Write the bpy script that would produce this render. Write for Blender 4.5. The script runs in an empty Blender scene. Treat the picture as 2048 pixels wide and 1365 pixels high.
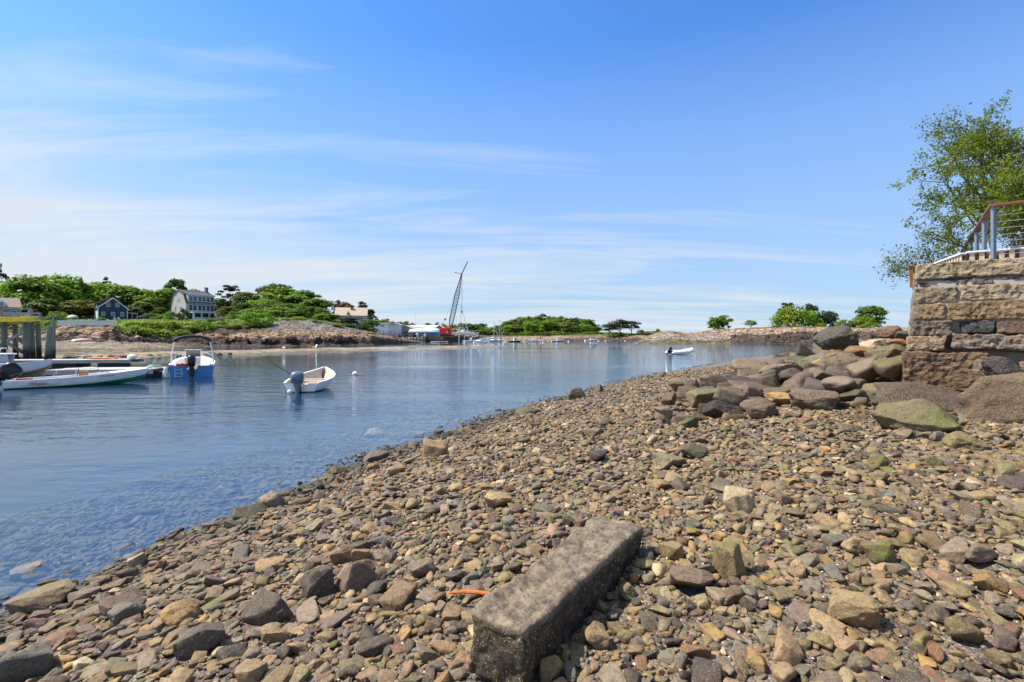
import bpy, bmesh, math, random
import numpy as np
from mathutils import Vector, Matrix

random.seed(11)
RG = np.random.default_rng(11)
SC = bpy.context.scene
COL = SC.collection
PI = math.pi
rad = math.radians
H, HY, FO = 2.1, 674.0, 1024.0          # eye height above the water, horizon row, focal length (photo pixels)

def P(px, py, Y):
    return np.array([(px - 1024) / FO * Y, Y, H - (py - HY) / FO * Y])
def Wt(px, py, z=0.0):
    return P(px, py, (H - z) * FO / (py - HY))

# ------------------------------------------------------------------ noise
def _hash(ix, iy, iz):
    h = (ix * 374761393 + iy * 668265263 + iz * 2147483647 * 3 + 1013904223) & 0xFFFFFFFF
    h = ((h ^ (h >> 13)) * 1274126177) & 0xFFFFFFFF
    h = (h ^ (h >> 16)) & 0xFFFFFFFF
    return h / 2147483647.5 - 1.0
def vnoise(p):
    p = np.asarray(p, float)
    i = np.floor(p).astype(np.int64); f = p - i
    f = f * f * (3 - 2 * f)
    r = 0
    for dx in (0, 1):
        wx = f[:, 0] if dx else 1 - f[:, 0]
        for dy in (0, 1):
            wy = f[:, 1] if dy else 1 - f[:, 1]
            for dz in (0, 1):
                wz = f[:, 2] if dz else 1 - f[:, 2]
                r = r + wx * wy * wz * _hash(i[:, 0] + dx, i[:, 1] + dy, i[:, 2] + dz)
    return r
def fbm(p, o=4, g=0.5):
    p = np.asarray(p, float); s = 0; a = 1.0
    for k in range(o):
        s = s + a * vnoise(p * (2.03 ** k) + 17.3 * k); a *= g
    return s
def ridged(p, o=4):
    p = np.asarray(p, float); s = 0; a = 1.0
    for k in range(o):
        s = s + a * (1 - 2 * np.abs(vnoise(p * (2.07 ** k) + 9.7 * k))); a *= .5
    return s

# ------------------------------------------------------------------ objects
def link(o, parent=None):
    COL.objects.link(o)
    if parent is not None: o.parent = parent
    return o
def tag(o, label=None, cat=None, group=None, kind=None):
    if label: o['label'] = label
    if cat: o['category'] = cat
    if group: o['group'] = group
    if kind: o['kind'] = kind
    return o
def thing(name, label, cat, loc=(0, 0, 0), rz=0.0, group=None, scale=None):
    o = bpy.data.objects.new(name, None)
    o.empty_display_size = .2
    o.location = [float(c) for c in loc]; o.rotation_euler = (0, 0, rz)
    if scale: o.scale = scale
    link(o); return tag(o, label, cat, group)
def meshobj(name, v, f, mat, parent=None, smooth=True, col=None, cname='gcol', loc=None):
    me = bpy.data.meshes.new(name)
    if isinstance(f, np.ndarray):
        v = np.asarray(v, np.float32)
        n = f.shape[1]
        me.vertices.add(len(v)); me.vertices.foreach_set('co', v.ravel())
        me.loops.add(f.size); me.loops.foreach_set('vertex_index', f.astype(np.int32).ravel())
        me.polygons.add(len(f)); me.polygons.foreach_set('loop_start', np.arange(0, f.size, n, dtype=np.int32))
        me.update(calc_edges=True); me.validate()
    else:
        me.from_pydata([tuple(map(float, q)) for q in v], [], [tuple(int(i) for i in q) for q in f])
    if smooth: me.polygons.foreach_set('use_smooth', np.ones(len(me.polygons), bool))
    if col is not None:
        a = me.attributes.new(cname, 'FLOAT_COLOR', 'POINT')
        c = np.ones((len(v), 4), np.float32); c[:, :col.shape[1]] = col
        a.data.foreach_set('color', c.ravel())
    me.materials.append(mat)
    o = bpy.data.objects.new(name, me)
    if loc is not None: o.location = [float(c) for c in loc]
    return link(o, parent)

class MB:
    def __init__(s): s.v = []; s.f = []
    def add(s, v, f):
        b = len(s.v); s.v.extend([tuple(map(float, q)) for q in v]); s.f.extend([tuple(int(i) + b for i in q) for q in f]); return s
    def box(s, c, d, rz=0, rx=0, ry=0):
        m = Matrix.Rotation(rz, 3, 'Z') @ Matrix.Rotation(ry, 3, 'Y') @ Matrix.Rotation(rx, 3, 'X')
        v = [m @ Vector((x * d[0] / 2, y * d[1] / 2, z * d[2] / 2)) + Vector(c) for x in (-1, 1) for y in (-1, 1) for z in (-1, 1)]
        return s.add(v, [(0, 1, 3, 2), (4, 6, 7, 5), (0, 4, 5, 1), (2, 3, 7, 6), (0, 2, 6, 4), (1, 5, 7, 3)])
    def beam(s, a, b, w, h=None):
        a = Vector(a); b = Vector(b); h = h or w
        d = (b - a).normalized(); up = Vector((0, 0, 1)) if abs(d.z) < .95 else Vector((0, 1, 0))
        x = d.cross(up).normalized(); y = x.cross(d)
        v = [q + x * (i * w / 2) + y * (j * h / 2) for q in (a, b) for i, j in ((-1, -1), (1, -1), (1, 1), (-1, 1))]
        return s.add(v, [(0, 1, 2, 3), (7, 6, 5, 4), (0, 4, 5, 1), (1, 5, 6, 2), (2, 6, 7, 3), (3, 7, 4, 0)])
    def tube(s, pts, r, n=8, cap=True):
        pts = [Vector(p) for p in pts]
        if not hasattr(r, '__len__'): r = [r] * len(pts)
        rings = []; pd = None
        for i, p in enumerate(pts):
            d = (pts[min(i + 1, len(pts) - 1)] - pts[max(i - 1, 0)]).normalized()
            if pd is None:
                up = Vector((0, 0, 1)) if abs(d.z) < .9 else Vector((1, 0, 0))
                x = d.cross(up).normalized()
            else:
                x = (x - d * x.dot(d)).normalized()
            y = d.cross(x); pd = d
            rings.append([p + (x * math.cos(2 * PI * k / n) + y * math.sin(2 * PI * k / n)) * r[i] for k in range(n)])
        return s.loft(rings, True, cap)
    def loft(s, rings, closed=True, cap=False):
        n = len(rings[0]); v = [q for rg in rings for q in rg]; f = []
        for i in range(len(rings) - 1):
            for k in range(n if closed else n - 1):
                k2 = (k + 1) % n
                f.append((i * n + k, i * n + k2, (i + 1) * n + k2, (i + 1) * n + k))
        if cap:
            f.append(tuple(range(n - 1, -1, -1))); f.append(tuple((len(rings) - 1) * n + k for k in range(n)))
        return s.add(v, f)
    def prism(s, poly, y0, y1):                 # polygon in x,z pushed along y
        n = len(poly)
        v = [(x, y0, z) for x, z in poly] + [(x, y1, z) for x, z in poly]
        f = [tuple(range(n)), tuple(range(2 * n - 1, n - 1, -1))] + [(k, k + n, (k + 1) % n + n, (k + 1) % n) for k in range(n)]
        return s.add(v, f)
    def slab(s, quad, t):                       # a quad given thickness t along its normal
        q = [Vector(p) for p in quad]; n = (q[1] - q[0]).cross(q[2] - q[0]).normalized() * t
        v = q + [p + n for p in q]
        return s.add(v, [(3, 2, 1, 0), (4, 5, 6, 7), (0, 1, 5, 4), (1, 2, 6, 5), (2, 3, 7, 6), (3, 0, 4, 7)])
    def ball(s, c, r, sub=2):
        d, f = ico(sub)
        r = np.array(r if hasattr(r, '__len__') else (r, r, r))
        return s.add(d * r + np.array(c), f)
    def build(s, name, mat, parent=None, smooth=False, bevel=0, label=None):
        o = meshobj(name, s.v, s.f, mat, parent, smooth)
        bm = bmesh.new(); bm.from_mesh(o.data); bmesh.ops.recalc_face_normals(bm, faces=bm.faces); bm.to_mesh(o.data); bm.free()
        if smooth and not bevel:
            o.data.set_sharp_from_angle(angle=rad(42))
        if bevel:
            m = o.modifiers.new('b', 'BEVEL'); m.width = bevel; m.segments = 2; m.limit_method = 'ANGLE'; m.angle_limit = rad(35)
        if label: o['label'] = label
        return o

_ico = {}
def ico(sub):
    if sub not in _ico:
        bm = bmesh.new(); bmesh.ops.create_icosphere(bm, subdivisions=sub, radius=1)
        bm.verts.ensure_lookup_table()
        _ico[sub] = (np.array([v.co[:] for v in bm.verts]), np.array([[v.index for v in f.verts] for f in bm.faces]))
        bm.free()
    return _ico[sub]
def rock(seed, sub, npl=9, k=22, rough=.03, fine=0.0):
    """unit rock (extent +-1 on each axis): a sphere cut by random planes, softened by k"""
    r = np.random.default_rng(seed); d, f = ico(sub)
    n = r.normal(size=(npl, 3)); n /= np.linalg.norm(n, axis=1)[:, None]
    h = r.uniform(.55, .95, npl)
    dt = d @ n.T
    t = np.where(dt > .08, h / np.maximum(dt, .08), 9.0)
    t = np.concatenate([t, np.full((len(d), 1), 1.08)], 1)
    rd = -np.log(np.exp(-k * t).sum(1)) / k
    v = d * rd[:, None]
    v = v + d * (fbm(d * 1.6 + seed * 3.1, 3) * rough)[:, None]
    if fine: v = v + d * ((ridged(d * 3.4 + seed, 5) * .8 + fbm(d * 9 + seed, 3) * .5) * fine)[:, None]
    v -= (v.max(0) + v.min(0)) / 2; v /= np.abs(v).max(0)
    return v, f
def hullrock(seed, npts=14, sq=.55, bev=.07, cuts=1, rough=.02, fine=.0, seg=2, flat=1.0):
    """broken stone: convex hull of a few random points (extent +-1), edges worn by a bevel, faces roughened"""
    r = np.random.default_rng(seed)
    d = r.normal(size=(npts, 3)); d /= np.linalg.norm(d, axis=1)[:, None]
    p = np.sign(d) * np.abs(d) ** sq * r.uniform(.72, 1.0, (npts, 1))
    bm = bmesh.new()
    for q in p: bm.verts.new(q)
    h = bmesh.ops.convex_hull(bm, input=bm.verts)
    bmesh.ops.delete(bm, geom=list({g for g in h['geom_interior'] + h['geom_unused'] if isinstance(g, bmesh.types.BMVert)}), context='VERTS')
    bmesh.ops.dissolve_limit(bm, angle_limit=rad(14), verts=bm.verts, edges=bm.edges)
    if bev: bmesh.ops.bevel(bm, geom=list(bm.edges), offset=bev, segments=seg, affect='EDGES', profile=.5, clamp_overlap=True)
    bmesh.ops.triangulate(bm, faces=bm.faces)
    if cuts: bmesh.ops.subdivide_edges(bm, edges=bm.edges, cuts=cuts, use_grid_fill=True); bmesh.ops.triangulate(bm, faces=bm.faces)
    bmesh.ops.recalc_face_normals(bm, faces=bm.faces)
    bm.verts.ensure_lookup_table(); bm.verts.index_update()
    v = np.array([q.co[:] for q in bm.verts]); f = np.array([[q.index for q in g.verts] for g in bm.faces]); bm.free()
    if rough or fine:
        dn = v / np.maximum(np.linalg.norm(v, axis=1)[:, None], 1e-6)
        v = v + dn * (fbm(v * 2.2 + seed * 3.1, 3) * rough + (ridged(v * 3.1 + seed, 5) * .7 + fbm(v * 9 + seed, 3) * .5) * fine)[:, None]
    v -= (v.max(0) + v.min(0)) / 2; v /= np.abs(v).max(0)
    return v, f
def rbox(hx, hy, hz, r, step, rough, seed, fscale=6.0, taper=0.0):
    """rough-hewn block: rounded box with dense faces and chiselled relief"""
    V = []; Fa = []; b = 0
    hs = np.array([hx, hy, hz])
    for ax in range(3):
        o1, o2 = [i for i in range(3) if i != ax]
        n1 = max(2, int(2 * hs[o1] / step)); n2 = max(2, int(2 * hs[o2] / step))
        g1, g2 = np.meshgrid(np.linspace(-hs[o1], hs[o1], n1 + 1), np.linspace(-hs[o2], hs[o2], n2 + 1), indexing='ij')
        for sg in (-1, 1):
            v = np.zeros((g1.size, 3)); v[:, o1] = g1.ravel(); v[:, o2] = g2.ravel(); v[:, ax] = sg * hs[ax]
            idx = np.arange(g1.size).reshape(n1 + 1, n2 + 1)
            q = np.stack([idx[:-1, :-1], idx[1:, :-1], idx[1:, 1:], idx[:-1, 1:]], -1).reshape(-1, 4)
            if (sg < 0) ^ (ax == 1): q = q[:, ::-1]
            V.append(v); Fa.append(q + b); b += len(v)
    v = np.concatenate(V); f = np.concatenate(Fa)
    key = np.round(v / (step * .05)).astype(np.int64)
    _, first, inv = np.unique(key, axis=0, return_index=True, return_inverse=True)
    v = v[first]; f = inv.reshape(-1)[f]
    inn = np.clip(v, -(hs - r), hs - r); d = v - inn; L = np.linalg.norm(d, axis=1)[:, None]; d = d / np.maximum(L, 1e-6)
    v = inn + d * r
    s3 = seed * 7.13
    v = v + d * ((fbm(v * fscale + s3, 5, .55) * .7 + ridged(v * fscale * .6 + s3, 3) * .35) * rough)[:, None]
    if taper: v[:, 0:2] *= (1 - taper * (v[:, 2:3] / hz))
    return v, f

# ------------------------------------------------------------------ materials
def new_mat(name):
    m = bpy.data.materials.new(name); m.use_nodes = True; m.node_tree.nodes.clear()
    return m, m.node_tree
def N(nt, typ, ins=None, **props):
    n = nt.nodes.new(typ)
    for k, v in props.items(): setattr(n, k, v)
    for k, v in (ins or {}).items():
        s = n.inputs[k]
        if isinstance(v, bpy.types.NodeSocket): nt.links.new(v, s)
        elif isinstance(v, bpy.types.Node): nt.links.new(v.outputs[0], s)
        else:
            if s.type == 'RGBA' and len(v) == 3: v = (*v, 1)
            s.default_value = v
    return n
def mixc(nt, a, b, f, mode='MIX'):
    return N(nt, 'ShaderNodeMix', {0: f, 6: a, 7: b}, data_type='RGBA', blend_type=mode).outputs[2]
def mth(nt, op, a, b=0.0, clamp=False):
    return N(nt, 'ShaderNodeMath', {0: a, 1: b}, operation=op, use_clamp=clamp).outputs[0]
def ramp(nt, x, a, b):
    return N(nt, 'ShaderNodeMapRange', {0: x, 1: a, 2: b}, clamp=True).outputs[0]
def noise(nt, vec, scale, detail=5, rough=.55):
    return N(nt, 'ShaderNodeTexNoise', {'Vector': vec, 'Scale': scale, 'Detail': detail, 'Roughness': rough}).outputs[0]
def finish(nt, col, rough, nrm=None, metal=0.0, spec=.5, extra=None):
    ins = {'Base Color': col, 'Roughness': rough, 'Metallic': metal, 'Specular IOR Level': spec}
    if nrm is not None: ins['Normal'] = nrm
    ins.update(extra or {})
    b = N(nt, 'ShaderNodeBsdfPrincipled', ins)
    N(nt, 'ShaderNodeOutputMaterial', {0: b.outputs[0]})
    return b
_mc = {}
def M(name, col, rough=.6, var=.18, scale=4.0, bump=.15, bs=30.0, metal=0.0, stain=None, sscale=2.0, samt=.5, spec=.4, stretch=(1, 1, 1), dist=.01):
    if name in _mc: return _mc[name]
    m, nt = new_mat(name)
    tc = N(nt, 'ShaderNodeTexCoord').outputs['Object']
    mp = N(nt, 'ShaderNodeMapping', {'Vector': tc, 'Scale': stretch}).outputs[0]
    c = np.array(col)
    cc = mixc(nt, tuple(c * (1 - var)), tuple(np.minimum(c * (1 + var), 1)), ramp(nt, noise(nt, mp, scale, 6, .6), .3, .7))
    if stain is not None:
        cc = mixc(nt, cc, stain, mth(nt, 'MULTIPLY', ramp(nt, noise(nt, mp, sscale, 7, .65), .48, .68), samt))
    nrm = None
    if bump:
        nrm = N(nt, 'ShaderNodeBump', {'Height': noise(nt, mp, bs, 6, .6), 'Strength': bump, 'Distance': dist}).outputs[0]
    rg = ramp(nt, noise(nt, mp, scale * 2.3, 4), 0, 1)
    finish(nt, cc, N(nt, 'ShaderNodeMapRange', {0: rg, 3: max(rough - .1, .02), 4: min(rough + .1, 1)}).outputs[0], nrm, metal, spec)
    _mc[name] = m; return m

def leaf_quads(c, nrm, size, r, asp=.62):
    n = len(c); nrm = nrm / np.maximum(np.linalg.norm(nrm, axis=1), 1e-6)[:, None]
    t = r.normal(size=(n, 3)); t -= nrm * (t * nrm).sum(1)[:, None]; t /= np.linalg.norm(t, axis=1)[:, None]
    b = np.cross(nrm, t); s = np.asarray(size).reshape(-1, 1) * np.ones((n, 1))
    fold = nrm * s * .18
    v = np.stack([c - t * s, c + b * s * asp - fold, c + t * s, c - b * s * asp - fold], 1).reshape(-1, 3)
    return v, np.arange(4 * n).reshape(n, 4)
# ------------------------------------------------------------------ special materials
def stone_mat(name, src, bscale=1.0, gloss=.62, moss=True, bstr=.75):
    """mottled beach stone; colour from a mesh attribute ('attr') or the object's own colour ('obj'); alpha = algae amount"""
    m, nt = new_mat(name)
    if src == 'attr':
        a = N(nt, 'ShaderNodeAttribute', attribute_name='gcol'); c, al = a.outputs['Color'], a.outputs['Alpha']
    else:
        a = N(nt, 'ShaderNodeObjectInfo'); c, al = a.outputs['Color'], a.outputs['Alpha']
    g = N(nt, 'ShaderNodeNewGeometry')
    pos = g.outputs['Position']
    n1 = ramp(nt, noise(nt, pos, 9 * bscale, 6, .62), .3, .7)
    c = mixc(nt, c, (1.55, 1.5, 1.42), n1, 'MULTIPLY')
    c2 = mixc(nt, c, (.40, .37, .34), ramp(nt, noise(nt, pos, 34 * bscale, 9, .75), .47, .68), 'MULTIPLY')
    sp = N(nt, 'ShaderNodeTexNoise', {'Vector': pos, 'Scale': 150 * bscale, 'Detail': 3}).outputs[0]
    c3 = mixc(nt, c2, (.42, .38, .31), mth(nt, 'MULTIPLY', ramp(nt, sp, .58, .68), .5))
    vn = N(nt, 'ShaderNodeTexNoise', {'Vector': pos, 'Scale': 14 * bscale, 'Detail': 5, 'Distortion': 1.5}).outputs[0]
    rst = mth(nt, 'MULTIPLY', ramp(nt, vn, .60, .72), .45)
    c3 = mixc(nt, c3, (.17, .10, .05), rst)
    if moss:
        up = N(nt, 'ShaderNodeSeparateXYZ', {0: g.outputs['Normal']}).outputs[2]
        mo = mth(nt, 'MULTIPLY', mth(nt, 'MULTIPLY', ramp(nt, noise(nt, pos, 7 * bscale, 6, .65), .42, .62), ramp(nt, up, -.1, .45)), al)
        c3 = mixc(nt, c3, (.10, .135, .012), mo)
    h = mth(nt, 'ADD', noise(nt, pos, 75 * bscale, 9, .75), mth(nt, 'MULTIPLY', noise(nt, pos, 18 * bscale, 6, .65), 1.8))
    nrm = N(nt, 'ShaderNodeBump', {'Height': h, 'Strength': bstr, 'Distance': .012 / bscale}).outputs[0]
    finish(nt, c3, gloss, nrm, 0, .35)
    return m
M_COB = stone_mat('cobble_mass', 'attr')
M_STONE = stone_mat('beach_stone', 'obj')
M_BOULD = stone_mat('boulder_stone', 'obj', .5, .7, bstr=1.0)
M_HEWN = stone_mat('hewn_granite', 'obj', .9, .75, bstr=.9)

def terrain_mat(name, sc, bd, crack=1.0):
    m, nt = new_mat(name)
    a = N(nt, 'ShaderNodeAttribute', attribute_name='gcol'); c = a.outputs['Color']
    pos = N(nt, 'ShaderNodeNewGeometry').outputs['Position']
    c = mixc(nt, c, (1.7, 1.62, 1.5), ramp(nt, noise(nt, pos, .45 * sc, 8, .65), .35, .7), 'MULTIPLY')
    c = mixc(nt, c, (.40, .37, .36), ramp(nt, noise(nt, pos, 1.5 * sc, 8, .72), .5, .72), 'MULTIPLY')
    wp = mixc(nt, pos, N(nt, 'ShaderNodeTexNoise', {'Vector': pos, 'Scale': .7 * sc, 'Detail': 4}).outputs['Color'], .12)
    wp = N(nt, 'ShaderNodeMapping', {'Vector': wp, 'Scale': (.8, .8, 1.9), 'Rotation': (0, rad(24), 0)}).outputs[0]
    cr = N(nt, 'ShaderNodeTexVoronoi', {'Vector': wp, 'Scale': .75 * sc}, feature='DISTANCE_TO_EDGE').outputs['Distance']
    cell = N(nt, 'ShaderNodeSeparateColor', {0: N(nt, 'ShaderNodeTexVoronoi', {'Vector': wp, 'Scale': .75 * sc}).outputs['Color']}).outputs[0]
    c = mixc(nt, c, (.62, .58, .55), ramp(nt, cell, .35, .9), 'MULTIPLY')
    c = mixc(nt, c, (.30, .27, .25), mth(nt, 'MULTIPLY', ramp(nt, cr, .07, .0), crack), 'MULTIPLY')
    h = mth(nt, 'ADD', noise(nt, pos, 1.2 * sc, 9, .7), mth(nt, 'MULTIPLY', ramp(nt, cr, 0, .12), .5 * crack))
    nrm = N(nt, 'ShaderNodeBump', {'Height': h, 'Strength': .9, 'Distance': bd}).outputs[0]
    finish(nt, c, .85, nrm, 0, .25); return m
M_SHORE = terrain_mat('shore_ground', 1.0, .5)
M_SAND = terrain_mat('sand_and_shingle', 3.0, .08, .15)

def gravel_mat():
    m, nt = new_mat('wet_gravel')
    pos = N(nt, 'ShaderNodeNewGeometry').outputs['Position']
    a = N(nt, 'ShaderNodeAttribute', attribute_name='gcol')
    def layer(s, rnd=1):
        v = N(nt, 'ShaderNodeTexVoronoi', {'Vector': pos, 'Scale': s, 'Randomness': 1.0})
        return v
    v1 = layer(62); v2 = layer(160)
    cr = N(nt, 'ShaderNodeValToRGB', {0: N(nt, 'ShaderNodeSeparateColor', {0: v1.outputs['Color']}).outputs[0]})
    el = cr.color_ramp.elements
    el[0].position = 0; el[0].color = (.035, .030, .027, 1); el[1].position = 1; el[1].color = (.36, .34, .30, 1)
    for p, cc in ((.25, (.085, .078, .07)), (.5, (.12, .09, .06)), (.68, (.17, .09, .06)), (.8, (.15, .15, .145)), (.94, (.22, .17, .12))):
        e = el.new(p); e.color = (*cc, 1)
    c = mixc(nt, cr.outputs[0], N(nt, 'ShaderNodeMixRGB', {0: .55, 1: v2.outputs['Color'], 2: (.06, .05, .045, 1)}).outputs[0], .18)
    c = mixc(nt, c, (.6, .55, .5), ramp(nt, noise(nt, pos, 5, 6), .4, .65), 'MULTIPLY')
    c = mixc(nt, c, a.outputs['Color'], 1.0, 'MULTIPLY')
    d = mth(nt, 'ADD', mth(nt, 'MULTIPLY', v1.outputs['Distance'], -1.3), mth(nt, 'MULTIPLY', v2.outputs['Distance'], -.4))
    nrm = N(nt, 'ShaderNodeBump', {'Height': d, 'Strength': 1.0, 'Distance': .012}).outputs[0]
    finish(nt, c, .6, nrm, 0, .35); return m
M_GRAVEL = gravel_mat()

def water_mat():
    m, nt = new_mat('sea_water')
    pos = N(nt, 'ShaderNodeNewGeometry').outputs['Position']
    mp = N(nt, 'ShaderNodeMapping', {'Vector': pos, 'Scale': (.55, 1.15, 1), 'Rotation': (0, 0, rad(-8))}).outputs[0]
    a = noise(nt, mp, 1.1, 3, .5); b = noise(nt, mp, 4.2, 3, .55); c = noise(nt, mp, 14, 2, .5)
    patch = ramp(nt, noise(nt, N(nt, 'ShaderNodeMapping', {'Vector': pos, 'Scale': (.012, .06, 1)}).outputs[0], 1.0, 5, .6), .35, .65)
    h = mth(nt, 'ADD', mth(nt, 'MULTIPLY', a, 1.0), mth(nt, 'ADD', mth(nt, 'MULTIPLY', b, .46), mth(nt, 'MULTIPLY', c, .07)))
    st = N(nt, 'ShaderNodeMapRange', {0: patch, 3: .05, 4: .60}).outputs[0]
    nrm = N(nt, 'ShaderNodeBump', {'Height': h, 'Strength': st, 'Distance': .11}).outputs[0]
    fr = N(nt, 'ShaderNodeFresnel', {'IOR': 1.33, 'Normal': nrm}).outputs[0]
    gl = N(nt, 'ShaderNodeBsdfGlossy', {'Color': (.95, .97, 1, 1), 'Roughness': .02, 'Normal': nrm})
    tr = N(nt, 'ShaderNodeBsdfTransparent', {'Color': (.93, .97, 1, 1)})
    body = N(nt, 'ShaderNodeBsdfDiffuse', {'Color': (.06, .23, .52, 1), 'Normal': nrm})      # light scattered back by the silty water
    tb_ = N(nt, 'ShaderNodeMixShader', {0: .11, 1: tr.outputs[0], 2: body.outputs[0]})
    mx = N(nt, 'ShaderNodeMixShader', {0: fr, 1: tb_.outputs[0], 2: gl.outputs[0]})
    va = N(nt, 'ShaderNodeVolumeAbsorption', {'Color': (.12, .55, .80, 1), 'Density': .32})
    N(nt, 'ShaderNodeOutputMaterial', {0: mx.outputs[0], 1: va.outputs[0]})
    return m
M_WATER = water_mat()

def leaf_mat(name, hue_obj=True, trans=.35):
    m, nt = new_mat(name)
    a = N(nt, 'ShaderNodeAttribute', attribute_name='gcol')
    oi = N(nt, 'ShaderNodeObjectInfo')
    c = mixc(nt, oi.outputs['Color'], a.outputs['Color'], 1.0, 'MULTIPLY')
    d = N(nt, 'ShaderNodeBsdfPrincipled', {'Base Color': c, 'Roughness': .55, 'Specular IOR Level': .25})
    t = N(nt, 'ShaderNodeBsdfTranslucent', {'Color': mixc(nt, c, (1.25, 1.3, .55), 1.0, 'MULTIPLY')})
    mx = N(nt, 'ShaderNodeMixShader', {0: trans, 1: d.outputs[0], 2: t.outputs[0]})
    N(nt, 'ShaderNodeOutputMaterial', {0: mx.outputs[0]}); return m
M_LEAF = leaf_mat('foliage')
M_BARK = M('bark', (.10, .075, .055), .9, .35, 6, .6, 25, stretch=(1, 1, .25), dist=.02)
M_WHITE = M('white_paint', (.74, .74, .72), .5, .06, 3, .05)
M_GEL = M('white_gelcoat', (.78, .78, .75), .25, .05, 2, .02, stain=(.45, .40, .32), sscale=5, samt=.25)
M_BLACK = M('black_enamel', (.012, .012, .014), .25, .2, 8, .05)
M_RUBBER = M('black_rubber', (.02, .02, .02), .7, .2, 8, .1)
M_STEEL = M('stainless_tube', (.75, .76, .78), .25, .05, 4, 0, metal=.9)
M_GALV = M('galvanised_post', (.16, .205, .25), .5, .12, 6, .08, metal=.3)
M_GREYWOOD = M('weathered_wood', (.27, .26, .245), .85, .3, 5, .4, 30, stretch=(1, 1, .3), stain=(.10, .09, .08), sscale=3, samt=.6)
M_YELLOW = M('yellow_paint', (.85, .58, .01), .55, .12, 3, .1, stain=(.30, .19, .05), sscale=2.5, samt=.5)
M_REDRAIL = M('oiled_hardwood', (.22, .075, .035), .5, .25, 8, .15, stretch=(.3, .3, 1))
M_RUST = M('rusty_iron', (.26, .085, .022), .85, .4, 14, .6, 60, stain=(.07, .03, .015), sscale=9, samt=.8)
M_GLASS = M('window_pane', (.035, .045, .06), .08, .3, 1.5, 0, spec=.6)
M_DARKIN = M('dark_opening', (.012, .012, .012), .9, .2, 2, 0)

# ------------------------------------------------------------------ sky, sun, camera
SUN_EL, SUN_AZ = rad(54), Vector((-.95, .10))      # the sun stands high on the left
w = bpy.data.worlds.new('World'); SC.world = w; w.use_nodes = True
nt = w.node_tree; nt.nodes.clear()
sky = N(nt, 'ShaderNodeTexSky', sky_type='NISHITA', sun_disc=False, sun_elevation=SUN_EL,
        sun_rotation=math.atan2(SUN_AZ.x, SUN_AZ.y), air_density=1.0, dust_density=.6, ozone_density=2.0, altitude=0)
tc = N(nt, 'ShaderNodeTexCoord').outputs['Generated']
sx = N(nt, 'ShaderNodeSeparateXYZ', {0: tc})
zz = mth(nt, 'MAXIMUM', sx.outputs[2], 0.0)
den = mth(nt, 'ADD', zz, .10)
cu = mth(nt, 'DIVIDE', sx.outputs[0], den); cv = mth(nt, 'DIVIDE', sx.outputs[1], den)
pc = N(nt, 'ShaderNodeCombineXYZ', {0: cu, 1: cv, 2: 0.0}).outputs[0]
mp = N(nt, 'ShaderNodeMapping', {'Vector': pc, 'Rotation': (0, 0, rad(24)), 'Scale': (.34, 1.35, 1), 'Location': (.35, 1.3, 0)}).outputs[0]
n1 = N(nt, 'ShaderNodeTexNoise', {'Vector': mp, 'Scale': 1.0, 'Detail': 9, 'Roughness': .6, 'Distortion': .7}).outputs[0]
mp2 = N(nt, 'ShaderNodeMapping', {'Vector': pc, 'Rotation': (0, 0, rad(20)), 'Scale': (.10, .33, 1), 'Location': (.9, .3, 0)}).outputs[0]
n2 = N(nt, 'ShaderNodeTexNoise', {'Vector': mp2, 'Scale': 1.0, 'Detail': 4, 'Roughness': .5}).outputs[0]
# cloud cover: thick low down and to the left, clear towards the zenith and the right
az = mth(nt, 'MULTIPLY', sx.outputs[0], -.30)
cover = mth(nt, 'ADD', mth(nt, 'ADD', N(nt, 'ShaderNodeMapRange', {0: zz, 1: .02, 2: .46, 3: .30, 4: -.34}, clamp=True).outputs[0], az), -.02)
den2 = mth(nt, 'ADD', mth(nt, 'ADD', mth(nt, 'MULTIPLY', n1, 1.35), mth(nt, 'MULTIPLY', n2, .75)), cover)
cl = ramp(nt, den2, 1.0, 1.42)
cl = mth(nt, 'MULTIPLY', cl, .92)
hs = mixc(nt, sky.outputs[0], (.335, .60, .91), 1.0, 'MULTIPLY')
low = N(nt, 'ShaderNodeMapRange', {0: zz, 1: 0.0, 2: .36, 3: .60, 4: 1.0}, clamp=True).outputs[0]
hs = mixc(nt, (0, 0, 0), hs, low)
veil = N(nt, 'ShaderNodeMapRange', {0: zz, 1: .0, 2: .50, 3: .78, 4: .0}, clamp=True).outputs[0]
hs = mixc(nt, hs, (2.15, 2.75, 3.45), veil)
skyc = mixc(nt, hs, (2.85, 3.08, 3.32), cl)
high = N(nt, 'ShaderNodeMapRange', {0: zz, 1: .58, 2: .85, 3: 0.0, 4: .8}, clamp=True).outputs[0]     # whiter sky added overhead, out of view, neutralises blue shade and lifts fill
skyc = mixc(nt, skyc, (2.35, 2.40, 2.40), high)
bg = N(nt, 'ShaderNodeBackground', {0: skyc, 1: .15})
N(nt, 'ShaderNodeOutputWorld', {0: bg.outputs[0]})

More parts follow.
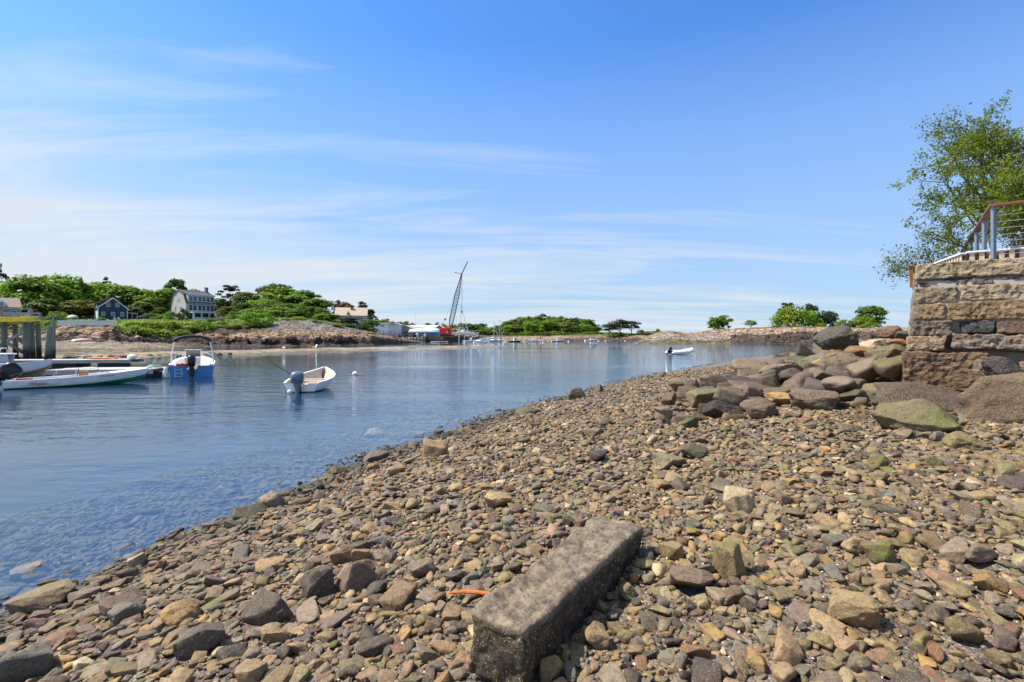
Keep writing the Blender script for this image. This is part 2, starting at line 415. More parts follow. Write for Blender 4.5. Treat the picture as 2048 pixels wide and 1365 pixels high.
sd = bpy.data.lights.new('sun', 'SUN'); sd.energy = 4.7; sd.angle = rad(.53); sd.color = (1, .94, .83)
so = bpy.data.objects.new('sun', sd)
sv = Vector((SUN_AZ.x, SUN_AZ.y, 0)).normalized() * math.cos(SUN_EL) + Vector((0, 0, math.sin(SUN_EL)))
so.rotation_euler = (-sv).to_track_quat('-Z', 'Y').to_euler(); so.location = (-30, 20, 60); link(so)
cd = bpy.data.cameras.new('camera'); cd.lens = 18; cd.sensor_width = 36; cd.clip_start = .05; cd.clip_end = 9000
cd.shift_y = -(682.5 - HY) / 2048
co = bpy.data.objects.new('camera', cd); co.location = (0, 0, H); co.rotation_euler = (PI / 2, 0, 0); link(co); SC.camera = co
SC.view_settings.view_transform = 'Standard'; SC.view_settings.look = 'None'; SC.view_settings.exposure = 0.85; SC.view_settings.gamma = 1
SC.cycles.transparent_max_bounces = 16; SC.cycles.max_bounces = 8; SC.cycles.volume_bounces = 0

# ------------------------------------------------------------------ near beach
WL = np.array([(-3.0, -40), (-3.2, 0), (-3.62, 2), (-3.75, 3.7), (-3.63, 4.9), (-3.1, 6.4), (-2.56, 8.1), (-1.8, 9.95), (-.75, 12.4), (.24, 15.2), (2.4, 19.4), (8.1, 29), (23, 50), (49, 82), (110, 150)], float)
def shore_s(x, y):
    """signed distance from the water's edge, positive up the beach"""
    x = np.atleast_1d(np.asarray(x, float)); y = np.atleast_1d(np.asarray(y, float))
    best = np.full(x.shape, 1e9); sg = np.ones(x.shape)
    for (ax, ay), (bx, by) in zip(WL[:-1], WL[1:]):
        ex, ey = bx - ax, by - ay
        t = np.clip(((x - ax) * ex + (y - ay) * ey) / (ex * ex + ey * ey), 0, 1)
        dx, dy = x - (ax + t * ex), y - (ay + t * ey); d = np.hypot(dx, dy)
        cr = ex * (y - ay) - ey * (x - ax)
        m = d < best
        best = np.where(m, d, best); sg = np.where(m, np.where(cr < 0, 1, -1), sg)
    return best * sg
WC = np.array([7.14, 9.0]); WF = np.array([.79, -.61]); WLd = np.array([.61, .79])   # wall corner, front run, side run
def wall_d(x, y):
    """distance out from the wall's left side run (positive = on the beach)"""
    n = np.array([-.79, .61])
    return (np.asarray(x) - WC[0]) * n[0] + (np.asarray(y) - WC[1]) * n[1]
def zbeach(x, y, fine=True):
    x = np.atleast_1d(np.asarray(x, float)); y = np.atleast_1d(np.asarray(y, float))
    s = shore_s(x, y)
    z = np.where(s > 0, np.minimum(.14 * s, .14 * 6.5 + .055 * (s - 6.5)), np.maximum(.13 * s, -2.3))
    z = np.minimum(z, 1.6)
    wd = wall_d(x, y)                                        # riprap banked up against the wall's side
    z = z + np.where(y > 8, .30 * np.exp(-np.maximum(wd, 0) / 2.2), .0) * np.clip((y - 9.0) / 5.0, 0, 1)
    if fine:
        p = np.stack([x, y, x * 0], 1)
        z = z + .05 * fbm(p * .8, 3) + .015 * fbm(p * 4, 2)
    return z
def hit(px, py, zoff=0.0):
    """point where the ray of a photo pixel meets the beach"""
    Y = 1.5
    for k in range(4000):
        p = P(px, py, Y)
        if p[2] <= zbeach(p[0], p[1], False)[0] + zoff: return p
        Y *= 1.004
    return p

gx = []
ys = np.concatenate([np.linspace(-14, 0, 18), np.linspace(.15, 5, 90), np.linspace(5.08, 16, 110), np.linspace(16.3, 60, 90), np.linspace(62, 170, 40)])
us = np.linspace(-1, 1, 241)
gv = []
for yy in ys:
    half = 9 + max(yy, 0) * 1.15
    cx = 0 + max(yy, 0) * .12
    gv.append(np.stack([cx + us * half, np.full(us.shape, yy), us * 0], 1))
gv = np.concatenate(gv); gv[:, 2] = zbeach(gv[:, 0], gv[:, 1])
idx = np.arange(len(ys) * len(us)).reshape(len(ys), len(us))
gf = np.stack([idx[:-1, :-1], idx[:-1, 1:], idx[1:, 1:], idx[1:, :-1]], -1).reshape(-1, 4)
ss = shore_s(gv[:, 0], gv[:, 1])
wet = np.clip((ss + .1) / .9, 0, 1)[:, None]
gc = np.array([[.62, .60, .58]]) * (1 - wet) + np.array([[1.25, 1.18, 1.08]]) * wet
deep = np.clip((-ss - 3) / 9, 0, 1)[:, None]
gc = gc * (1 - deep) + np.array([[.55, .62, .5]]) * deep
tag(meshobj('beach', gv, gf, M_GRAVEL, col=gc), kind='structure')
# ground sheet under everything, out to the horizon
r_ = [0, 40, 120, 300, 800, 2000, 4500]; nn = 72
sv_ = [(0, 0, -2.6)] + [(r * math.cos(2 * PI * k / nn), r * math.sin(2 * PI * k / nn), -2.6) for r in r_[1:] for k in range(nn)]
sf_ = [(0, 1 + k, 1 + (k + 1) % nn) for k in range(nn)]
for q in range(len(r_) - 2):
    for k in range(nn):
        a, b = 1 + q * nn + k, 1 + q * nn + (k + 1) % nn
        sf_.append((a, a + nn, b + nn, b))
tag(meshobj('sea_bed', sv_, sf_, M('sea_bed_mud', (.05, .055, .04), .9, .35, .25, .2, 3)), kind='structure')
MB().box((0, 0, -1.5), (9000, 9000, 3.0)).build('water', M_WATER)['kind'] = 'structure'

# ------------------------------------------------------------------ far terrain built from surveyed profiles
class Terr:
    """columns of (bearing in px, [(distance, height) x 8]); heights given as photo rows where negative-tagged"""
    def __init__(s, cols):
        s.px = np.array([c[0] for c in cols], float)
        s.Y = np.array([[k[0] for k in c[1]] for c in cols], float)
        s.Z = np.array([[k[1] for k in c[1]] for c in cols], float)
    def knots(s, px):
        return (np.array([np.interp(px, s.px, s.Y[:, k]) for k in range(s.Y.shape[1])]), np.array([np.interp(px, s.px, s.Z[:, k]) for k in range(s.Y.shape[1])]))
    def z(s, x, y):
        Yk, Zk = s.knots(1024 + FO * x / y); return float(np.interp(y, Yk, Zk))
def zr(row, Y): return H - (row - HY) / FO * Y
def terr_mesh(name, T, px, nseg, colf, relief, mat):
    V = []; C = []; K = T.Y.shape[1]
    for p in px:
        Yk, Zk = T.knots(p); u = (p - 1024) / FO
        for k in range(K - 1):
            for j in range(nseg[k]):
                t = j / nseg[k]; y = Yk[k] * (1 - t) + Yk[k + 1] * t
                V.append((u * y, y, Zk[k] * (1 - t) + Zk[k + 1] * t, k + t, p))
        V.append((u * Yk[-1], Yk[-1], Zk[-1], K - 1, p))
    V = np.array(V); R = sum(nseg) + 1
    pos = V[:, :3].copy()
    rel = relief(V[:, 3], V[:, 4])
    n3 = pos * np.array([.35, .35, .8])
    d = ridged(n3, 4) * .55 + fbm(pos * 1.3, 3) * .3
    d = d + .35 * ridged(pos * np.array([1.4, 1.4, 2.6]), 3)
    pos[:, 2] += d * rel
    pos[:, 1] += fbm(pos * .5 + 31, 3) * rel * 1.2
    col = colf(V[:, 3], V[:, 4], pos)
    idx = np.arange(len(px) * R).reshape(len(px), R)
    f = np.stack([idx[:-1, :-1], idx[1:, :-1], idx[1:, 1:], idx[:-1, 1:]], -1).reshape(-1, 4)
    return tag(meshobj(name, pos, f, mat, col=col, smooth=False), kind='structure')

SANDC = np.array([.235, .195, .150]); SHING = np.array([.165, .14, .095]); DARKR = np.array([.058, .045, .036]); TANR = np.array([.275, .195, .13])
GREYR = np.array([.17, .155, .135]); GRASS = np.array([.06, .10, .02]); SOIL = np.array([.07, .06, .03])

TL = Terr([
    (-900, [(44, -1.2), (52, 0), (84, 1.3), (86, 1.8), (89, 3.0), (93, 4.2), (165, 7.4), (195, 9), (260, 20), (460, 24)]),
    (90,   [(46, -.7), (52, 0), (84, 1.28), (85.5, 1.5), (88, 2.2), (92, 3.2), (165, 7.4), (195, 9), (260, 18), (460, 22)]),
    (118,  [(46, -.7), (52, 0), (84, 1.28), (85.5, 1.6), (88, 3.3), (92, 3.7), (165, 7.4), (195, 9), (260, 17), (460, 22)]),
    (150,  [(46, -.7), (52, 0), (84, 1.28), (85.5, 1.6), (88.5, 3.75), (92, 3.8), (165, 7.4), (195, 9), (260, 17), (460, 22)]),
    (225,  [(46, -.7), (53, 0), (86, 1.2), (87.5, 1.6), (90, 3.4), (93, 3.8), (165, 7.4), (195, 9), (260, 17), (460, 22)]),
    (258,  [(47, -.7), (54, 0), (91, .95), (92.5, 1.4), (94.5, 1.8), (97, 3.0), (165, 7.4), (195, 9), (260, 17), (460, 22)]),
    (300,  [(70, -.9), (86, 0), (98, .84), (100, 1.3), (102.5, 2.0), (105, 3.2), (165, 7.6), (195, 9), (260, 16), (460, 22)]),
    (360,  [(92, -.9), (100, 0), (106, .5), (108, 1.4), (111.5, 2.2), (114, 3.6), (168, 7.7), (195, 9), (260, 15), (460, 20)]),
    (420,  [(106, -.9), (112, 0), (113.5, .5), (116, 1.65), (120, 2.8), (123, 4.0), (170, 7.8), (195, 9.5), (250, 14), (460, 18)]),
    (520,  [(108, -.9), (114, 0), (116, .6), (118.5, 1.6), (123, 2.8), (134, 5.2), (165, 8.5), (195, 11.5), (250, 14), (460, 16)]),
    (570,  [(110, -.9), (116, 0), (117.5, .6), (120, 1.6), (124.5, 2.8), (138, 6.4), (165, 9.0), (195, 12), (250, 14), (460, 16)]),
    (650,  [(116, -.9), (121.5, 0), (123, .6), (126, 1.6), (131, 3.0), (142, 6.3), (165, 8), (195, 11), (250, 12), (460, 14)]),
    (700,  [(122, -.9), (128, 0), (129.5, .6), (132, 1.6), (137, 2.9), (145, 4.8), (160, 6.5), (180, 7), (230, 7), (460, 12)]),
    (742,  [(128, -.9), (134, 0), (135.5, .6), (138, 1.5), (142, 3.0), (148, 3.6), (158, 4.5), (172, 4), (205, 2), (460, 8)]),
    (760,  [(134, -.9), (140, 0), (141, .5), (143, 1.4), (147, 2.5), (150, 2.6), (156, 2.2), (165, 1), (180, -1), (460, -1.5)]),
    (790,  [(144, -.9), (150, 0), (151, .4), (154, 1.2), (157, 1.95), (160, 1.9), (164, 1.2), (170, 0), (178, -1), (460, -1.5)]),
    (826,  [(160, -.9), (166, 0), (167, .2), (169, .5), (171, .8), (174, .7), (177, .3), (180, -.4), (184, -1), (460, -1.5)]),
    (848,  [(172, -1), (178, -.1), (179, 0), (180, .1), (181, .12), (182, .1), (184, -.2), (186, -.8), (190, -1.2), (460, -1.6)]),
    (870,  [(172, -1.4), (178, -1.3), (179, -1.3), (180, -1.3), (181, -1.3), (182, -1.3), (184, -1.4), (186, -1.5), (190, -1.6), (460, -1.7)]),
])
def colL(seg, px, pos):
    n = fbm(pos * .22, 3)[:, None]; n2 = fbm(pos * np.array([.5, .5, 1.2]), 3)[:, None]
    beach = np.where(seg[:, None] < 1.45, SHING, SANDC) * (1 + .15 * n)
    rocky = np.clip((px - 330) / 90, 0, 1)[:, None]
    lowband = DARKR * (1 + .5 * n2)
    tan = TANR * (1 + .35 * n2) + np.array([.12, .03, -.03]) * np.clip(n, 0, 1)
    tan = np.where(n2 > .55, GREYR, tan)
    gr = np.clip((px - 520) / 30, 0, 1)[:, None] * np.clip((760 - px) / 40, 0, 1)[:, None]
    top = GREYR * (1 + .35 * n2) * gr + (SOIL * (1 + .3 * n)) * (1 - gr)
    gs = GRASS * (1 + .4 * n)
    s = seg[:, None] + .22 * n2
    c = np.where(s < 2, beach * (1 - rocky) + lowband * rocky, np.where(s < 3, lowband, np.where(s < 4, tan, np.where(s < 5, top, gs))))
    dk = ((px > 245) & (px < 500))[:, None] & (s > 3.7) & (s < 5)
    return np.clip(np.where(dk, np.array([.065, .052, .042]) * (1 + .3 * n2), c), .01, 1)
def relL(seg, px):
    base = np.interp(seg, [0, 1, 1.6, 2, 2.5, 3, 4, 5, 5.3, 9], [.05, .05, .06, .3, .6, .65, .5, .12, .15, .3])
    return base * np.clip((850 - px) / 110, .2, 1) * np.where(seg < 2, 1 + 4 * np.clip((px - 330) / 90, 0, 1), 1)
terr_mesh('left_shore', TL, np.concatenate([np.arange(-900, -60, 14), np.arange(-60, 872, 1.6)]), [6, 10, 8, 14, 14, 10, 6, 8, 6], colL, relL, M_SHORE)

# sand bar running out from the beach
V = []; C = []
cl_ = np.array([(60, 709, 5), (200, 708.5, 5), (330, 706.5, 4), (420, 704.7, 3.4), (500, 702.3, 2.5), (560, 700, 1.9), (640, 698, 1.6), (740, 696.3, 1.4), (850, 694.3, .75), (930, 693, .5), (1000, 692.2, .2)], float)
pxs = np.arange(60, 1001, 3.0); nr = 15
for p in pxs:
    y0 = np.interp(p, cl_[:, 0], cl_[:, 1]); hw = np.interp(p, cl_[:, 0], cl_[:, 2])
    Yc = (H - .1) * FO / (y0 - HY); dY = Yc * Yc / (H * FO) * hw; u = (p - 1024) / FO
    for j in range(nr):
        t = -1.6 + 3.2 * j / (nr - 1)
        y = Yc + t * dY + 1.2 * math.sin(p * .06) * min(1, dY / 4)
        V.append((u * y, y, .22 * (1 - t * t)))
V = np.array(V); V[:, 2] += .035 * fbm(V * .6, 3)
idx = np.arange(len(V)).reshape(len(pxs), nr)
f = np.stack([idx[:-1, :-1], idx[1:, :-1], idx[1:, 1:], idx[:-1, 1:]], -1).reshape(-1, 4)
tag(meshobj('sand_bar', V, f, M_SAND, col=np.array([.205, .165, .105]) * (1 + .35 * fbm(V * .5, 3)[:, None])), kind='structure')

# boatyard quay and wooded far shore
TF = Terr([
    (-900, [(300, 8), (306, 8), (312, 9), (320, 9), (340, 10), (420, 12), (900, 30)]),
    (640,  [(212, 1), (220, 1.2), (235, 1.8), (250, 3), (290, 4), (420, 12), (900, 22)]),
    (740,  [(203, -2), (209, -1.0), (212, 1.3), (216, 1.7), (250, 2.2), (420, 4), (900, 14)]),
    (930,  [(205, -2), (211, -1.0), (214, 1.3), (218, 1.7), (250, 2.2), (420, 4), (900, 14)]),
    (958,  [(214, -2), (224, -.6), (232, .8), (236, 1.2), (262, 2.2), (420, 4), (900, 14)]),
    (1005, [(244, -2), (256, -.3), (262, .5), (275, 1.6), (285, 2.6), (420, 4), (900, 14)]),
    (1100, [(248, -2), (258, -.3), (264, .5), (280, 1.9), (290, 2.8), (420, 5), (900, 14)]),
    (1150, [(248, -2), (258, -.3), (263, .9), (275, 2.2), (284, 3.2), (420, 5), (900, 12)]),
    (1240, [(240, -2), (250, -.3), (255, .9), (266, 2.2), (276, 3.4), (420, 4), (900, 9)]),
    (1310, [(225, -2), (236, -.3), (241, .9), (252, 2.2), (262, 3.6), (420, 3.6), (900, 6)]),
    (1420, [(215, -2), (236, -1), (241, -.6), (252, .5), (262, 1.4), (420, 2.4), (900, 3)]),
    (2400, [(215, -2), (236, -1), (241, -.6), (252, .5), (262, 1.0), (420, 1.4), (900, 2)]),
])
def colF(seg, px, pos):
    n = fbm(pos * .15, 3)[:, None]; n2 = fbm(pos * .5, 3)[:, None]
    yard = (px < 950)[:, None]; dark = ((px > 1120) & (px < 1330))[:, None]
    s = seg[:, None] + .25 * n2
    low = np.where(yard, DARKR, np.where(dark, DARKR * 1.2, np.array([.22, .18, .13])))
    mid = np.where(yard, np.array([.26, .23, .20]), np.where(dark, np.array([.22, .16, .11]), np.array([.24, .19, .14])))
    return np.clip(np.where(s < 2.2, low, np.where(s < 3.4, mid, np.where(yard & (s < 4.4), np.array([.25, .23, .2]), GRASS))) * (1 + .25 * n), .01, 1)
terr_mesh('far_shore', TF, np.concatenate([np.arange(-900, 600, 25), np.arange(600, 1440, 2.5), np.arange(1440, 2400, 20)]), [3, 6, 6, 6, 6, 5], colF, lambda s, p: np.interp(s, [0, 1, 3, 4, 6], [.1, .25, .5, .3, .5]) * np.where((p < 950) & (s < 4.2), .15, 1), M_SHORE)

# low rocky point on the right
def col_r(Ys, rows): return [(Y, (zr(r, Y) if r > 100 else r)) for Y, r in zip(Ys, rows)]
TR = Terr([
    (1262, [(152, -2), (158, -1.2), (161, -1), (168, -1), (178, -1), (196, -1.4), (230, -2)]),
    (1285, [(148, -1.5), (156, -.2), (160, .4), (166, .9), (176, 1.0), (190, .2), (230, -2)]),
    (1310, [(146, -1.5), (153, 0), (157, .5), (166, 1.5), (176, zr(667, 176)), (190, 2.6), (230, -1)]),
    (1340, [(145, -1.5), (152, 0), (156, .6), (166, 1.9), (177, zr(663, 177)), (190, 3), (230, -1)]),
    (1372, [(145, -1.5), (152, 0), (156, .6), (166, 1.8), (177, zr(668, 177)), (190, 2.6), (230, -1)]),
    (1400, [(145, -1.5), (152, 0), (156, .6), (166, 1.8), (177, zr(666, 177)), (190, 3), (230, -1)]),
    (1420, [(145, -1.5), (152, 0), (156, .6), (167, 2.2), (178, zr(661, 178)), (195, 4.4), (230, -1)]),
    (1470, [(145, -1.5), (152, 0), (156, .7), (168, 2.5), (180, zr(660, 180)), (198, 4.6), (230, -1)]),
    (1530, [(145, -1.5), (152, 0), (157, 1.6), (166, 2.6), (182, zr(657, 182)), (200, 5.2), (240, -1)]),
    (1600, [(145, -1.5), (152, 0), (157, 2.0), (164, 3.4), (178, zr(656, 178)), (200, 5.6), (240, -1)]),
    (1660, [(145, -1.5), (152, 0), (157, 2.0), (164, 3.6), (176, zr(657, 176)), (200, 5.6), (240, -1)]),
    (1750, [(143, -1.5), (150, 0), (156, 2.0), (164, 3.4), (176, zr(659, 176)), (200, 5), (240, -1)]),
    (1830, [(140, -1.5), (147, 0), (154, 2.0), (164, 3.4), (176, zr(657, 176)), (200, 5), (240, -1)]),
    (2500, [(130, -1.5), (138, 0), (150, 2.0), (164, 3.4), (176, 4), (200, 5), (240, -1)]),
])
def colR(seg, px, pos):
    n = fbm(pos * .25, 3)[:, None]; n2 = fbm(pos * .6, 3)[:, None]
    shing = (px < 1460)[:, None]
    s = seg[:, None] + .2 * n2
    low = np.where(shing, np.array([.13, .11, .06]), DARKR * 1.25)
    mid = np.where(shing, np.array([.22, .19, .16]) * (1 + .3 * n2), DARKR * 1.3 * (1 + .5 * n2))
    pink = np.array([.31, .225, .17]) * (1 + .3 * n2)
    c = np.where(s < 2.1, low, np.where(s < 2.75, mid, np.where(shing, np.where(s < 3.75, np.array([.26, .215, .175]), np.array([.22, .145, .06])), pink)))
    g = (s > 3.95) & (px > 1445)[:, None]
    c = np.where(g, np.array([.16, .17, .05]), c)
    return np.clip(c * (1 + .25 * n), .01, 1)
terr_mesh('rocky_point', TR, np.concatenate([np.arange(1262, 1860, 1.8), np.arange(1862, 2500, 12)]), [5, 9, 12, 12, 8, 5], colR, lambda s, p: np.interp(s, [0, 1, 2, 3, 4, 6], [.1, .4, .8, .8, .45, .3]) * np.where(p < 1460, .6, 1), M_SHORE)
# ------------------------------------------------------------------ beach stones
PAL = [('grey', (.165, .148, .118)), ('charcoal', (.070, .062, .051)), ('blue-grey', (.125, .126, .113)), ('tan', (.238, .187, .113)),
       ('ochre', (.265, .183, .078)), ('rust-brown', (.168, .103, .062)), ('pinkish', (.228, .168, .117)), ('olive', (.160, .140, .075)),
       ('pale', (.36, .32, .235)), ('purple-brown', (.126, .098, .076))]
PAL = [(n_, tuple(np.array(c_) * np.array([.90, .785, .645]))) for n_, c_ in PAL]      # warm brown cast of the whole beach
PW_L = np.array([.30, .17, .09, .15, .045, .06, .07, .06, .03, .075]); PW_R = np.array([.20, .11, .06, .20, .06, .06, .06, .15, .03, .07])
PROT = {}
KINDS = [('rounded', 9, 18, (.06, .02)), ('angular', 11, 130, (.02, .03)), ('flat', 10, 50, (.04, .025))]
def proto(kind, var, sub):
    key = (kind, var, sub)
    if key not in PROT:
        nm, npl, k, (ro, fi) = KINDS[kind]
        sd_ = 100 * kind + var
        if kind == 0: PROT[key] = rock(sd_, sub, npl + var % 3, k, ro, fi if sub > 2 else 0)
        else:
            npt = (13 if kind == 1 else 16) + var % 5
            PROT[key] = hullrock(sd_, npt, .5 if kind == 1 else .4, 0 if sub == 1 else .08 + .02 * (var % 3), {1: 0, 2: 0, 3: 1, 4: 4}[sub], .03 if sub > 2 else 0, .02 if sub > 3 else 0, 1 if sub == 2 else 2)
    return PROT[key]
CELL = .02; OX, OY = -9.0, .9; NX, NY = int(46 / CELL), int(48 / CELL)
occ = np.zeros((NX, NY), bool)
_disc = {}
def paint(x, y, r):
    ir = int(r / CELL + .5)
    if ir not in _disc:
        g = np.arange(-ir, ir + 1); _disc[ir] = (g[:, None] ** 2 + g[None] ** 2) <= ir * ir
    i, j = int((x - OX) / CELL), int((y - OY) / CELL)
    if i - ir < 0 or j - ir < 0 or i + ir >= NX or j + ir >= NY: return
    occ[i - ir:i + ir + 1, j - ir:j + ir + 1] |= _disc[ir]
def free(x, y, r):
    i, j = int((x - OX) / CELL), int((y - OY) / CELL); k = int(r / CELL)
    if i - k < 0 or j - k < 0 or i + k >= NX or j + k >= NY: return False
    return not (occ[i, j] or occ[i - k, j] or occ[i + k, j] or occ[i, j - k] or occ[i, j + k])

# --- the long hewn granite block lying on the stones
bl_c = np.array([.335, 2.955]); bl_dir = np.array([.556, .831])
v, f = rbox(.735, .152, .145, .016, .0085, .020, 5, 11)
zt = v[:, 2] > .10
v[:, 2] -= np.where(zt, .018 * np.clip(ridged(v * np.array([2.2, 5, 0]) + 3.3, 3) - .55, 0, .6), 0)
v = v + np.stack([fbm(v * 4 + 9, 3), fbm(v * 4 + 29, 3), fbm(v * 4 + 49, 3)], 1) * np.array([.012, .012, .008])
v[:, 1] *= 1 + .06 * v[:, 0]
m, nt = new_mat('weedy_granite')
oc = N(nt, 'ShaderNodeTexCoord').outputs['Object']
z_ = N(nt, 'ShaderNodeSeparateXYZ', {0: oc})
base = mixc(nt, (.105, .080, .057), (.27, .21, .145), ramp(nt, noise(nt, oc, 12, 9, .72), .38, .62))
base = mixc(nt, base, (.36, .30, .16), mth(nt, 'MULTIPLY', ramp(nt, noise(nt, oc, 7, 9, .75), .54, .66), .75))
base = mixc(nt, base, (.045, .04, .037), mth(nt, 'MULTIPLY', ramp(nt, noise(nt, oc, 70, 4, .6), .52, .64), .6))
alg = mixc(nt, (.030, .024, .018), (.12, .088, .05), ramp(nt, noise(nt, oc, 26, 8, .75), .42, .66))
dist_ = N(nt, 'ShaderNodeTexNoise', {'Vector': oc, 'Scale': 40.0}).outputs['Color']
vor = N(nt, 'ShaderNodeTexVoronoi', {'Vector': mixc(nt, oc, dist_, .03), 'Scale': 95.0})
vr = N(nt, 'ShaderNodeSeparateColor', {0: vor.outputs['Color']}).outputs[0]
barn = mth(nt, 'MULTIPLY', mth(nt, 'LESS_THAN', vor.outputs['Distance'], mth(nt, 'MULTIPLY', vr, .42)), ramp(nt, noise(nt, oc, 7, 6), .36, .54))
alg = mixc(nt, alg, (.40, .30, .15), barn)
edge = mth(nt, 'ADD', z_.outputs[2], mth(nt, 'MULTIPLY', mth(nt, 'SUBTRACT', noise(nt, oc, 9, 7, .7), .5), .10))
mask = ramp(nt, edge, .128, .098)
colb = mixc(nt, base, alg, mask)
hh = mth(nt, 'ADD', noise(nt, oc, 45, 9, .72), mth(nt, 'MULTIPLY', noise(nt, oc, 12, 5, .6), 1.3))
hh = mth(nt, 'ADD', hh, mth(nt, 'MULTIPLY', barn, .5))
finish(nt, colb, .7, N(nt, 'ShaderNodeBump', {'Height': hh, 'Strength': .85, 'Distance': .014}).outputs[0], 0, .3)
blk = meshobj('granite_block', v, f, m, smooth=True)
blk.location = (bl_c[0], bl_c[1], float(zbeach(*bl_c)[0]) + .13)
blk.rotation_euler = (rad(1.5), rad(-1.0), math.atan2(bl_dir[1], bl_dir[0]))
tag(blk, 'long hewn granite block with dark weedy barnacled sides lying across the cobbles', 'stone block')
for t in np.linspace(-.72, .72, 22): paint(*(bl_c + bl_dir * t), .16)
rod = MB(); a = hit(900, 1193, .03); b = hit(984, 1201, .03)
rod.tube([a + (0, 0, .02), a * .7 + b * .3 + (0, 0, .035), a * .3 + b * .7 + (0, 0, .04), b + (0, 0, .035)], [.008, .012, .0125, .012], 8)
tag(rod.build('iron_bar', M('orange_rust', (.42, .115, .025), .85, .4, 40, .5, 90), smooth=True), 'bright orange rusty iron bar sticking out beside the granite block', 'iron bar')
for k in range(6): paint(*(a + (b - a) * k / 5)[:2], .03)

def place_rock(name, lab, cat, px, pyb, w, h, ci, seed, kind=1, Y=None, depth=.8, sub=5, moss=0.0, mat=None, rz=None, tilt=0, group=None, npl=None, k=None, col=None, sink=.12, dark=1.0):
    """one stone whose foot stands at photo pixel (px, pyb), w x h pixels large"""
    p = hit(px, pyb) if Y is None else P(px, pyb, Y)
    Yd = p[1]
    hw, hh = w / 2 / FO * Yd, h / 2 / FO * Yd
    hd = hw * depth
    nm, np_, k_, (ro, fi) = KINDS[kind]
    if kind == 0: v, f = rock(seed, sub, 9, 20, .07, fi + .02)
    else: v, f = hullrock(seed, 13 + seed % 6, .72 if kind != 2 else .55, .05, 9 if npl else 5, .06, .030)
    dirv = p[:2] / np.linalg.norm(p[:2]); c = p[:2] + dirv * hd * .85
    o = meshobj(name, v * np.array([hw, hd, hh * (1 + sink)]), f, mat or M_BOULD, smooth=True)
    base = max(p[2], float(zbeach(c[0], c[1])[0]) - .10) if Y is not None else min(p[2], float(zbeach(c[0], c[1])[0]) + .02)
    o.location = (c[0], c[1], base + hh * (1 - sink))
    o.rotation_euler = (rad(random.Random(seed).uniform(-4, 4)), rad(tilt), math.atan2(-dirv[0], dirv[1]) + (rz or 0))
    cc = np.array(col) * np.array([.80, .70, .58]) if col is not None else np.array(PAL[ci][1]) * dark
    o.color = (*cc, moss)
    tag(o, lab, cat, group)
    paint(c[0], c[1], min(hw, hd) * .92)
    if hw > hd * 1.2:
        q = np.array([dirv[1], -dirv[0]])
        for sgn in (-1, 1): paint(*(c + q * sgn * (hw - hd) * .7), hd * .8)
    return o

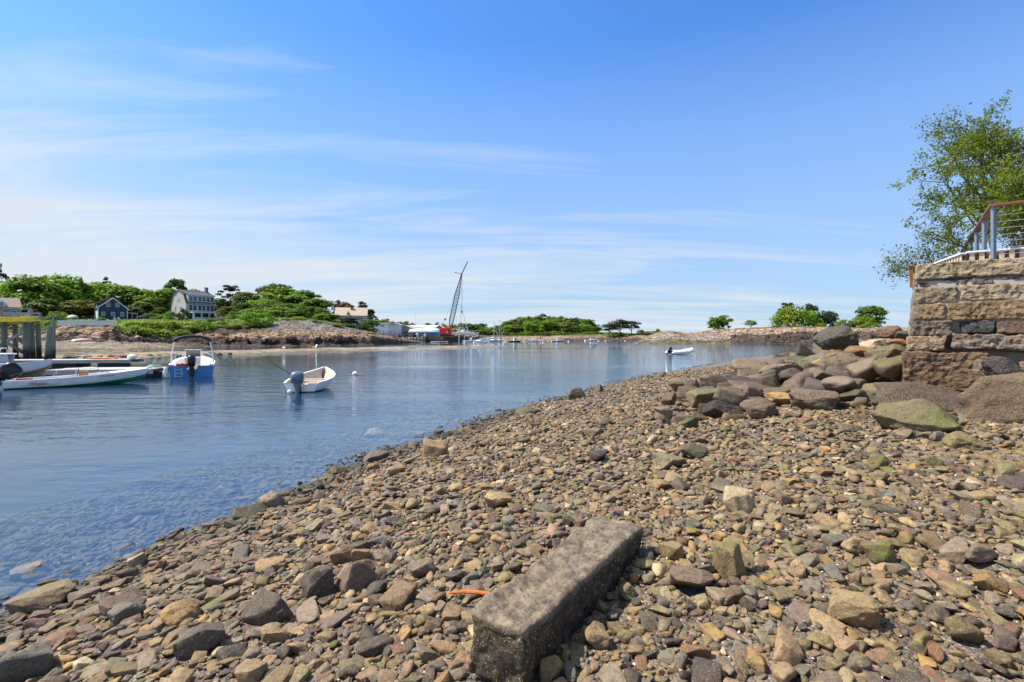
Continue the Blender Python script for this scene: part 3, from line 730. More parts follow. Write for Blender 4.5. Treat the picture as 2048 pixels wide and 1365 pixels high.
GB = 'loose stones picked out on the beach'
ST = [  # label, px, foot row, width, height, palette, seed, kind, moss, dark
 ('tall tan angular stone with a dark wet foot at the water edge', 872, 922, 56, 50, 3, 21, 1, .1, 1),
 ('rounded grey and orange stone at the water edge, left of the tall tan one', 543, 1020, 60, 40, 0, 22, 0, 0, 1.25),
 ('flat dark weedy rock lying half in the water beside a rounded grey stone', 500, 1036, 80, 24, 1, 23, 2, .3, .8),
 ('pale rounded stone standing alone in the shallow water', 748, 877, 40, 22, 8, 24, 0, 0, .75),
 ('small pale crusted stone standing in the water at lower left', 276, 1138, 40, 34, 8, 25, 1, 0, .75),
 ('small rust-brown stone in the water next to a pale crusted one', 322, 1144, 28, 27, 5, 26, 1, 0, 1),
 ('long flat slab lying in the shallow water at the left edge', 80, 1226, 122, 46, 3, 27, 2, .1, .7),
 ('pale barnacled rock just breaking the water at the left edge', 58, 1160, 66, 30, 0, 28, 1, 0, 1.1),
 ('dark upright block-shaped stone left of a reddish lump', 636, 1195, 70, 66, 1, 29, 1, .05, 1),
 ('reddish brown lumpy stone beside a dark upright block', 712, 1180, 86, 62, 9, 30, 1, 0, 1.1),
 ('pinkish tan stone behind the reddish brown lump', 688, 1128, 62, 42, 6, 31, 0, 0, 1),
 ('peach coloured wedge of stone behind the reddish brown lump', 722, 1128, 42, 34, 6, 32, 1, 0, 1.2),
 ('large dark angular stone left of the rusty bar', 532, 1258, 118, 70, 1, 33, 1, 0, 1.1),
 ('dark elongated slab pointing up and right near the bottom left', 398, 1318, 100, 66, 1, 34, 1, .05, 1.2),
 ('grey pointed slab with a yellow tip near the bottom left', 254, 1252, 70, 46, 2, 35, 1, 0, 1),
 ('orange and yellow crusted stone near the bottom left', 362, 1256, 80, 50, 4, 36, 0, 0, 1),
 ('big dark blue-grey slab in the bottom left corner', 46, 1378, 100, 84, 2, 37, 1, 0, .8),
 ('bright yellow rounded stone in the bottom left corner', 122, 1340, 58, 28, 4, 38, 0, .2, 1.35),
 ('mottled red and yellow stone right of the bottom left corner', 112, 1302, 74, 32, 5, 39, 0, 0, 1.1),
 ('pale sausage-shaped stone above the granite block', 996, 1010, 62, 30, 3, 40, 0, 0, 1.3),
 ('cream triangular boulder on the cobbles right of the granite block', 1478, 1022, 68, 54, 8, 41, 1, 0, .95),
 ('olive box-shaped stone standing on the cobbles right of the granite block', 1458, 1158, 72, 74, 7, 42, 1, .35, 1.1),
 ('small round salmon-pink stone right of the olive box-shaped one', 1593, 1152, 36, 33, 6, 43, 0, 0, 1.3),
 ('purple-brown flat slab left of the olive box-shaped stone', 1384, 1188, 98, 44, 9, 44, 2, 0, 1.1),
 ('large tan-orange slab near the bottom right', 1708, 1246, 100, 60, 3, 45, 2, .1, 1),
 ('triangular tan stone on gravel to the right of the granite block', 1194, 1302, 64, 50, 3, 46, 1, .15, .85),
 ('smooth oval olive stone right of the triangular tan stone', 1254, 1290, 46, 30, 7, 47, 0, .1, 1.1),
 ('smooth oval stone by the far right side of the granite block', 1254, 1198, 40, 30, 7, 48, 0, 0, 1.2),
 ('pale green-tan stone touching the lower right end of the granite block', 1102, 1368, 54, 62, 7, 49, 0, .3, 1.2),
 ('mossy angular stone in the middle of the right beach', 1758, 1120, 72, 48, 7, 50, 1, .9, .9),
 ('small boulder covered in green moss below the mossy flat slab', 1755, 940, 44, 36, 7, 51, 0, 1.0, .8),
 ('small bright green mossy stone near the right edge', 1868, 934, 34, 24, 7, 52, 0, 1.0, .8),
 ('smooth rounded olive-brown boulder near the right edge', 1930, 893, 80, 36, 7, 53, 0, .35, 1),
 ('large flat mossy wedge lying on the cobbles in mid beach', 1342, 938, 70, 32, 0, 54, 1, .5, 1),
 ('dark block-shaped stone behind the flat mossy wedge', 1388, 918, 58, 30, 1, 55, 1, .1, 1),
 ('rounded brown stone low on the right beach', 1928, 1280, 68, 48, 7, 56, 0, .1, .8),
 ('grey-green rounded stone at the bottom right', 1720, 1355, 48, 54, 0, 57, 0, .1, 1),
 ('tan angular boulder half way up the right edge', 1982, 1175, 62, 32, 4, 58, 1, .05, .8),
 ('dark pyramid-shaped rock at the water edge in the middle distance', 1156, 800, 42, 28, 1, 59, 1, .1, 1),
 ('small upright dark rock at the water edge in the middle distance', 1199, 784, 20, 20, 1, 60, 0, 0, 1.3),
 ('low dark weedy rock at the water edge, nearer than the pyramid-shaped one', 1057, 834, 58, 22, 1, 61, 0, .5, 1),
 ('dark flat-topped rock at the water edge, farthest along the beach', 1319, 757, 28, 15, 1, 62, 1, 0, 1.2),
 ('orange lump at the water edge left of the tall tan stone', 748, 946, 32, 20, 5, 63, 0, 0, 1.2),
 ('dark slab at the water edge left of the tall tan stone', 752, 930, 60, 30, 1, 64, 1, 0, 1.3),
]
for i, (lab, px, py, w_, h_, ci, sd_, kd, ms, dk) in enumerate(ST):
    place_rock('beach_stone', lab, 'stone', px, py, w_ * .92, h_ * .82, ci, sd_, kd, moss=ms, mat=M_STONE, sub=5, dark=dk, depth=.8, sink=.38, group=GB)

# --- boulders heaped at the foot of the wall
BG = 'boulders heaped below the stone wall'
BO = [  # label, px, foot row, w, h, colour, seed, kind, Y, moss, depth, tilt
 ('big dark grey boulder perched on top of the heap against the water', 1672, 707, 76, 54, (.075, .072, .068), 202, 1, 15.0, 0, .8, -18),
 ('small brown boulder wedged beneath the perched dark boulder', 1674, 722, 46, 22, (.19, .13, .07), 203, 0, 14.3, .1, .8, 0),
 ('tan boulder to the right of the perched dark boulder', 1722, 722, 62, 30, (.21, .14, .075), 204, 0, 14.2, .1, .8, 0),
 ('flat slab white with barnacles on the heap near the wall', 1744, 704, 74, 24, (.44, .39, .33), 205, 2, 15.2, 0, .7, -12),
 ('rounded reddish boulder on the crest beside the wall corner', 1780, 677, 52, 26, (.15, .10, .08), 206, 0, 18.0, 0, .8, 0),
 ('small dark slab leaning on the wall corner', 1810, 683, 34, 24, (.07, .065, .06), 207, 1, 14.5, 0, .7, -20),
 ('small orange boulder close to the wall corner', 1800, 692, 36, 14, (.30, .15, .08), 208, 0, 14.0, 0, .7, 8),
 ('grey angular boulder leaning below the wall corner', 1780, 735, 84, 44, (.15, .135, .095), 209, 1, 12.0, .1, .7, -15),
 ('large purplish slab sloping down from the wall', 1765, 772, 96, 48, (.15, .115, .095), 210, 1, 10.3, 0, .8, 14),
 ('large grey faceted boulder in the middle of the heap', 1664, 778, 104, 66, (.16, .145, .12), 211, 1, 12.2, 0, .8, -6),
 ('dark brown boulder below the grey faceted one', 1648, 784, 72, 34, (.10, .085, .07), 212, 1, 11.3, 0, .8, 4),
 ('long yellowish beam of stone crusted with barnacles leaning on the heap', 1612, 776, 132, 34, (.34, .25, .11), 213, 1, 12.6, 0, .22, -26),
 ('yellow barnacled boulder at the foot of the heap', 1562, 816, 62, 30, (.36, .25, .12), 214, 1, None, 0, .8, 5),
 ('smooth brown boulder shaped like a seal head', 1520, 846, 80, 46, (.155, .125, .095), 215, 0, None, 0, .7, 8),
 ('boulder draped in black seaweed', 1444, 842, 82, 40, (.028, .024, .018), 216, 0, None, 0, .7, -6),
 ('large grey boulder behind the seaweed-covered one', 1474, 812, 84, 40, (.165, .145, .11), 217, 0, None, .15, .8, 4),
 ('wide brown-grey boulder at the foot of the heap', 1626, 824, 92, 44, (.16, .135, .11), 218, 1, None, .15, .75, 5),
 ('grey rounded boulder behind the wide brown-grey one', 1700, 808, 64, 42, (.16, .14, .115), 219, 0, 9.6, .1, .8, 0),
 ('small grey boulder at the foot of the flat olive slab', 1738, 820, 40, 26, (.13, .12, .105), 220, 1, 8.8, .1, .8, 0),
 ('flat olive slab lying across the heap', 1748, 796, 70, 28, (.19, .17, .115), 221, 2, 9.3, .1, .8, -6),
 ('long dark boulder under the lowest stones of the wall', 1852, 824, 190, 54, (.085, .068, .055), 222, 1, 7.3, 0, .45, -4),
 ('mossy green wedge-shaped boulder in front of the wall', 1828, 865, 142, 62, (.17, .155, .10), 223, 1, 6.0, .6, .7, -8),
 ('biggest brown boulder at the right edge below the wall', 2016, 854, 206, 102, (.165, .13, .10), 224, 1, 6.4, .12, .7, -10),
 ('black angular boulder lodged in a hollow of the wall', 2004, 757, 62, 48, (.055, .055, .06), 225, 1, 7.65, 0, .8, -16),
 ('grey-tan wedge boulder at the left of the heap', 1364, 786, 54, 30, (.18, .16, .12), 226, 1, None, .1, .8, 0),
 ('upright grey boulder right of the grey-tan wedge', 1418, 782, 36, 30, (.15, .13, .10), 227, 1, None, .15, .8, 0),
 ('rounded veined boulder left of the long yellowish beam', 1516, 780, 50, 32, (.19, .155, .12), 228, 0, None, .1, .8, 0),
 ('dark grey boulder between the veined one and the yellowish beam', 1560, 772, 44, 30, (.12, .11, .095), 229, 1, 15.5, .1, .8, -14),
 ('low flat boulder at the lower left of the heap', 1338, 812, 52, 26, (.155, .14, .10), 230, 2, None, .25, .8, 0),
 ('small boulder below the mossy wedge, half buried', 1700, 868, 42, 18, (.15, .13, .10), 231, 0, None, .2, .8, 0),
]
M_BARN = stone_mat('barnacled_stone', 'obj', 1.3, .8, False, 1.0)
for i, (lab, px, py, w_, h_, cc, sd_, kd, Y_, ms, dp, tl) in enumerate(BO):
    barn = 'barnacle' in lab
    place_rock('boulder', lab, 'boulder', px, py, w_, h_, 0, sd_, kd, Y=Y_, moss=ms, mat=M_BARN if barn else M_BOULD, depth=dp, tilt=tl, col=cc, group=BG, sub=5, npl=11, k=170 if kd == 1 else (26 if kd == 0 else 90))

COLN = {}
def loc_phrase(px, py):
    if py > 1255:
        return ('in the bottom left corner', 'low on the left beach', 'left of the granite block foot', 'right of the granite block foot', 'low on the right beach', 'in the bottom right corner')[int(np.clip(px, 0, 2047) / 341.4)]
    if py > 1110:
        return ('by the water at lower left', 'below the water edge at left', 'left of the rusty bar and granite block', 'just right of the granite block', 'beside the olive box-shaped stone', 'on the mid right beach')[int(np.clip(px, 0, 2047) / 341.4)]
    if py > 985:
        return ('at the left shallows', 'at the near water edge', 'between the water and the granite block', 'behind the granite block', 'near the cream triangular boulder', 'on the right beach')[int(np.clip(px, 0, 2047) / 341.4)]
    if py > 860:
        return ('far left', 'at the water edge', 'near the tall tan stone', 'on the middle beach', 'below the boulder heap', 'below the mossy boulder')[int(np.clip(px, 0, 2047) / 341.4)]
    return ('far left', 'far left', 'at the far water edge', 'on the far beach', 'left of the boulder heap', 'in the boulder heap')[int(np.clip(px, 0, 2047) / 341.4)]

# --- scatter: big stones first, smaller ones into the gaps
stones = []          # x, y, r, kind
classes = [  # rmin, rmax, tries, Ymin, Ymax, overlap
    (.28, .50, 4000, 8.5, 40, .66), (.16, .28, 6000, 7.8, 46, .68), (.10, .15, 2600, 7.5, 46, .8), (.085, .115, 170, 1.7, 14, .85), (.06, .085, 2600, 1.5, 28, .85), (.045, .06, 9000, 1.5, 28, .82),
    (.032, .045, 40000, 1.5, 26, .80), (.022, .032, 50000, 1.5, 12, .85), (.013, .022, 36000, 1.5, 5.2, .9)]
rs = np.random.default_rng(5)
for rmin, rmax, tries, y0, y1, ov in classes:
    n_ = int(tries * 1.27); yy = np.sqrt(rs.uniform(0, 1, n_)) * (y1 - y0) + y0
    if y1 > 20: yy = y0 + (y1 - y0) * rs.uniform(0, 1, n_) ** .8
    uu = rs.uniform(-1.25, 1.6, int(tries * 1.27)); xx = uu * yy
    rr = rs.uniform(rmin, rmax, n_)
    s_ = shore_s(xx, yy); wd_ = wall_d(xx, yy)
    infront = (xx - WC[0]) * WF[0] + (yy - WC[1]) * WF[1]
    dn = (xx - WC[0]) * (-.61) + (yy - WC[1]) * (-.79)      # out from the wall's front
    ok = (s_ > -4.5) & ((wd_ > .1) | (dn > .1))
    if rmin >= .24: ok &= (wd_ < 3.7) & (s_ > .6) & (dn < 1.5)
    elif rmin >= .14: ok &= (wd_ < 3.9) & (s_ > .3)
    elif rmin >= .1: ok &= (wd_ < 4.2 + yy * .03) & (s_ > .05)
    keep = rs.uniform(0, 1, n_)
    ok &= (s_ > 0) | (keep < .45)
    for x, y, r in zip(xx[ok], yy[ok], rr[ok]):
        if free(x, y, r * ov):
            paint(x, y, r * ov); stones.append((x, y, r))
ST_ = np.array(stones)
px_ = 1024 + FO * ST_[:, 0] / ST_[:, 1]
zs = zbeach(ST_[:, 0], ST_[:, 1]); s_ = shore_s(ST_[:, 0], ST_[:, 1])
py_ = HY + (H - zs) * FO / ST_[:, 1]
n = len(ST_)
kinds = rs.choice(3, n, p=[.27, .40, .33])
kinds = np.where((ST_[:, 2] > .1), rs.choice(3, n, p=[.25, .65, .10]), kinds)
wr = np.clip((px_ - 500) / 900, 0, 1)[:, None]
pw = PW_L * (1 - wr) + PW_R * wr; cs = pw.cumsum(1); cs /= cs[:, -1:]
cols = (rs.uniform(0, 1, n)[:, None] > cs).sum(1)
cols = np.where(ST_[:, 2] > .10, rs.choice([0, 1, 7, 9, 0, 3], n), cols)
cols = np.where(ST_[:, 2] > .16, rs.choice([0, 1, 9, 9, 0], n), cols)
colv = np.array([c for _, c in PAL])[cols] * np.where(ST_[:, 2] > .10, .78, 1.0)[:, None] * rs.uniform(.78, 1.28, (n, 1)) * rs.uniform(.94, 1.06, (n, 3))
wetf = np.clip((s_ - .05) / .95, 0, 1); colv = colv * (.50 + .50 * wetf)[:, None]
moss = np.where(rs.uniform(0, 1, n) < .04 + .11 * wr[:, 0] * (py_ < 1150), rs.uniform(.25, .8, n), 0)
asp = rs.uniform(.62, .95, n); hgt = np.where(kinds == 2, rs.uniform(.24, .40, n), np.where(kinds == 0, rs.uniform(.45, .66, n), rs.uniform(.42, .70, n)))
elong = rs.uniform(1.05, 1.5, n)
rzs = rs.uniform(0, PI, n) * .5 + rs.uniform(-.2, .9, n)
tx = rs.normal(0, 11, n); ty = rs.normal(0, 11, n)
vis = (px_ > -25) & (px_ < 2075) & (py_ < 1400) & (s_ > .12)
infr = (px_ > 10) & (px_ < 2038) & (py_ < 1350) & (s_ > .12)
app = np.where(infr, ST_[:, 2] / ST_[:, 1], 0)
big = set(np.argsort(-app)[:250].tolist())
def rotm(ax, ay, az):
    return np.array((Matrix.Rotation(az, 3, 'Z') @ Matrix.Rotation(ay, 3, 'Y') @ Matrix.Rotation(ax, 3, 'X')))
Vs = []; Fs = []; Cs = []; Sm = []; nb = 0; items = []
for i in range(n):
    x, y, r = ST_[i]; hz = r * hgt[i]
    sc3 = np.array([r * elong[i], r * asp[i], hz])
    zc = zs[i] + hz * .55 + rs.uniform(-.15, .35) * hz + (rs.uniform(0, .22) if r > .2 else 0)
    if i in big: items.append((i, sc3, zc)); continue
    a = r / y
    sub = 3 if a > .0135 else (2 if a > .0042 else 1)
    v, f = proto(kinds[i], i % 9, sub)
    v = (v * sc3) @ rotm(rad(tx[i]), rad(ty[i]), rzs[i]).T + np.array([x, y, zc])
    Vs.append(v); Fs.append(f + nb); nb += len(v); Sm.append(np.full(len(f), kinds[i] == 0 or sub == 3))
    Cs.append(np.repeat(np.array([[*colv[i], moss[i]]]), len(v), 0))
o = meshobj('cobble_bed', np.concatenate(Vs), np.concatenate(Fs), M_COB, smooth=False, col=np.concatenate(Cs))
if len(o.data.polygons) == sum(len(q) for q in Sm): o.data.polygons.foreach_set('use_smooth', np.concatenate(Sm))
tag(o, 'mass of smaller mixed grey, tan and brown cobbles covering the beach', 'cobbles', kind='stuff')
# the 250 largest as single stones
buck = {}
SHN = ['rounded', 'angular', 'flat']
for it in items:
    i = it[0]; buck.setdefault((PAL[cols[i]][0], SHN[kinds[i]], loc_phrase(px_[i], py_[i])), []).append(it)
ORD = ['leftmost', 'second from left', 'third from left', 'fourth from left', 'fifth from left', 'sixth from left', 'seventh from left', 'eighth from left', 'ninth from left', 'tenth from left']
NUMW = ['', '', 'two', 'three', 'four', 'five', 'six', 'seven', 'eight', 'nine', 'ten']
for (cn, sn, lp), lst in buck.items():
    lst.sort(key=lambda q: px_[q[0]])
    for q, (i, sc3, zc) in enumerate(lst):
        x, y, r = ST_[i]
        key = ('m', kinds[i], i % 9)
        if key not in PROT:
            v, f = proto(kinds[i], i % 9, 4)
            o = meshobj('cobble', v, f, M_STONE, smooth=True); PROT[key] = o.data
        else:
            o = bpy.data.objects.new('cobble', PROT[key]); link(o)
        o.location = (x, y, zc); o.rotation_euler = (rad(tx[i]), rad(ty[i]), rzs[i]); o.scale = sc3
        o.color = (*colv[i], moss[i])
        lab = f'{cn} {sn} cobble {lp}' if len(lst) == 1 else f'{ORD[min(q, 9)]} of {NUMW[min(len(lst), 10)]} {cn} {sn} cobbles {lp}'
        tag(o, lab, 'cobble', 'larger cobbles on the beach')
r = np.random.default_rng(21); pts = []
y = r.uniform(7, 40, 90000); x = r.uniform(-.6, .7, 90000) * y; s1 = shore_s(x, y)
k = (s1 > -.55) & (s1 < .35) & (vnoise(np.stack([x * .9, y * .9, x * 0 + 3.3], 1)) > .12); x, y = x[k][:3800], y[k][:3800]
pts = np.stack([x, y, np.maximum(zbeach(x, y), -.03) + r.uniform(.01, .05, len(x))], 1); v, f = leaf_quads(pts, r.normal(size=pts.shape) * .28 + np.array([0, 0, 1]), r.uniform(.02, .055, len(pts)), r, .45)
tint = np.repeat(r.uniform(.6, 1.5, len(pts)), 4)[:, None] * np.ones((1, 3)); o = meshobj('seaweed', v, f, leaf_mat('wet_seaweed', trans=.1), smooth=False, col=tint); o.color = (.030, .028, .010, 1)
tag(o, 'dark brown seaweed washed up along the water edge', 'seaweed', kind='stuff')
y = r.uniform(1.8, 8, 2600); x = r.uniform(-1.05, 1.1, 2600) * y; k = shore_s(x, y) > .2; x, y = x[k], y[k]
pts = np.stack([x, y, zbeach(x, y) + r.uniform(.004, .03, len(x))], 1); v, f = leaf_quads(pts, r.normal(size=pts.shape) * .5 + np.array([0, 0, 1]), r.uniform(.004, .011, len(pts)), r, .7)
o = meshobj('shell_fragments', v, f, leaf_mat('broken_shell', trans=.05), smooth=False, col=np.repeat(r.uniform(.5, 1.1, len(pts)), 4)[:, None] * np.array([[1, .97, .92]])); o.color = (.70, .68, .63, 1)
tag(o, 'tiny white shell fragments strewn between the cobbles', 'shells', kind='stuff')
print('stones', n, 'verts', nb)

# ------------------------------------------------------------------ retaining wall
WN = np.array([-.61, -.79])
wall = thing('stone_wall', 'tall retaining wall of rough tan and grey granite blocks at right', 'wall', (WC[0], WC[1], 0), math.atan2(WF[1], WF[0]))
# local frame: x along the front run, y into the wall (back), z up;  batter leans the face back with height
def face_y(z): return -(3.34 - z) * .13
def wall_stone():
    m, nt = new_mat('rough_hewn_wall_stone')
    c = N(nt, 'ShaderNodeObjectInfo').outputs['Color']; pos = N(nt, 'ShaderNodeTexCoord').outputs['Object']
    mp = N(nt, 'ShaderNodeMapping', {'Vector': pos, 'Scale': (.6, 1, 1.5)}).outputs[0]
    c = mixc(nt, c, (1.6, 1.5, 1.35), ramp(nt, noise(nt, mp, 8, 9, .72), .38, .66), 'MULTIPLY')
    c = mixc(nt, c, (.24, .19, .155), ramp(nt, noise(nt, mp, 15, 9, .78), .48, .62), 'MULTIPLY')
    c = mixc(nt, c, (.50, .46, .40), mth(nt, 'MULTIPLY', ramp(nt, noise(nt, pos, 3.2, 8, .7), .56, .68), .5))
    c = mixc(nt, c, (.30, .15, .05), mth(nt, 'MULTIPLY', ramp(nt, noise(nt, pos, 2.6, 8, .7), .55, .70), .45))
    h = mth(nt, 'ADD', noise(nt, mp, 38, 9, .75), mth(nt, 'MULTIPLY', noise(nt, mp, 11, 8, .7), 2.2))
    finish(nt, c, .85, N(nt, 'ShaderNodeBump', {'Height': h, 'Strength': 1.0, 'Distance': .03}).outputs[0], 0, .2); return m
M_WALLB = wall_stone()
CAPC = (.31, .26, .175); TANG = (.215, .178, .125); ORAN = (.235, .172, .105); BROWN = (.155, .128, .10); DKG = (.085, .08, .078); GRN = (.31, .27, .20)
rows = [  # t0, t1, ztop, zbottom, colour, proud, tilt
 ('coping_stone', -.02, 1.75, 3.34, 3.085, CAPC, .05, 0), ('coping_stone', 1.77, 3.4, 3.345, 3.08, TANG, .045, 0), ('coping_stone', 3.42, 5.0, 3.34, 3.08, TANG, .05, 0),
 ('wall_block', .0, .18, 3.03, 2.945, DKG, -.01, 0), ('wall_block', .22, .40, 3.005, 2.94, DKG, -.01, 0), ('wall_block', .42, .66, 3.05, 2.935, (.12, .115, .12), 0, 0),
 ('wall_block', .69, .95, 3.07, 2.965, (.16, .14, .12), 0, 3), ('wall_block', .97, 1.30, 3.09, 2.965, (.14, .13, .12), 0, 3), ('wall_block', 1.34, 1.75, 3.06, 2.96, GRN, -.01, 0),
 ('wall_block', -.03, .49, 2.925, 2.665, TANG, .03, 0), ('wall_block', .56, 1.95, 2.94, 2.685, (.32, .27, .19), .01, 1.2), ('wall_block', 1.98, 3.3, 2.92, 2.66, TANG, .02, 0), ('wall_block', 3.35, 5, 2.92, 2.66, GRN, .02, 0),
 ('wall_block', -.06, .345, 2.645, 2.395, ORAN, .03, 0), ('wall_block', .40, 1.66, 2.655, 2.36, ORAN, .04, 0), ('wall_block', 1.70, 3.1, 2.64, 2.38, TANG, .02, 0), ('wall_block', 3.14, 5, 2.64, 2.38, BROWN, .02, 0),
 ('wall_block', -.10, .42, 2.355, 2.115, BROWN, .03, 0), ('wall_block', .56, .97, 2.345, 2.15, (.075, .075, .078), .0, -3), ('wall_block', 1.0, 1.55, 2.33, 2.145, (.16, .11, .085), .0, 0), ('wall_block', 1.6, 3.2, 2.34, 2.13, GRN, .02, 0), ('wall_block', 3.25, 5, 2.34, 2.13, BROWN, .02, 0),
 ('wall_block', -.14, .37, 2.085, 1.845, (.29, .215, .15), .03, 0), ('wall_block', .44, 1.85, 2.105, 1.87, (.23, .19, .15), .05, 2.2), ('wall_block', 1.9, 3.3, 2.07, 1.84, BROWN, .02, 0), ('wall_block', 3.34, 5, 2.07, 1.84, TANG, .02, 0),
 ('wall_block', -.20, .86, 1.815, 1.20, (.155, .108, .068), .08, 1.5), ('wall_block', .90, 1.24, 1.62, 1.15, (.14, .10, .08), -.12, 0), ('wall_block', 1.30, 2.3, 1.68, 1.0, (.20, .14, .10), .02, 0), ('wall_block', 2.35, 5, 1.80, .95, BROWN, .05, 0),
]
for i, (nm, t0, t1, z1, z0, cc, pr, tl) in enumerate(rows):
    hx, hz = (t1 - t0) / 2, (z1 - z0) / 2; dep = .30
    big_ = hz > .1
    v, f = rbox(hx, dep, hz, .014 if big_ else .014, .012 if t0 < 1.7 else .05, .024 if big_ else .016, 40 + i, 15.0)
    lf = fbm(v * np.array([2.2, 2.2, 3.0]) + i * 5.7, 3); lf2 = fbm(v * np.array([2.2, 2.2, 3.0]) + i * 5.7 + 50, 3)
    v = v + np.stack([lf * .035, lf2 * .02, lf2 * (.022 if big_ else .012)], 1)
    o = meshobj(nm, v, f, M_WALLB if nm == 'wall_block' or nm == 'coping_stone' else M_HEWN, wall, smooth=True)
    zc = (z0 + z1) / 2
    o.location = ((t0 + t1) / 2, face_y(zc) - pr + dep, zc); o.rotation_euler = (rad(-4), rad(tl), 0)
    o.color = (*cc, 0)
M_MORTAR = M('lime_mortar', (.33, .29, .25), .9, .25, 5, .6, 40, stain=(.20, .17, .14), sscale=2.5, samt=.7)
mo = MB()
mo.loft([[(-.02 - (3.34 - z) * .06, face_y(z) + .075, z), (5.0, face_y(z) + .075, z), (5.0, .8, z), (-.02, .8, z)] for z in (.6, 1.0)], True, True)
mo.loft([[(.02 - (3.34 - z) * .06, face_y(z) + (.002 if z > 1.86 else .34), z), (5.0, face_y(z) + (.002 if z > 1.86 else .34), z), (5.0, .8, z), (.0, .8, z)] for z in (1.0, 1.85, 1.86, 2.4, 3.06)], True, True)
mo.build('mortar_bed', M_MORTAR, wall)
# side run of the wall: rough dark courses going away from the corner
VV = []; FF = []; nb = 0; rw = np.random.default_rng(3)
zc = .95
while zc < 3.3:
    hz = rw.uniform(.11, .17); yy = .02
    if zc + 2 * hz > 3.34: hz = (3.335 - zc) / 2
    while yy < 16:
        hl = rw.uniform(.22, .6)
        v, f = rbox(.18, hl, hz, .035, .06 if yy < 4 else .12, .03, int(rw.integers(999)), 5)
        VV.append(v + np.array([.17 - (3.34 - zc) * .07 + rw.uniform(-.015, .02), yy + hl, zc + hz])); FF.append(f + nb); nb += len(v)
        yy += 2 * hl + .02
    zc += 2 * hz + .015
    if hz < .05: break
VV = np.concatenate(VV); ks = VV.copy()
ax = np.array([WLd[0] * WF[0] + WLd[1] * WF[1], 0])
o = meshobj('side_masonry', VV, np.concatenate(FF), M_HEWN, wall); o.color = (.17, .145, .115, 0)
ip = MB(); ip.beam((-.10, .12, 2.98), (-.10, .12, 3.36), .035, .05); ip.box((-.10, .12, 3.365), (.10, .10, .018)); ip.beam((-.075, .12, 2.98), (-.075, .12, 3.35), .012, .07)
ipo = ip.build('iron_post', M_RUST); ipo.parent = None
ipo.matrix_world = wall.matrix_basis.copy() if False else Matrix.Translation((WC[0], WC[1], 0)) @ Matrix.Rotation(math.atan2(WF[1], WF[0]), 4, 'Z')
tag(ipo, 'short rusty iron post fixed on the corner of the granite wall top', 'post')

# terrace earth behind the wall
ter = []
for a_, b_ in ((.25, .35), (4.9, .35), (4.9, 30), (.25, 30)): ter.append((a_, b_))
tb = MB(); tb.loft([[(x, y, z) for x, y in ter] for z in (1.0, 3.28)], True, True)
t_o = tb.build('terrace', M('terrace_earth', (.16, .13, .09), .9, .3, 3, .4, 12)); t_o['kind'] = 'structure'
t_o.location = (WC[0], WC[1], 0); t_o.rotation_euler = (0, 0, math.atan2(WF[1], WF[0]))

# railing with wooden cap, steel posts and cables
R0 = np.array([9.31, 9.9]); ZT = 3.28
rail = thing('deck_railing', 'cable railing with steel posts and reddish wooden cap on top of the wall', 'railing', (R0[0], R0[1], ZT), 0)
def RL(d): return np.array([WLd[0] * d, WLd[1] * d])
def RF(d): return np.array([WF[0] * d, WF[1] * d])
ZR = 1.34
def cap(a, b, nm):
    q = MB(); q.beam((a[0], a[1], ZR + .02), (b[0], b[1], ZR + .02), .14, .045); q.build(nm, M_REDRAIL, rail, bevel=.006)
cap(RL(-.07), RL(10.2), 'handrail'); cap(RF(.075), RF(4.0), 'handrail')
for d in (.0, 1.5, 3.05, 4.5, 5.9, 7.3, 8.7, 10.0):
    a = RL(d); q = MB(); q.beam((a[0], a[1], 0), (a[0], a[1], ZR), .06, .06); q.box((a[0], a[1], ZR - .004), (.12, .12, .008)); q.box((a[0], a[1], .006), (.13, .13, .012)); q.build('post', M_GALV, rail)
for d in (1.9, 3.8):
    a = RF(d); q = MB(); q.beam((a[0], a[1], 0), (a[0], a[1], ZR), .06, .06); q.box((a[0], a[1], .006), (.13, .13, .012)); q.build('post', M_GALV, rail)
for k in range(9):
    z = .16 + k * .125
    q = MB(); q.tube([(*RL(0), z), (*RL(10.0), z)], .005, 6); q.build('cable', M_STEEL, rail)
    q = MB(); q.tube([(*RF(0), z), (*RF(3.8), z)], .005, 6); q.build('cable', M_STEEL, rail)
# low slatted fence
def slat_fence(a, b, h, lab, z0=ZT):
    a = np.array(a, float); b = np.array(b, float); L = np.linalg.norm(b - a); d = (b - a) / L
    t = thing('slat_fence', lab, 'fence', (a[0], a[1], z0), math.atan2(d[1], d[0]))
    q = MB(); n_ = int(L / .15)
    for k in range(n_):
        q.box(((k + .5) * L / n_, 0, h / 2), (.085, .02, h))
    q.build('slats', M('sunbleached_cedar', (.50, .40, .30), .8, .25, 4, .2, stretch=(3, 3, .4)), t)
    q = MB(); q.box((L / 2, .03, h * .5), (L, .03, .05)); q.box((L / 2, .05, h * .5), (L, .008, h * .96)); q.build('backing', M('dark_cedar', (.20, .09, .05), .85, .3, 4, .2), t)
    q = MB(); q.box((L / 2, .012, h + .018), (L + .04, .11, .032)); q.build('cap_rail', M_WHITE, t)
slat_fence((9.80, 11.02), (12.6, 8.86), .62, 'low slatted wooden fence facing the beach behind the cable railing')
slat_fence((10.62, 13.1), (9.72, 11.05), .60, 'low slatted wooden fence running back along the wall side, white cap')
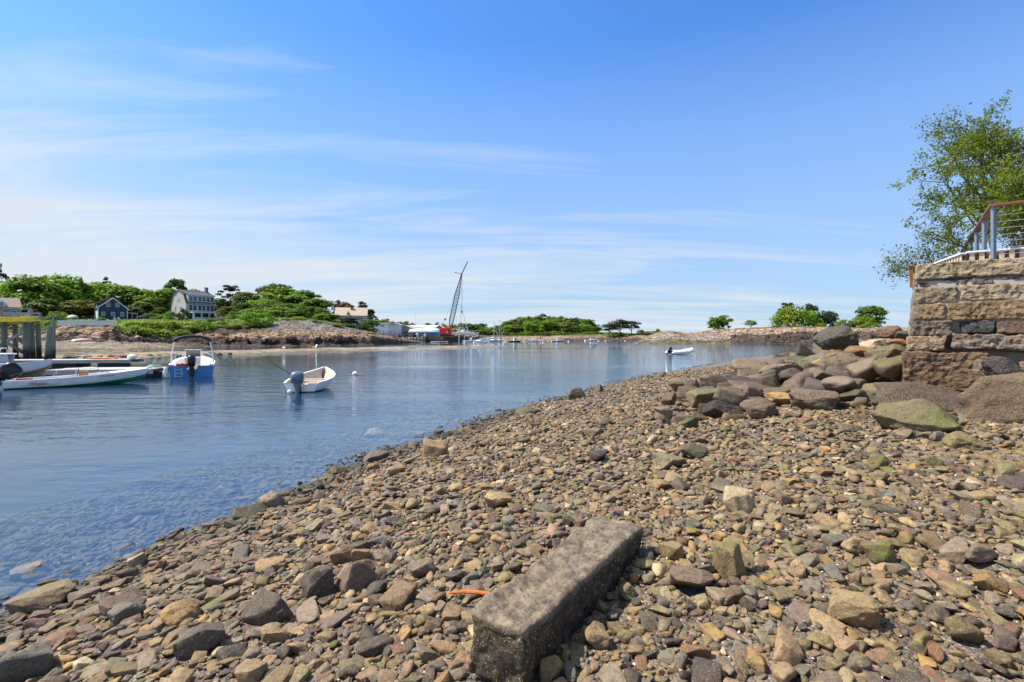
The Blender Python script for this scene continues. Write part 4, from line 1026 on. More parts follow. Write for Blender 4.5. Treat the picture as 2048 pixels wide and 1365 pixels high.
# ------------------------------------------------------------------ vegetation
def crown_mesh(seed, kind):
    """unit tree: stands on z = 0, height 1; returns leaves and limb tubes"""
    r = np.random.default_rng(seed); C = []; R_ = []
    if kind == 'broad':
        rx, cz, rz_, ncl, ls, npl, fl = .37, .50, .44, 52, .032, 74, .8
    elif kind == 'tall':
        rx, cz, rz_, ncl, ls, npl, fl = .25, .54, .42, 44, .030, 66, .85
    elif kind == 'pine':
        rx, cz, rz_, ncl, ls, npl, fl = .30, .54, .44, 40, .026, 58, .45
    elif kind == 'umbrella':
        rx, cz, rz_, ncl, ls, npl, fl = .48, .66, .28, 44, .028, 64, .55
    elif kind == 'bush':
        rx, cz, rz_, ncl, ls, npl, fl = .60, .42, .50, 36, .044, 60, .85
    else:
        rx, cz, rz_, ncl, ls, npl, fl = .36, .58, .40, 30, .026, 60, .8
    for k in range(ncl):
        d = r.normal(size=3); d /= np.linalg.norm(d)
        if d[2] < -.85: d[2] *= -.6
        q = r.uniform(.45, .95) ** .6
        wob = 1 + .22 * math.sin(3 * math.atan2(d[1], d[0]) + seed) * (1 if kind != 'bush' else .6)
        c = np.array([d[0] * rx * q * wob, d[1] * rx * q * wob, cz + d[2] * rz_ * q])
        if kind == 'pine': c[0:2] *= np.interp(c[2], [.2, .55, 1], [1.0, 1.05, .35])
        C.append(c); R_.append(r.uniform(.26, .5) * rx * (1.0 if kind != 'pine' else .85))
    V = []; L = []
    for c, rr in zip(C, R_):
        d = r.normal(size=(npl, 3)); d /= np.linalg.norm(d, axis=1)[:, None]
        d[:, 2] = np.where(d[:, 2] < -.3, -d[:, 2] * .7, d[:, 2])
        q = r.uniform(.55, 1.08, npl)[:, None]
        p = c + d * rr * q * np.array([1, 1, fl])
        nn = d * .9 + r.normal(size=(npl, 3)) * .5 + np.array([0, 0, .45])
        v, _ = leaf_quads(p, nn, ls * r.uniform(.7, 1.35, npl), r)
        V.append(v); L.append(np.repeat(r.uniform(.72, 1.28) * r.uniform(.75, 1.25, npl), 4))
    V = np.concatenate(V); L = np.concatenate(L); V[:, 2] = np.maximum(V[:, 2], .02)
    V[:, 2] *= 1.0 / V[:, 2].max()
    tint = np.stack([L * (1 + .12 * (L - 1)), L, L * .9], 1)
    tb = MB()
    top = (0, 0, cz + .08); lean = r.uniform(-.04, .04, 2)
    tr = .022 if kind != 'bush' else .014
    tb.tube([(0, 0, -.06), (lean[0] * .4, lean[1] * .4, cz * .45), (lean[0], lean[1], cz), (lean[0], lean[1], cz + rz_ * .5)], [tr * 1.4, tr, tr * .7, tr * .2], 7)
    for k in range(0, ncl, 3):
        c = C[k]; z0 = r.uniform(.45, .8) * min(c[2], cz)
        a = np.array([lean[0] * z0 / cz, lean[1] * z0 / cz, z0]); m_ = (a + c) / 2 + np.array([0, 0, -.02])
        tb.tube([a, m_, c], [tr * .5, tr * .3, tr * .1], 5, False)
    return V, tint, tb
TP = {}
def tree_proto(kind, var):
    if (kind, var) not in TP:
        V, tint, tb = crown_mesh(37 * var + len(kind) * 101, kind)
        f = np.arange(len(V)).reshape(-1, 4)
        c = meshobj('crown', V, f, M_LEAF, smooth=False, col=tint)
        t = tb.build('trunk', M_BARK, smooth=True)
        TP[(kind, var)] = (c.data, t.data)
        for o in (c, t): bpy.data.objects.remove(o)
    return TP[(kind, var)]
GCOL = {'bright': (.165, .26, .02), 'mid': (.115, .20, .02), 'dark': (.07, .12, .02), 'pine': (.030, .055, .022), 'olive': (.12, .14, .025), 'lime': (.19, .27, .022), 'red': (.16, .075, .03), 'yellow': (.24, .22, .02), 'sage': (.14, .17, .07)}
rt = np.random.default_rng(77)
def tree(name, lab, cat, x, y, z, h, wx, kind, col, group=None, var=None):
    """tree standing at x, y, z: h metres tall, crown wx metres wide"""
    var = int(rt.integers(5)) if var is None else var
    cw = {'broad': .78, 'tall': .56, 'pine': .62, 'umbrella': 1.0, 'bush': 1.25}[kind]
    sxy = wx / cw
    t = thing(name, lab, cat, (x, y, z - .1), float(rt.uniform(0, 6.28)), group, (sxy, sxy, h + .1))
    cm, tm = tree_proto(kind, var)
    a = bpy.data.objects.new('crown', cm); link(a, t)
    g = np.array(GCOL[col]) * rt.uniform(.85, 1.15, 3) ** .7 * rt.uniform(.85, 1.15)
    a.color = (*g, 1)
    if kind != 'bush' or h > 2.5:
        b = bpy.data.objects.new('trunk', tm); link(b, t)
    return t
def ptree(T, name, lab, cat, px, top, wpx, Y, kind, col, group=None):
    x = (px - 1024) / FO * Y
    z = T.z(x, Y); h = zr(top, Y) - z
    return tree(name, lab, cat, x, Y, z, h, wpx / FO * Y, kind, col, group)

G1 = 'trees on the hill behind the dark blue house'
for lab, px, top, w_, Y, k, c in [
    ('tall dark spruce-like tree at the left edge of the photo', -6, 524, 46, 182, 'pine', 'pine'),
    ('broad bright maple filling the hillside at far left', 60, 549, 104, 178, 'broad', 'bright'),
    ('large bright tree right of the far-left maple', 122, 546, 84, 190, 'broad', 'bright'),
    ('mid-green tree whose crown peeks above the two big maples', 92, 553, 66, 215, 'broad', 'mid'),
    ('bright tree left of the dark blue house roof', 162, 562, 74, 196, 'broad', 'bright'),
    ('tall bright tree directly above the dark blue house', 206, 564, 78, 215, 'broad', 'bright'),
    ('bright tree behind the ridge of the dark blue house', 246, 568, 74, 208, 'broad', 'mid'),
    ('smaller tree between dark blue house and gambrel house, on the slope', 280, 578, 56, 212, 'broad', 'bright'),
    ('shaded green tree low behind the tan-roofed house', 36, 584, 66, 168, 'broad', 'mid'),
    ('dark low tree beneath the far-left maple', 92, 596, 70, 166, 'broad', 'dark'),
    ('olive-green tree left of the dark blue house', 158, 597, 62, 172, 'broad', 'olive'),
    ('yellow-olive small tree close to the left wall of the dark blue house', 180, 606, 36, 176, 'broad', 'olive'),
    ('green tree in front of the far slope left of the gambrel house', 312, 580, 62, 204, 'broad', 'bright'),
    ('bright tree touching the left gable of the gambrel house', 334, 574, 52, 205, 'broad', 'mid'),
    ('tall dark-topped tree rising behind the gambrel house gable', 356, 557, 46, 222, 'tall', 'dark'),
    ('round treetop showing over the roof of the gambrel house', 392, 576, 36, 230, 'broad', 'mid'),
    ('dark green tree on the slope right of the dark blue house porch', 286, 604, 50, 196, 'broad', 'dark'),
    ('small green tree behind the parked dark car', 312, 612, 44, 198, 'broad', 'mid'),
    ('dark shrubby tree right of the dark blue house porch', 268, 612, 34, 190, 'broad', 'dark'),
    ('small conifer silhouette on the skyline above the dark blue house', 214, 553, 22, 240, 'pine', 'pine'),
    ('mid-green tree left out of frame beside the spruce-like tree', -70, 560, 90, 190, 'broad', 'mid'),
    ]:
    ptree(TL, 'leafy_tree' if k != 'pine' else 'conifer', lab, 'tree', px, top, w_, Y, k, c, G1)
G2 = 'trees on the rocky knoll'
for lab, px, top, w_, Y, k, c in [
    ('dark pine with open branches right of the gambrel house', 463, 570, 38, 200, 'pine', 'pine'),
    ('green tree beside the chimney of the gambrel house', 438, 596, 46, 202, 'broad', 'mid'),
    ('reddish-leaved small tree at the right end of the gambrel house', 449, 612, 32, 185, 'broad', 'red'),
    ('mid-green tree at the left shoulder of the knoll', 496, 583, 58, 196, 'broad', 'mid'),
    ('highest tree on top of the knoll', 552, 565, 64, 204, 'broad', 'dark'),
    ('bright broad tree just below the top of the knoll', 570, 573, 76, 190, 'broad', 'bright'),
    ('bright tree on the right shoulder of the knoll', 612, 579, 66, 188, 'broad', 'mid'),
    ('darker tree at the right edge of the knoll', 630, 596, 48, 180, 'broad', 'mid'),
    ('bright tree in the middle of the knoll', 530, 598, 66, 176, 'broad', 'bright'),
    ('dark tree left of the middle of the knoll', 488, 604, 50, 172, 'broad', 'dark'),
    ('olive tree in the hollow at the left of the knoll', 466, 612, 46, 170, 'broad', 'olive'),
    ('green tree above the grey rock slope', 574, 606, 62, 164, 'broad', 'mid'),
    ('dark green tree above the right part of the grey rock slope', 610, 612, 56, 160, 'broad', 'dark'),
    ('dark windswept pine on the skyline right of the knoll', 652, 600, 36, 196, 'umbrella', 'pine'),
    ('light green tree left of the shingled house', 652, 628, 54, 152, 'broad', 'bright'),
    ('lighter tree at the lower left of the knoll', 508, 616, 50, 150, 'broad', 'bright'),
    ('reddish treetop behind the shingled house roof', 690, 602, 42, 198, 'broad', 'red'),
    ('dark pine left behind the shingled house', 675, 600, 26, 200, 'pine', 'pine'),
    ('dark pine right behind the shingled house roof', 724, 602, 34, 198, 'pine', 'pine'),
    ('dark pine at the right wall of the shingled house', 740, 618, 26, 184, 'pine', 'pine'),
    ('spreading dark cedar in front of the shingled house', 700, 635, 34, 152, 'broad', 'pine'),
    ('dark cedar at the right end of the rocky headland', 738, 638, 46, 153, 'bush', 'dark'),
    ('full green tree filling the lower right of the knoll', 640, 614, 46, 160, 'bush', 'mid'),
    ('dense bright tree low in the middle of the knoll', 552, 612, 60, 158, 'bush', 'bright'),
    ('dense dark tree left of the bright one low on the knoll', 524, 606, 48, 162, 'bush', 'dark'),
    ('green bushy tree low on the left of the knoll', 478, 622, 44, 160, 'bush', 'mid'),
    ('green bushy tree above the cleft of the grey rock slope', 592, 616, 50, 156, 'bush', 'mid'),
    ]:
    ptree(TL, 'leafy_tree' if c != 'pine' else 'conifer', lab, 'tree', px, top, w_, Y, k, c, G2)
G3 = 'shrubs along the left shore'
for lab, px, top, w_, Y, c in [
    ('large bright green shrub on the sea wall below the knoll', 517, 622, 56, 131, 'mid'),
    ('rounded shrub left of the large bright one on the sea wall', 492, 644, 40, 128, 'olive'),
    ('olive shrub at the corner of the low sea wall', 466, 648, 36, 126, 'olive'),
    ('green shrub right of the big shrub on the knoll edge', 546, 636, 22, 142, 'mid'),
    ('small shrub growing in a cleft of the grey rock slope', 572, 640, 22, 140, 'olive'),
    ('second small shrub higher in the grey rock slope', 598, 633, 30, 146, 'bright'),
    ('yellow-orange shrub standing out on the knoll', 617, 622, 13, 156, 'yellow'),
    ('low dark shrub on the right part of the grey rock slope', 634, 641, 22, 140, 'dark'),
    ('yellow-green low shrub above the tan headland rock', 668, 645, 34, 141, 'yellow'),
    ('dark shrub on the headland below the shingled house', 692, 646, 40, 146, 'dark'),
    ('dark green shrub below the shingled house deck', 718, 648, 36, 148, 'pine'),
    ('drooping dark shrub at the tip of the headland', 744, 655, 24, 149, 'dark'),
    ('dense round dark shrub at the corner of the gambrel house', 366, 614, 24, 160, 'dark'),
    ('low shrub left of the gambrel house', 340, 622, 24, 160, 'mid'),
    ('clipped ball bush in front of the dark blue house', 200, 634, 21, 120, 'mid'),
    ('clipped yellow-green bush next to the grey parasol', 138, 637, 24, 110, 'lime'),
    ('green shrub left of the white fence', 100, 640, 34, 95, 'bright'),
    ('bright shrub behind the timber pier', 60, 646, 40, 93, 'bright'),
    ('dark shrub behind the timber pier, farther left', 18, 640, 44, 95, 'mid'),
    ('small round shrub at the left end of the white fence', 113, 652, 12, 92, 'mid'),
    ('dark low tree-like shrub between fence and dark blue house', 118, 622, 40, 130, 'mid'),
    ('green shrub in front of the olive tree', 108, 630, 46, 122, 'dark'),
    ('bright shrub on the bank below the parked dark car', 262, 640, 46, 104, 'lime'),
    ('lime shrub on the bank in the middle of the hedge', 296, 641, 52, 107, 'lime'),
    ('lime shrub on the bank below the gambrel house', 334, 642, 50, 112, 'bright'),
    ('green shrub at the right end of the hedge', 370, 643, 48, 117, 'bright'),
    ('mid-green shrub below the porch of the gambrel house', 404, 641, 44, 122, 'mid'),
    ('dark hedge shrub under the porch end of the gambrel house', 430, 636, 38, 140, 'dark'),
    ('rounded shrub on the wall end right of the gambrel porch', 440, 641, 24, 127, 'bright'),
    ('low lime shrub spilling over the bank at its left end', 250, 656, 30, 97, 'lime'),
    ('trailing shrub low on the bank, left part', 284, 655, 44, 101, 'lime'),
    ('trailing shrub low on the bank, middle part', 322, 657, 46, 106, 'lime'),
    ('trailing shrub low on the bank, right part', 358, 658, 40, 111, 'bright'),
    ('dark green shrub at the foot of the hedge', 392, 660, 30, 118, 'mid'),
    ('dark shrub on the lawn between the two houses', 306, 626, 40, 180, 'dark'),
    ('shrub growing beside the gambrel house steps', 322, 630, 30, 172, 'mid'),
    ]:
    x = (px - 1024) / FO * Y; z = TL.z(x, Y) - .3
    tree('shrub', lab, 'shrub', x, Y, z, max(zr(top, Y) - z, .8), w_ / FO * Y, 'bush', c, G3)
# brambles covering the bank, too dense to count
r = np.random.default_rng(4); pts = []
for k in range(9000):
    px = r.uniform(236, 432); Yk, Zk = TL.knots(px); t = r.uniform(0, 1)
    y = Yk[5] - 1.5 + t * 9 + r.normal() * .4; x = (px - 1024) / FO * y
    pts.append((x, y, np.interp(y, Yk, Zk) + r.uniform(-.3, .75) + .5 * math.sin(x * 1.1) * math.sin(y * .9)))
for k in range(3200):
    px = r.uniform(60, 560); Yk, Zk = TL.knots(px); y = r.uniform(Yk[5] + 3, 160); x = (px - 1024) / FO * y
    pts.append((x, y, np.interp(y, Yk, Zk) + r.uniform(0, .5)))
pts = np.array(pts); nn = r.normal(size=pts.shape) * .6 + np.array([.1, -.5, .8])
v, f = leaf_quads(pts, nn, r.uniform(.2, .42, len(pts)), r)
tint = np.repeat(r.uniform(.6, 1.4, len(pts)), 4)[:, None] * np.array([[1.0, 1.0, 1.0]])
o = meshobj('bramble_bank', v, f, M_LEAF, smooth=False, col=tint); o.color = (.19, .265, .03, 1)
tag(o, 'tangle of bright green brambles covering the bank below the houses', 'brambles', kind='stuff')

# woods on the far side of the harbour
G4 = 'trees of the far wooded shore'
prof = [(900, 644), (930, 640), (955, 641), (975, 647), (1000, 652), (1012, 643), (1030, 636), (1050, 634), (1068, 629), (1082, 627), (1096, 631), (1110, 630), (1128, 634), (1146, 635), (1162, 636), (1176, 637), (1190, 648), (1202, 660)]
nth = ['first', 'second', 'third', 'fourth', 'fifth', 'sixth', 'seventh', 'eighth', 'ninth', 'tenth', 'eleventh', 'twelfth', 'thirteenth', 'fourteenth', 'fifteenth', 'sixteenth', 'seventeenth', 'eighteenth', 'nineteenth', 'twentieth']
for i, px in enumerate(np.linspace(1006, 1188, 17)):
    c = ['dark', 'mid', 'pine', 'dark', 'mid'][i % 5]; top = np.interp(px, [q[0] for q in prof], [q[1] for q in prof]) + rt.uniform(-2, 3)
    ptree(TF, 'conifer' if c == 'pine' else 'leafy_tree', f'tree on the skyline of the far wood, {nth[i]} from its left end', 'tree', px, top, rt.uniform(26, 34), rt.uniform(318, 345), 'pine' if c == 'pine' else 'broad', c, G4)
for i, px in enumerate(np.linspace(1004, 1196, 14)):
    c = ['mid', 'bright', 'olive', 'dark', 'bright', 'mid', 'bright'][i % 7]; top = np.interp(px, [q[0] for q in prof], [q[1] for q in prof]) + rt.uniform(9, 16)
    ptree(TF, 'leafy_tree', f'lower tree along the beach of the far wood, {nth[i]} from its left end', 'tree', px, min(top, 664), rt.uniform(22, 32), rt.uniform(292, 305), 'broad', c, G4)
for i, px in enumerate(np.linspace(1010, 1190, 12)):
    c = ['dark', 'olive', 'bright', 'mid'][i % 4]
    ptree(TF, 'shrub', f'bush at the edge of the far beach, {nth[i]} from its left end', 'shrub', px, rt.uniform(660, 667), rt.uniform(18, 26), rt.uniform(286, 290), 'bush', c, G4)
for i, (px, top, w_, Y, c) in enumerate([(770, 637, 26, 420, 'mid'), (782, 642, 24, 410, 'mid'), (752, 640, 30, 400, 'dark'), (800, 643, 20, 430, 'dark'), (812, 641, 20, 430, 'mid'), (826, 645, 16, 430, 'dark'), (856, 645, 20, 430, 'dark'), (874, 644, 12, 420, 'pine'), (890, 648, 20, 420, 'mid'), (906, 648, 24, 400, 'mid'),
                                 (922, 645, 26, 380, 'mid'), (938, 646, 30, 370, 'dark'), (952, 647, 30, 390, 'mid'), (962, 646, 24, 400, 'dark'), (972, 655, 26, 360, 'dark'), (984, 654, 26, 350, 'mid'), (996, 650, 26, 350, 'dark'), (960, 660, 26, 300, 'mid'), (978, 664, 24, 300, 'dark'), (992, 662, 26, 300, 'olive')]):
    ptree(TF, 'leafy_tree', f'distant tree behind the boatyard, {nth[i]} in the row from the headland to the far wood', 'tree', px, top, w_, Y, 'broad' if c != 'pine' else 'pine', c, G4)
for lab, px, top, w_, Y, k, c in [
    ('left pine of the dark group on the low spit', 1219, 647, 34, 266, 'umbrella', 'pine'), ('tallest pine of the dark group on the low spit', 1240, 638, 40, 268, 'umbrella', 'pine'),
    ('right pine of the dark group on the low spit, leaning out', 1263, 641, 34, 267, 'umbrella', 'pine')]:
    ptree(TF, 'pine_tree', lab, 'tree', px, top, w_, Y, k, c, 'pines on the low spit')
for lab, px, top, w_, c in [('low shrub on the spit right of the pines', 1281, 659, 18, 'olive'), ('dark low bush at the foot of the pines', 1232, 664, 40, 'dark'), ('small round bush on the right of the spit', 1316, 657, 10, 'mid'), ('flat green bushes on the right of the spit', 1304, 662, 40, 'mid')]:
    ptree(TF, 'shrub', lab, 'shrub', px, top, w_, 262, 'bush', c, 'shrubs on the low spit')
G5 = 'trees on the low rocky point'
for lab, px, top, w_, Y, k, c in [
    ('left one of two joined round trees on the rocky point', 1428, 634, 26, 187, 'broad', 'mid'), ('right one of two joined round trees on the rocky point', 1446, 629, 32, 188, 'broad', 'mid'),
    ('small lone round tree on the rocky point', 1502, 640, 24, 192, 'umbrella', 'mid'),
    ('large lime-green tree on the rocky point', 1576, 609, 62, 196, 'bush', 'lime'), ('lime-green tree right of the largest one on the rocky point', 1606, 618, 56, 195, 'bush', 'bright'),
    ('dark pine behind the left of the lime-green trees', 1576, 605, 30, 210, 'pine', 'pine'), ('dark flat-topped pine behind the lime-green trees', 1618, 606, 34, 210, 'umbrella', 'pine'),
    ('dark pine sloping down right of the lime-green trees', 1652, 620, 50, 206, 'bush', 'pine'), ('low dark pine right of the flat-topped one', 1636, 628, 40, 202, 'broad', 'pine'),
    ('tall spreading green tree at the right end of the point', 1741, 610, 52, 198, 'broad', 'mid'), ('low dense green tree under the tall spreading one', 1722, 632, 50, 190, 'bush', 'bright'),
    ]:
    ptree(TR, 'leafy_tree' if c != 'pine' else 'pine_tree', lab, 'tree', px, top, w_, Y, k, c, G5)
for lab, px, top, w_, Y, c in [('lime shrub between the pines and the tall spreading tree', 1686, 638, 30, 192, 'lime'), ('green shrub right of the lime shrub on the point', 1702, 642, 24, 190, 'mid'), ('low green shrub beneath the large lime-green tree', 1552, 650, 26, 184, 'mid'),
                               ('yellow shrub beneath the dark pines', 1640, 645, 22, 190, 'lime'), ('dark shrub at the foot of the two joined trees', 1440, 656, 24, 184, 'dark'), ('dense bright shrub below the tall spreading tree', 1738, 643, 44, 186, 'bright'), ('long low shrub at the meadow edge', 1590, 650, 40, 186, 'olive')]:
    x = (px - 1024) / FO * Y; z = TR.z(x, Y) - .2
    tree('shrub', lab, 'shrub', x, Y, z, max(zr(top, Y) - z, .6), w_ / FO * Y, 'bush', c, 'shrubs on the low rocky point')
# meadow grass on the point
r = np.random.default_rng(8); pts = []
for k in range(5200):
    px = r.uniform(1470, 1690); Yk, Zk = TR.knots(px); y = Yk[4] + r.uniform(-3, 16); x = (px - 1024) / FO * y; pts.append((x, y, np.interp(y, Yk, Zk) + r.uniform(.0, .45)))
pts = np.array(pts); nn = r.normal(size=pts.shape) + np.array([0, -1.2, .2])
v, f = leaf_quads(pts, nn, r.uniform(.12, .3, len(pts)), r, .4)
o = meshobj('meadow_grass', v, f, M_LEAF, smooth=False, col=np.repeat(r.uniform(.6, 1.4, len(pts)), 4)[:, None] * np.ones((1, 3))); o.color = (.17, .19, .035, 1)
tag(o, 'strip of yellow-green grass along the top of the rocky point', 'grass', kind='stuff')

# ------------------------------------------------------------------ near trees on the terrace
M_LEAFN = leaf_mat('near_foliage', trans=.45)
def near_tree(name, lab, x, y, z, stems, leafn, lsize, col, seed, lift=.25, env=None):
    r = np.random.default_rng(seed)
    t = thing(name, lab, 'tree' if len(stems) < 5 else 'shrub', (x, y, z))
    tb = MB(); tips = []
    def grow(p, d, L, rad_, lev):
        nseg = 4; pts = [p]; q = np.array(p, float); dd = np.array(d, float)
        for k in range(nseg):
            dd = dd + r.normal(size=3) * (.13 + .03 * lev) + np.array([0, 0, lift * .12]); dd /= np.linalg.norm(dd)
            q2 = q + dd * L / nseg
            if env and lev and (((q2 - np.array(env[0])) / np.array(env[1])) ** 2).sum() > 1: break
            q = q2; pts.append(q.copy())
        if len(pts) < 2: return
        nseg = len(pts) - 1
        tb.tube(pts, [rad_ * (1 - .55 * k / nseg) for k in range(nseg + 1)], 7 if lev < 2 else 4, False)
        if lev >= 2:
            tips.extend(pts[1:])
        if lev < 4 and rad_ > .003:
            nc = [7, 6, 5, 3][lev]
            for k in range(nc):
                f_ = r.uniform(.3, 1.0) if lev else r.uniform(.3, 1.0)
                b = pts[min(nseg, max(1, int(round(f_ * nseg))))]
                e = dd * r.uniform(.4, .9) + r.normal(size=3) * np.array([.75, .75, .42]); e /= np.linalg.norm(e)
                grow(b, e, L * r.uniform(.48, .68), rad_ * r.uniform(.38, .52), lev + 1)
    for d, L, rr in stems: grow((0, 0, 0), np.array(d) / np.linalg.norm(d), L, rr, 0)
    tb.build('trunk', M_BARK, t, smooth=True)
    tips = np.array(tips)
    idx = r.integers(0, len(tips), leafn)
    p = tips[idx] + r.normal(size=(leafn, 3)) * .06
    nn = r.normal(size=(leafn, 3)) + np.array([0, 0, .7])
    v, f = leaf_quads(p, nn, lsize * r.uniform(.6, 1.3, leafn), r, .5)
    cl = .75 + .5 * (vnoise(p * 1.6 + 3) * .5 + .5) + r.normal(size=leafn) * .12
    tint = np.stack([cl * (1 + .25 * np.clip(vnoise(p * .9), 0, 1)), cl, cl * .9], 1)
    o = meshobj('foliage', v, f, M_LEAFN, t, smooth=False, col=np.repeat(np.clip(tint, .2, 2), 4, 0)); o.color = (*col, 1)
    return t
near_tree('leafy_tree', 'large airy tree with small green leaves leaning over the deck railing', 13.0, 13.4, 3.25,
          [((-.27, -.02, 1), 2.7, .07), ((-.05, .1, 1), 3.3, .07)], 21000, .040, (.135, .19, .018), 3, env=((-.75, 0, 3.05), (1.85, 1.9, 2.3)))
near_tree('leafy_tree', 'airy tree with a dark trunk at the right edge behind the deck railing', 14.0, 13.6, 3.25,
          [((.0, -.03, 1), 3.2, .09), ((.4, .1, .9), 2.8, .08)], 13000, .040, (.135, .19, .018), 9)
near_tree('sapling_clump', 'thin multi-stemmed sapling on the wall edge left of the railing', 11.9, 14.6, 3.3,
          [((-.55, 0, .85), .95, .016), ((-.25, .1, 1), 1.15, .018), ((.05, -.05, 1), 1.2, .018), ((.3, .1, 1), 1.05, .016), ((.5, 0, .8), .85, .014), ((-.7, .1, .5), .75, .012)], 1500, .036, (.07, .12, .02), 14, .1)
# ------------------------------------------------------------------ boats, docks, pier
def hull_rows(st, np_side=6, np_bot=5, flare=.0):
    """st: (x, half beam at gunwale, half beam at chine, z keel, z chine, z gunwale) from stern to bow; returns port topside, starboard topside, bottom rows"""
    port = []; star = []; bot = []
    for x, hb, hc, zk, zc, zg in st:
        rk = 0
        side = []
        for k in range(np_side):
            t = k / (np_side - 1); b = hc + (hb - hc) * (t ** .75); side.append((b, zc + (zg - zc) * t))
        port.append([(x, b, z) for b, z in side]); star.append([(x, -b, z) for b, z in side])
        bt = []
        for k in range(-np_bot, np_bot + 1):
            t = k / np_bot; b = hc * t; bt.append((x, b, zk + (zc - zk) * (abs(t) ** 1.3)))
        bot.append(bt)
    return port, star, bot
def hull(parent, st, mat, matb, inset=.05, floor=.08, matin=None, rim=.03, matrim=None, name='hull', transom_cut=0.0):
    port, star, bot = hull_rows(st)
    q = MB(); q.loft(port, False); q.loft(star, False)
    x, hb, hc, zk, zc, zg = st[0]
    q.add([(x, hb, zg - 0), (x, hc, zc), (x, -hc, zc), (x, -hb, zg)] if not transom_cut else [(x, hb, zg), (x, hc, zc), (x, -hc, zc), (x, -hb, zg), (x, -.28, zg), (x, -.2, zg - transom_cut), (x, .2, zg - transom_cut), (x, .28, zg)],
          [(0, 1, 2, 3)] if not transom_cut else [tuple(range(8))])
    q.build(name, mat, parent, smooth=True)
    q = MB(); q.loft(bot, False); q.add([(x, b[1], b[2]) for b in bot[0]], [tuple(range(len(bot[0])))])
    q.build('bottom_paint', matb, parent, smooth=True)
    inn = [(x + (inset if i == 0 else (-inset * 1.5 if i == len(st) - 1 else 0)), max(hb - inset, .005), max(hc - inset * .8, .004), max(zk + .05, floor), max(zc + .05, floor + .01), zg - .004) for i, (x, hb, hc, zk, zc, zg) in enumerate(st)]
    p2, s2, b2 = hull_rows(inn); q = MB(); q.loft(p2, False); q.loft(s2, False); q.loft(b2, False)
    x, hb, hc, zk, zc, zg = inn[0]
    zt = zg - transom_cut
    q.add([(x, hb, zt), (x, hc, zc), (x, -hc, zc), (x, -hb, zt)], [(0, 1, 2, 3)])
    q.build('interior', matin or mat, parent, smooth=True)
    q = MB()
    pl = [(s[0], s[1], s[5]) for s in st]; sl = [(s[0], -s[1], s[5]) for s in st]
    pl2 = [(s[0], s[1], s[5] - .002) for s in inn]; sl2 = [(s[0], -s[1], s[5] - .002) for s in inn]
    for a, b in ((pl, pl2), (sl, sl2)):
        q.loft([[(ax, ay * 1.0, az - .012), (ax, ay + math.copysign(.018, ay), az - .012), (ax, ay + math.copysign(.018, ay), az + rim), (bx, by, az + rim), (bx, by, az - .012)] for (ax, ay, az), (bx, by, bz) in zip(a, b)], True, True)
    q.build('gunwale', matrim or mat, parent, smooth=True)
def outboard(parent, loc, s, tilt, mat, mat2, rz=0.0, tiller=True, text=None, nm='outboard_motor', cw=1.0, ch=1.0):
    """outboard hung on the transom at loc; tilt swings the leg up and aft. local: +x forward, -x aft"""
    R_ = Matrix.Rotation(rz, 3, 'Z') @ Matrix.Rotation(tilt, 3, 'Y')
    def tr(mb_): mb_.v = [tuple((R_ @ Vector(v)) * s + Vector(loc)) for v in mb_.v]; return mb_
    q = MB(); rings = []
    for z, lx, ly, ox in ((.10, .20, .13, -.16), (.16, .26, .16, -.17), (.30, .29, .175, -.18), (.46, .28, .17, -.17), (.56, .24, .145, -.16), (.62, .15, .09, -.16)):
        ly *= cw; z = .10 + (z - .10) * ch
        rings.append([(ox + lx * math.copysign(abs(math.cos(a)) ** .55, math.cos(a)), ly * math.copysign(abs(math.sin(a)) ** .6, math.sin(a)), z) for a in np.linspace(0, 2 * PI, 20, endpoint=False)])
    q.loft(rings, True, True); cowl = tr(q).build(nm, mat, parent, smooth=True)
    q = MB(); q.loft([[(-.17 + l * math.cos(a), b * math.sin(a), z) for a in np.linspace(0, 2 * PI, 12, endpoint=False)] for z, l, b in ((.10, .16, .11 * cw), (-.05, .13, .08 * cw), (-.2, .11, .06 * cw), (-.35, .10, .055), (-.55, .09, .04), (-.72, .10, .035))], True, True)
    q.box((-.20, 0, -.50), (.34, .20, .015)); q.tube([(-.36, 0, -.70), (.0, 0, -.70), (.06, 0, -.70)], [.05, .06, .015], 10); q.prism([(-.22, -.73), (-.05, -.73), (-.16, -.92)], -.012, .012)
    tr(q).build('lower_unit', mat2, cowl, smooth=True)
    q = MB(); q.box((.03, 0, -.10), (.10, .22, .30)); q.box((.03, .08, -.22), (.06, .05, .25)); q.box((.03, -.08, -.22), (.06, .05, .25)); tr(q).build('transom_bracket', M_BLACK, cowl)
    q = MB()
    for k in range(3):
        a = 2 * PI * k / 3; q.slab([(-.39, 0, -.70), (-.41, .12 * math.cos(a - .5), -.70 + .12 * math.sin(a - .5)), (-.375, .15 * math.cos(a), -.70 + .15 * math.sin(a)), (-.37, .12 * math.cos(a + .5), -.70 + .12 * math.sin(a + .5))], .008)
    tr(q).build('propeller', M_STEEL, cowl)
    if tiller:
        q = MB(); q.tube([(.06, .02, .14), (.30, .03, .20), (.50, .03, .24)], [.025, .02, .024], 8); tr(q).build('tiller', M_BLACK, cowl, smooth=True)
    return cowl
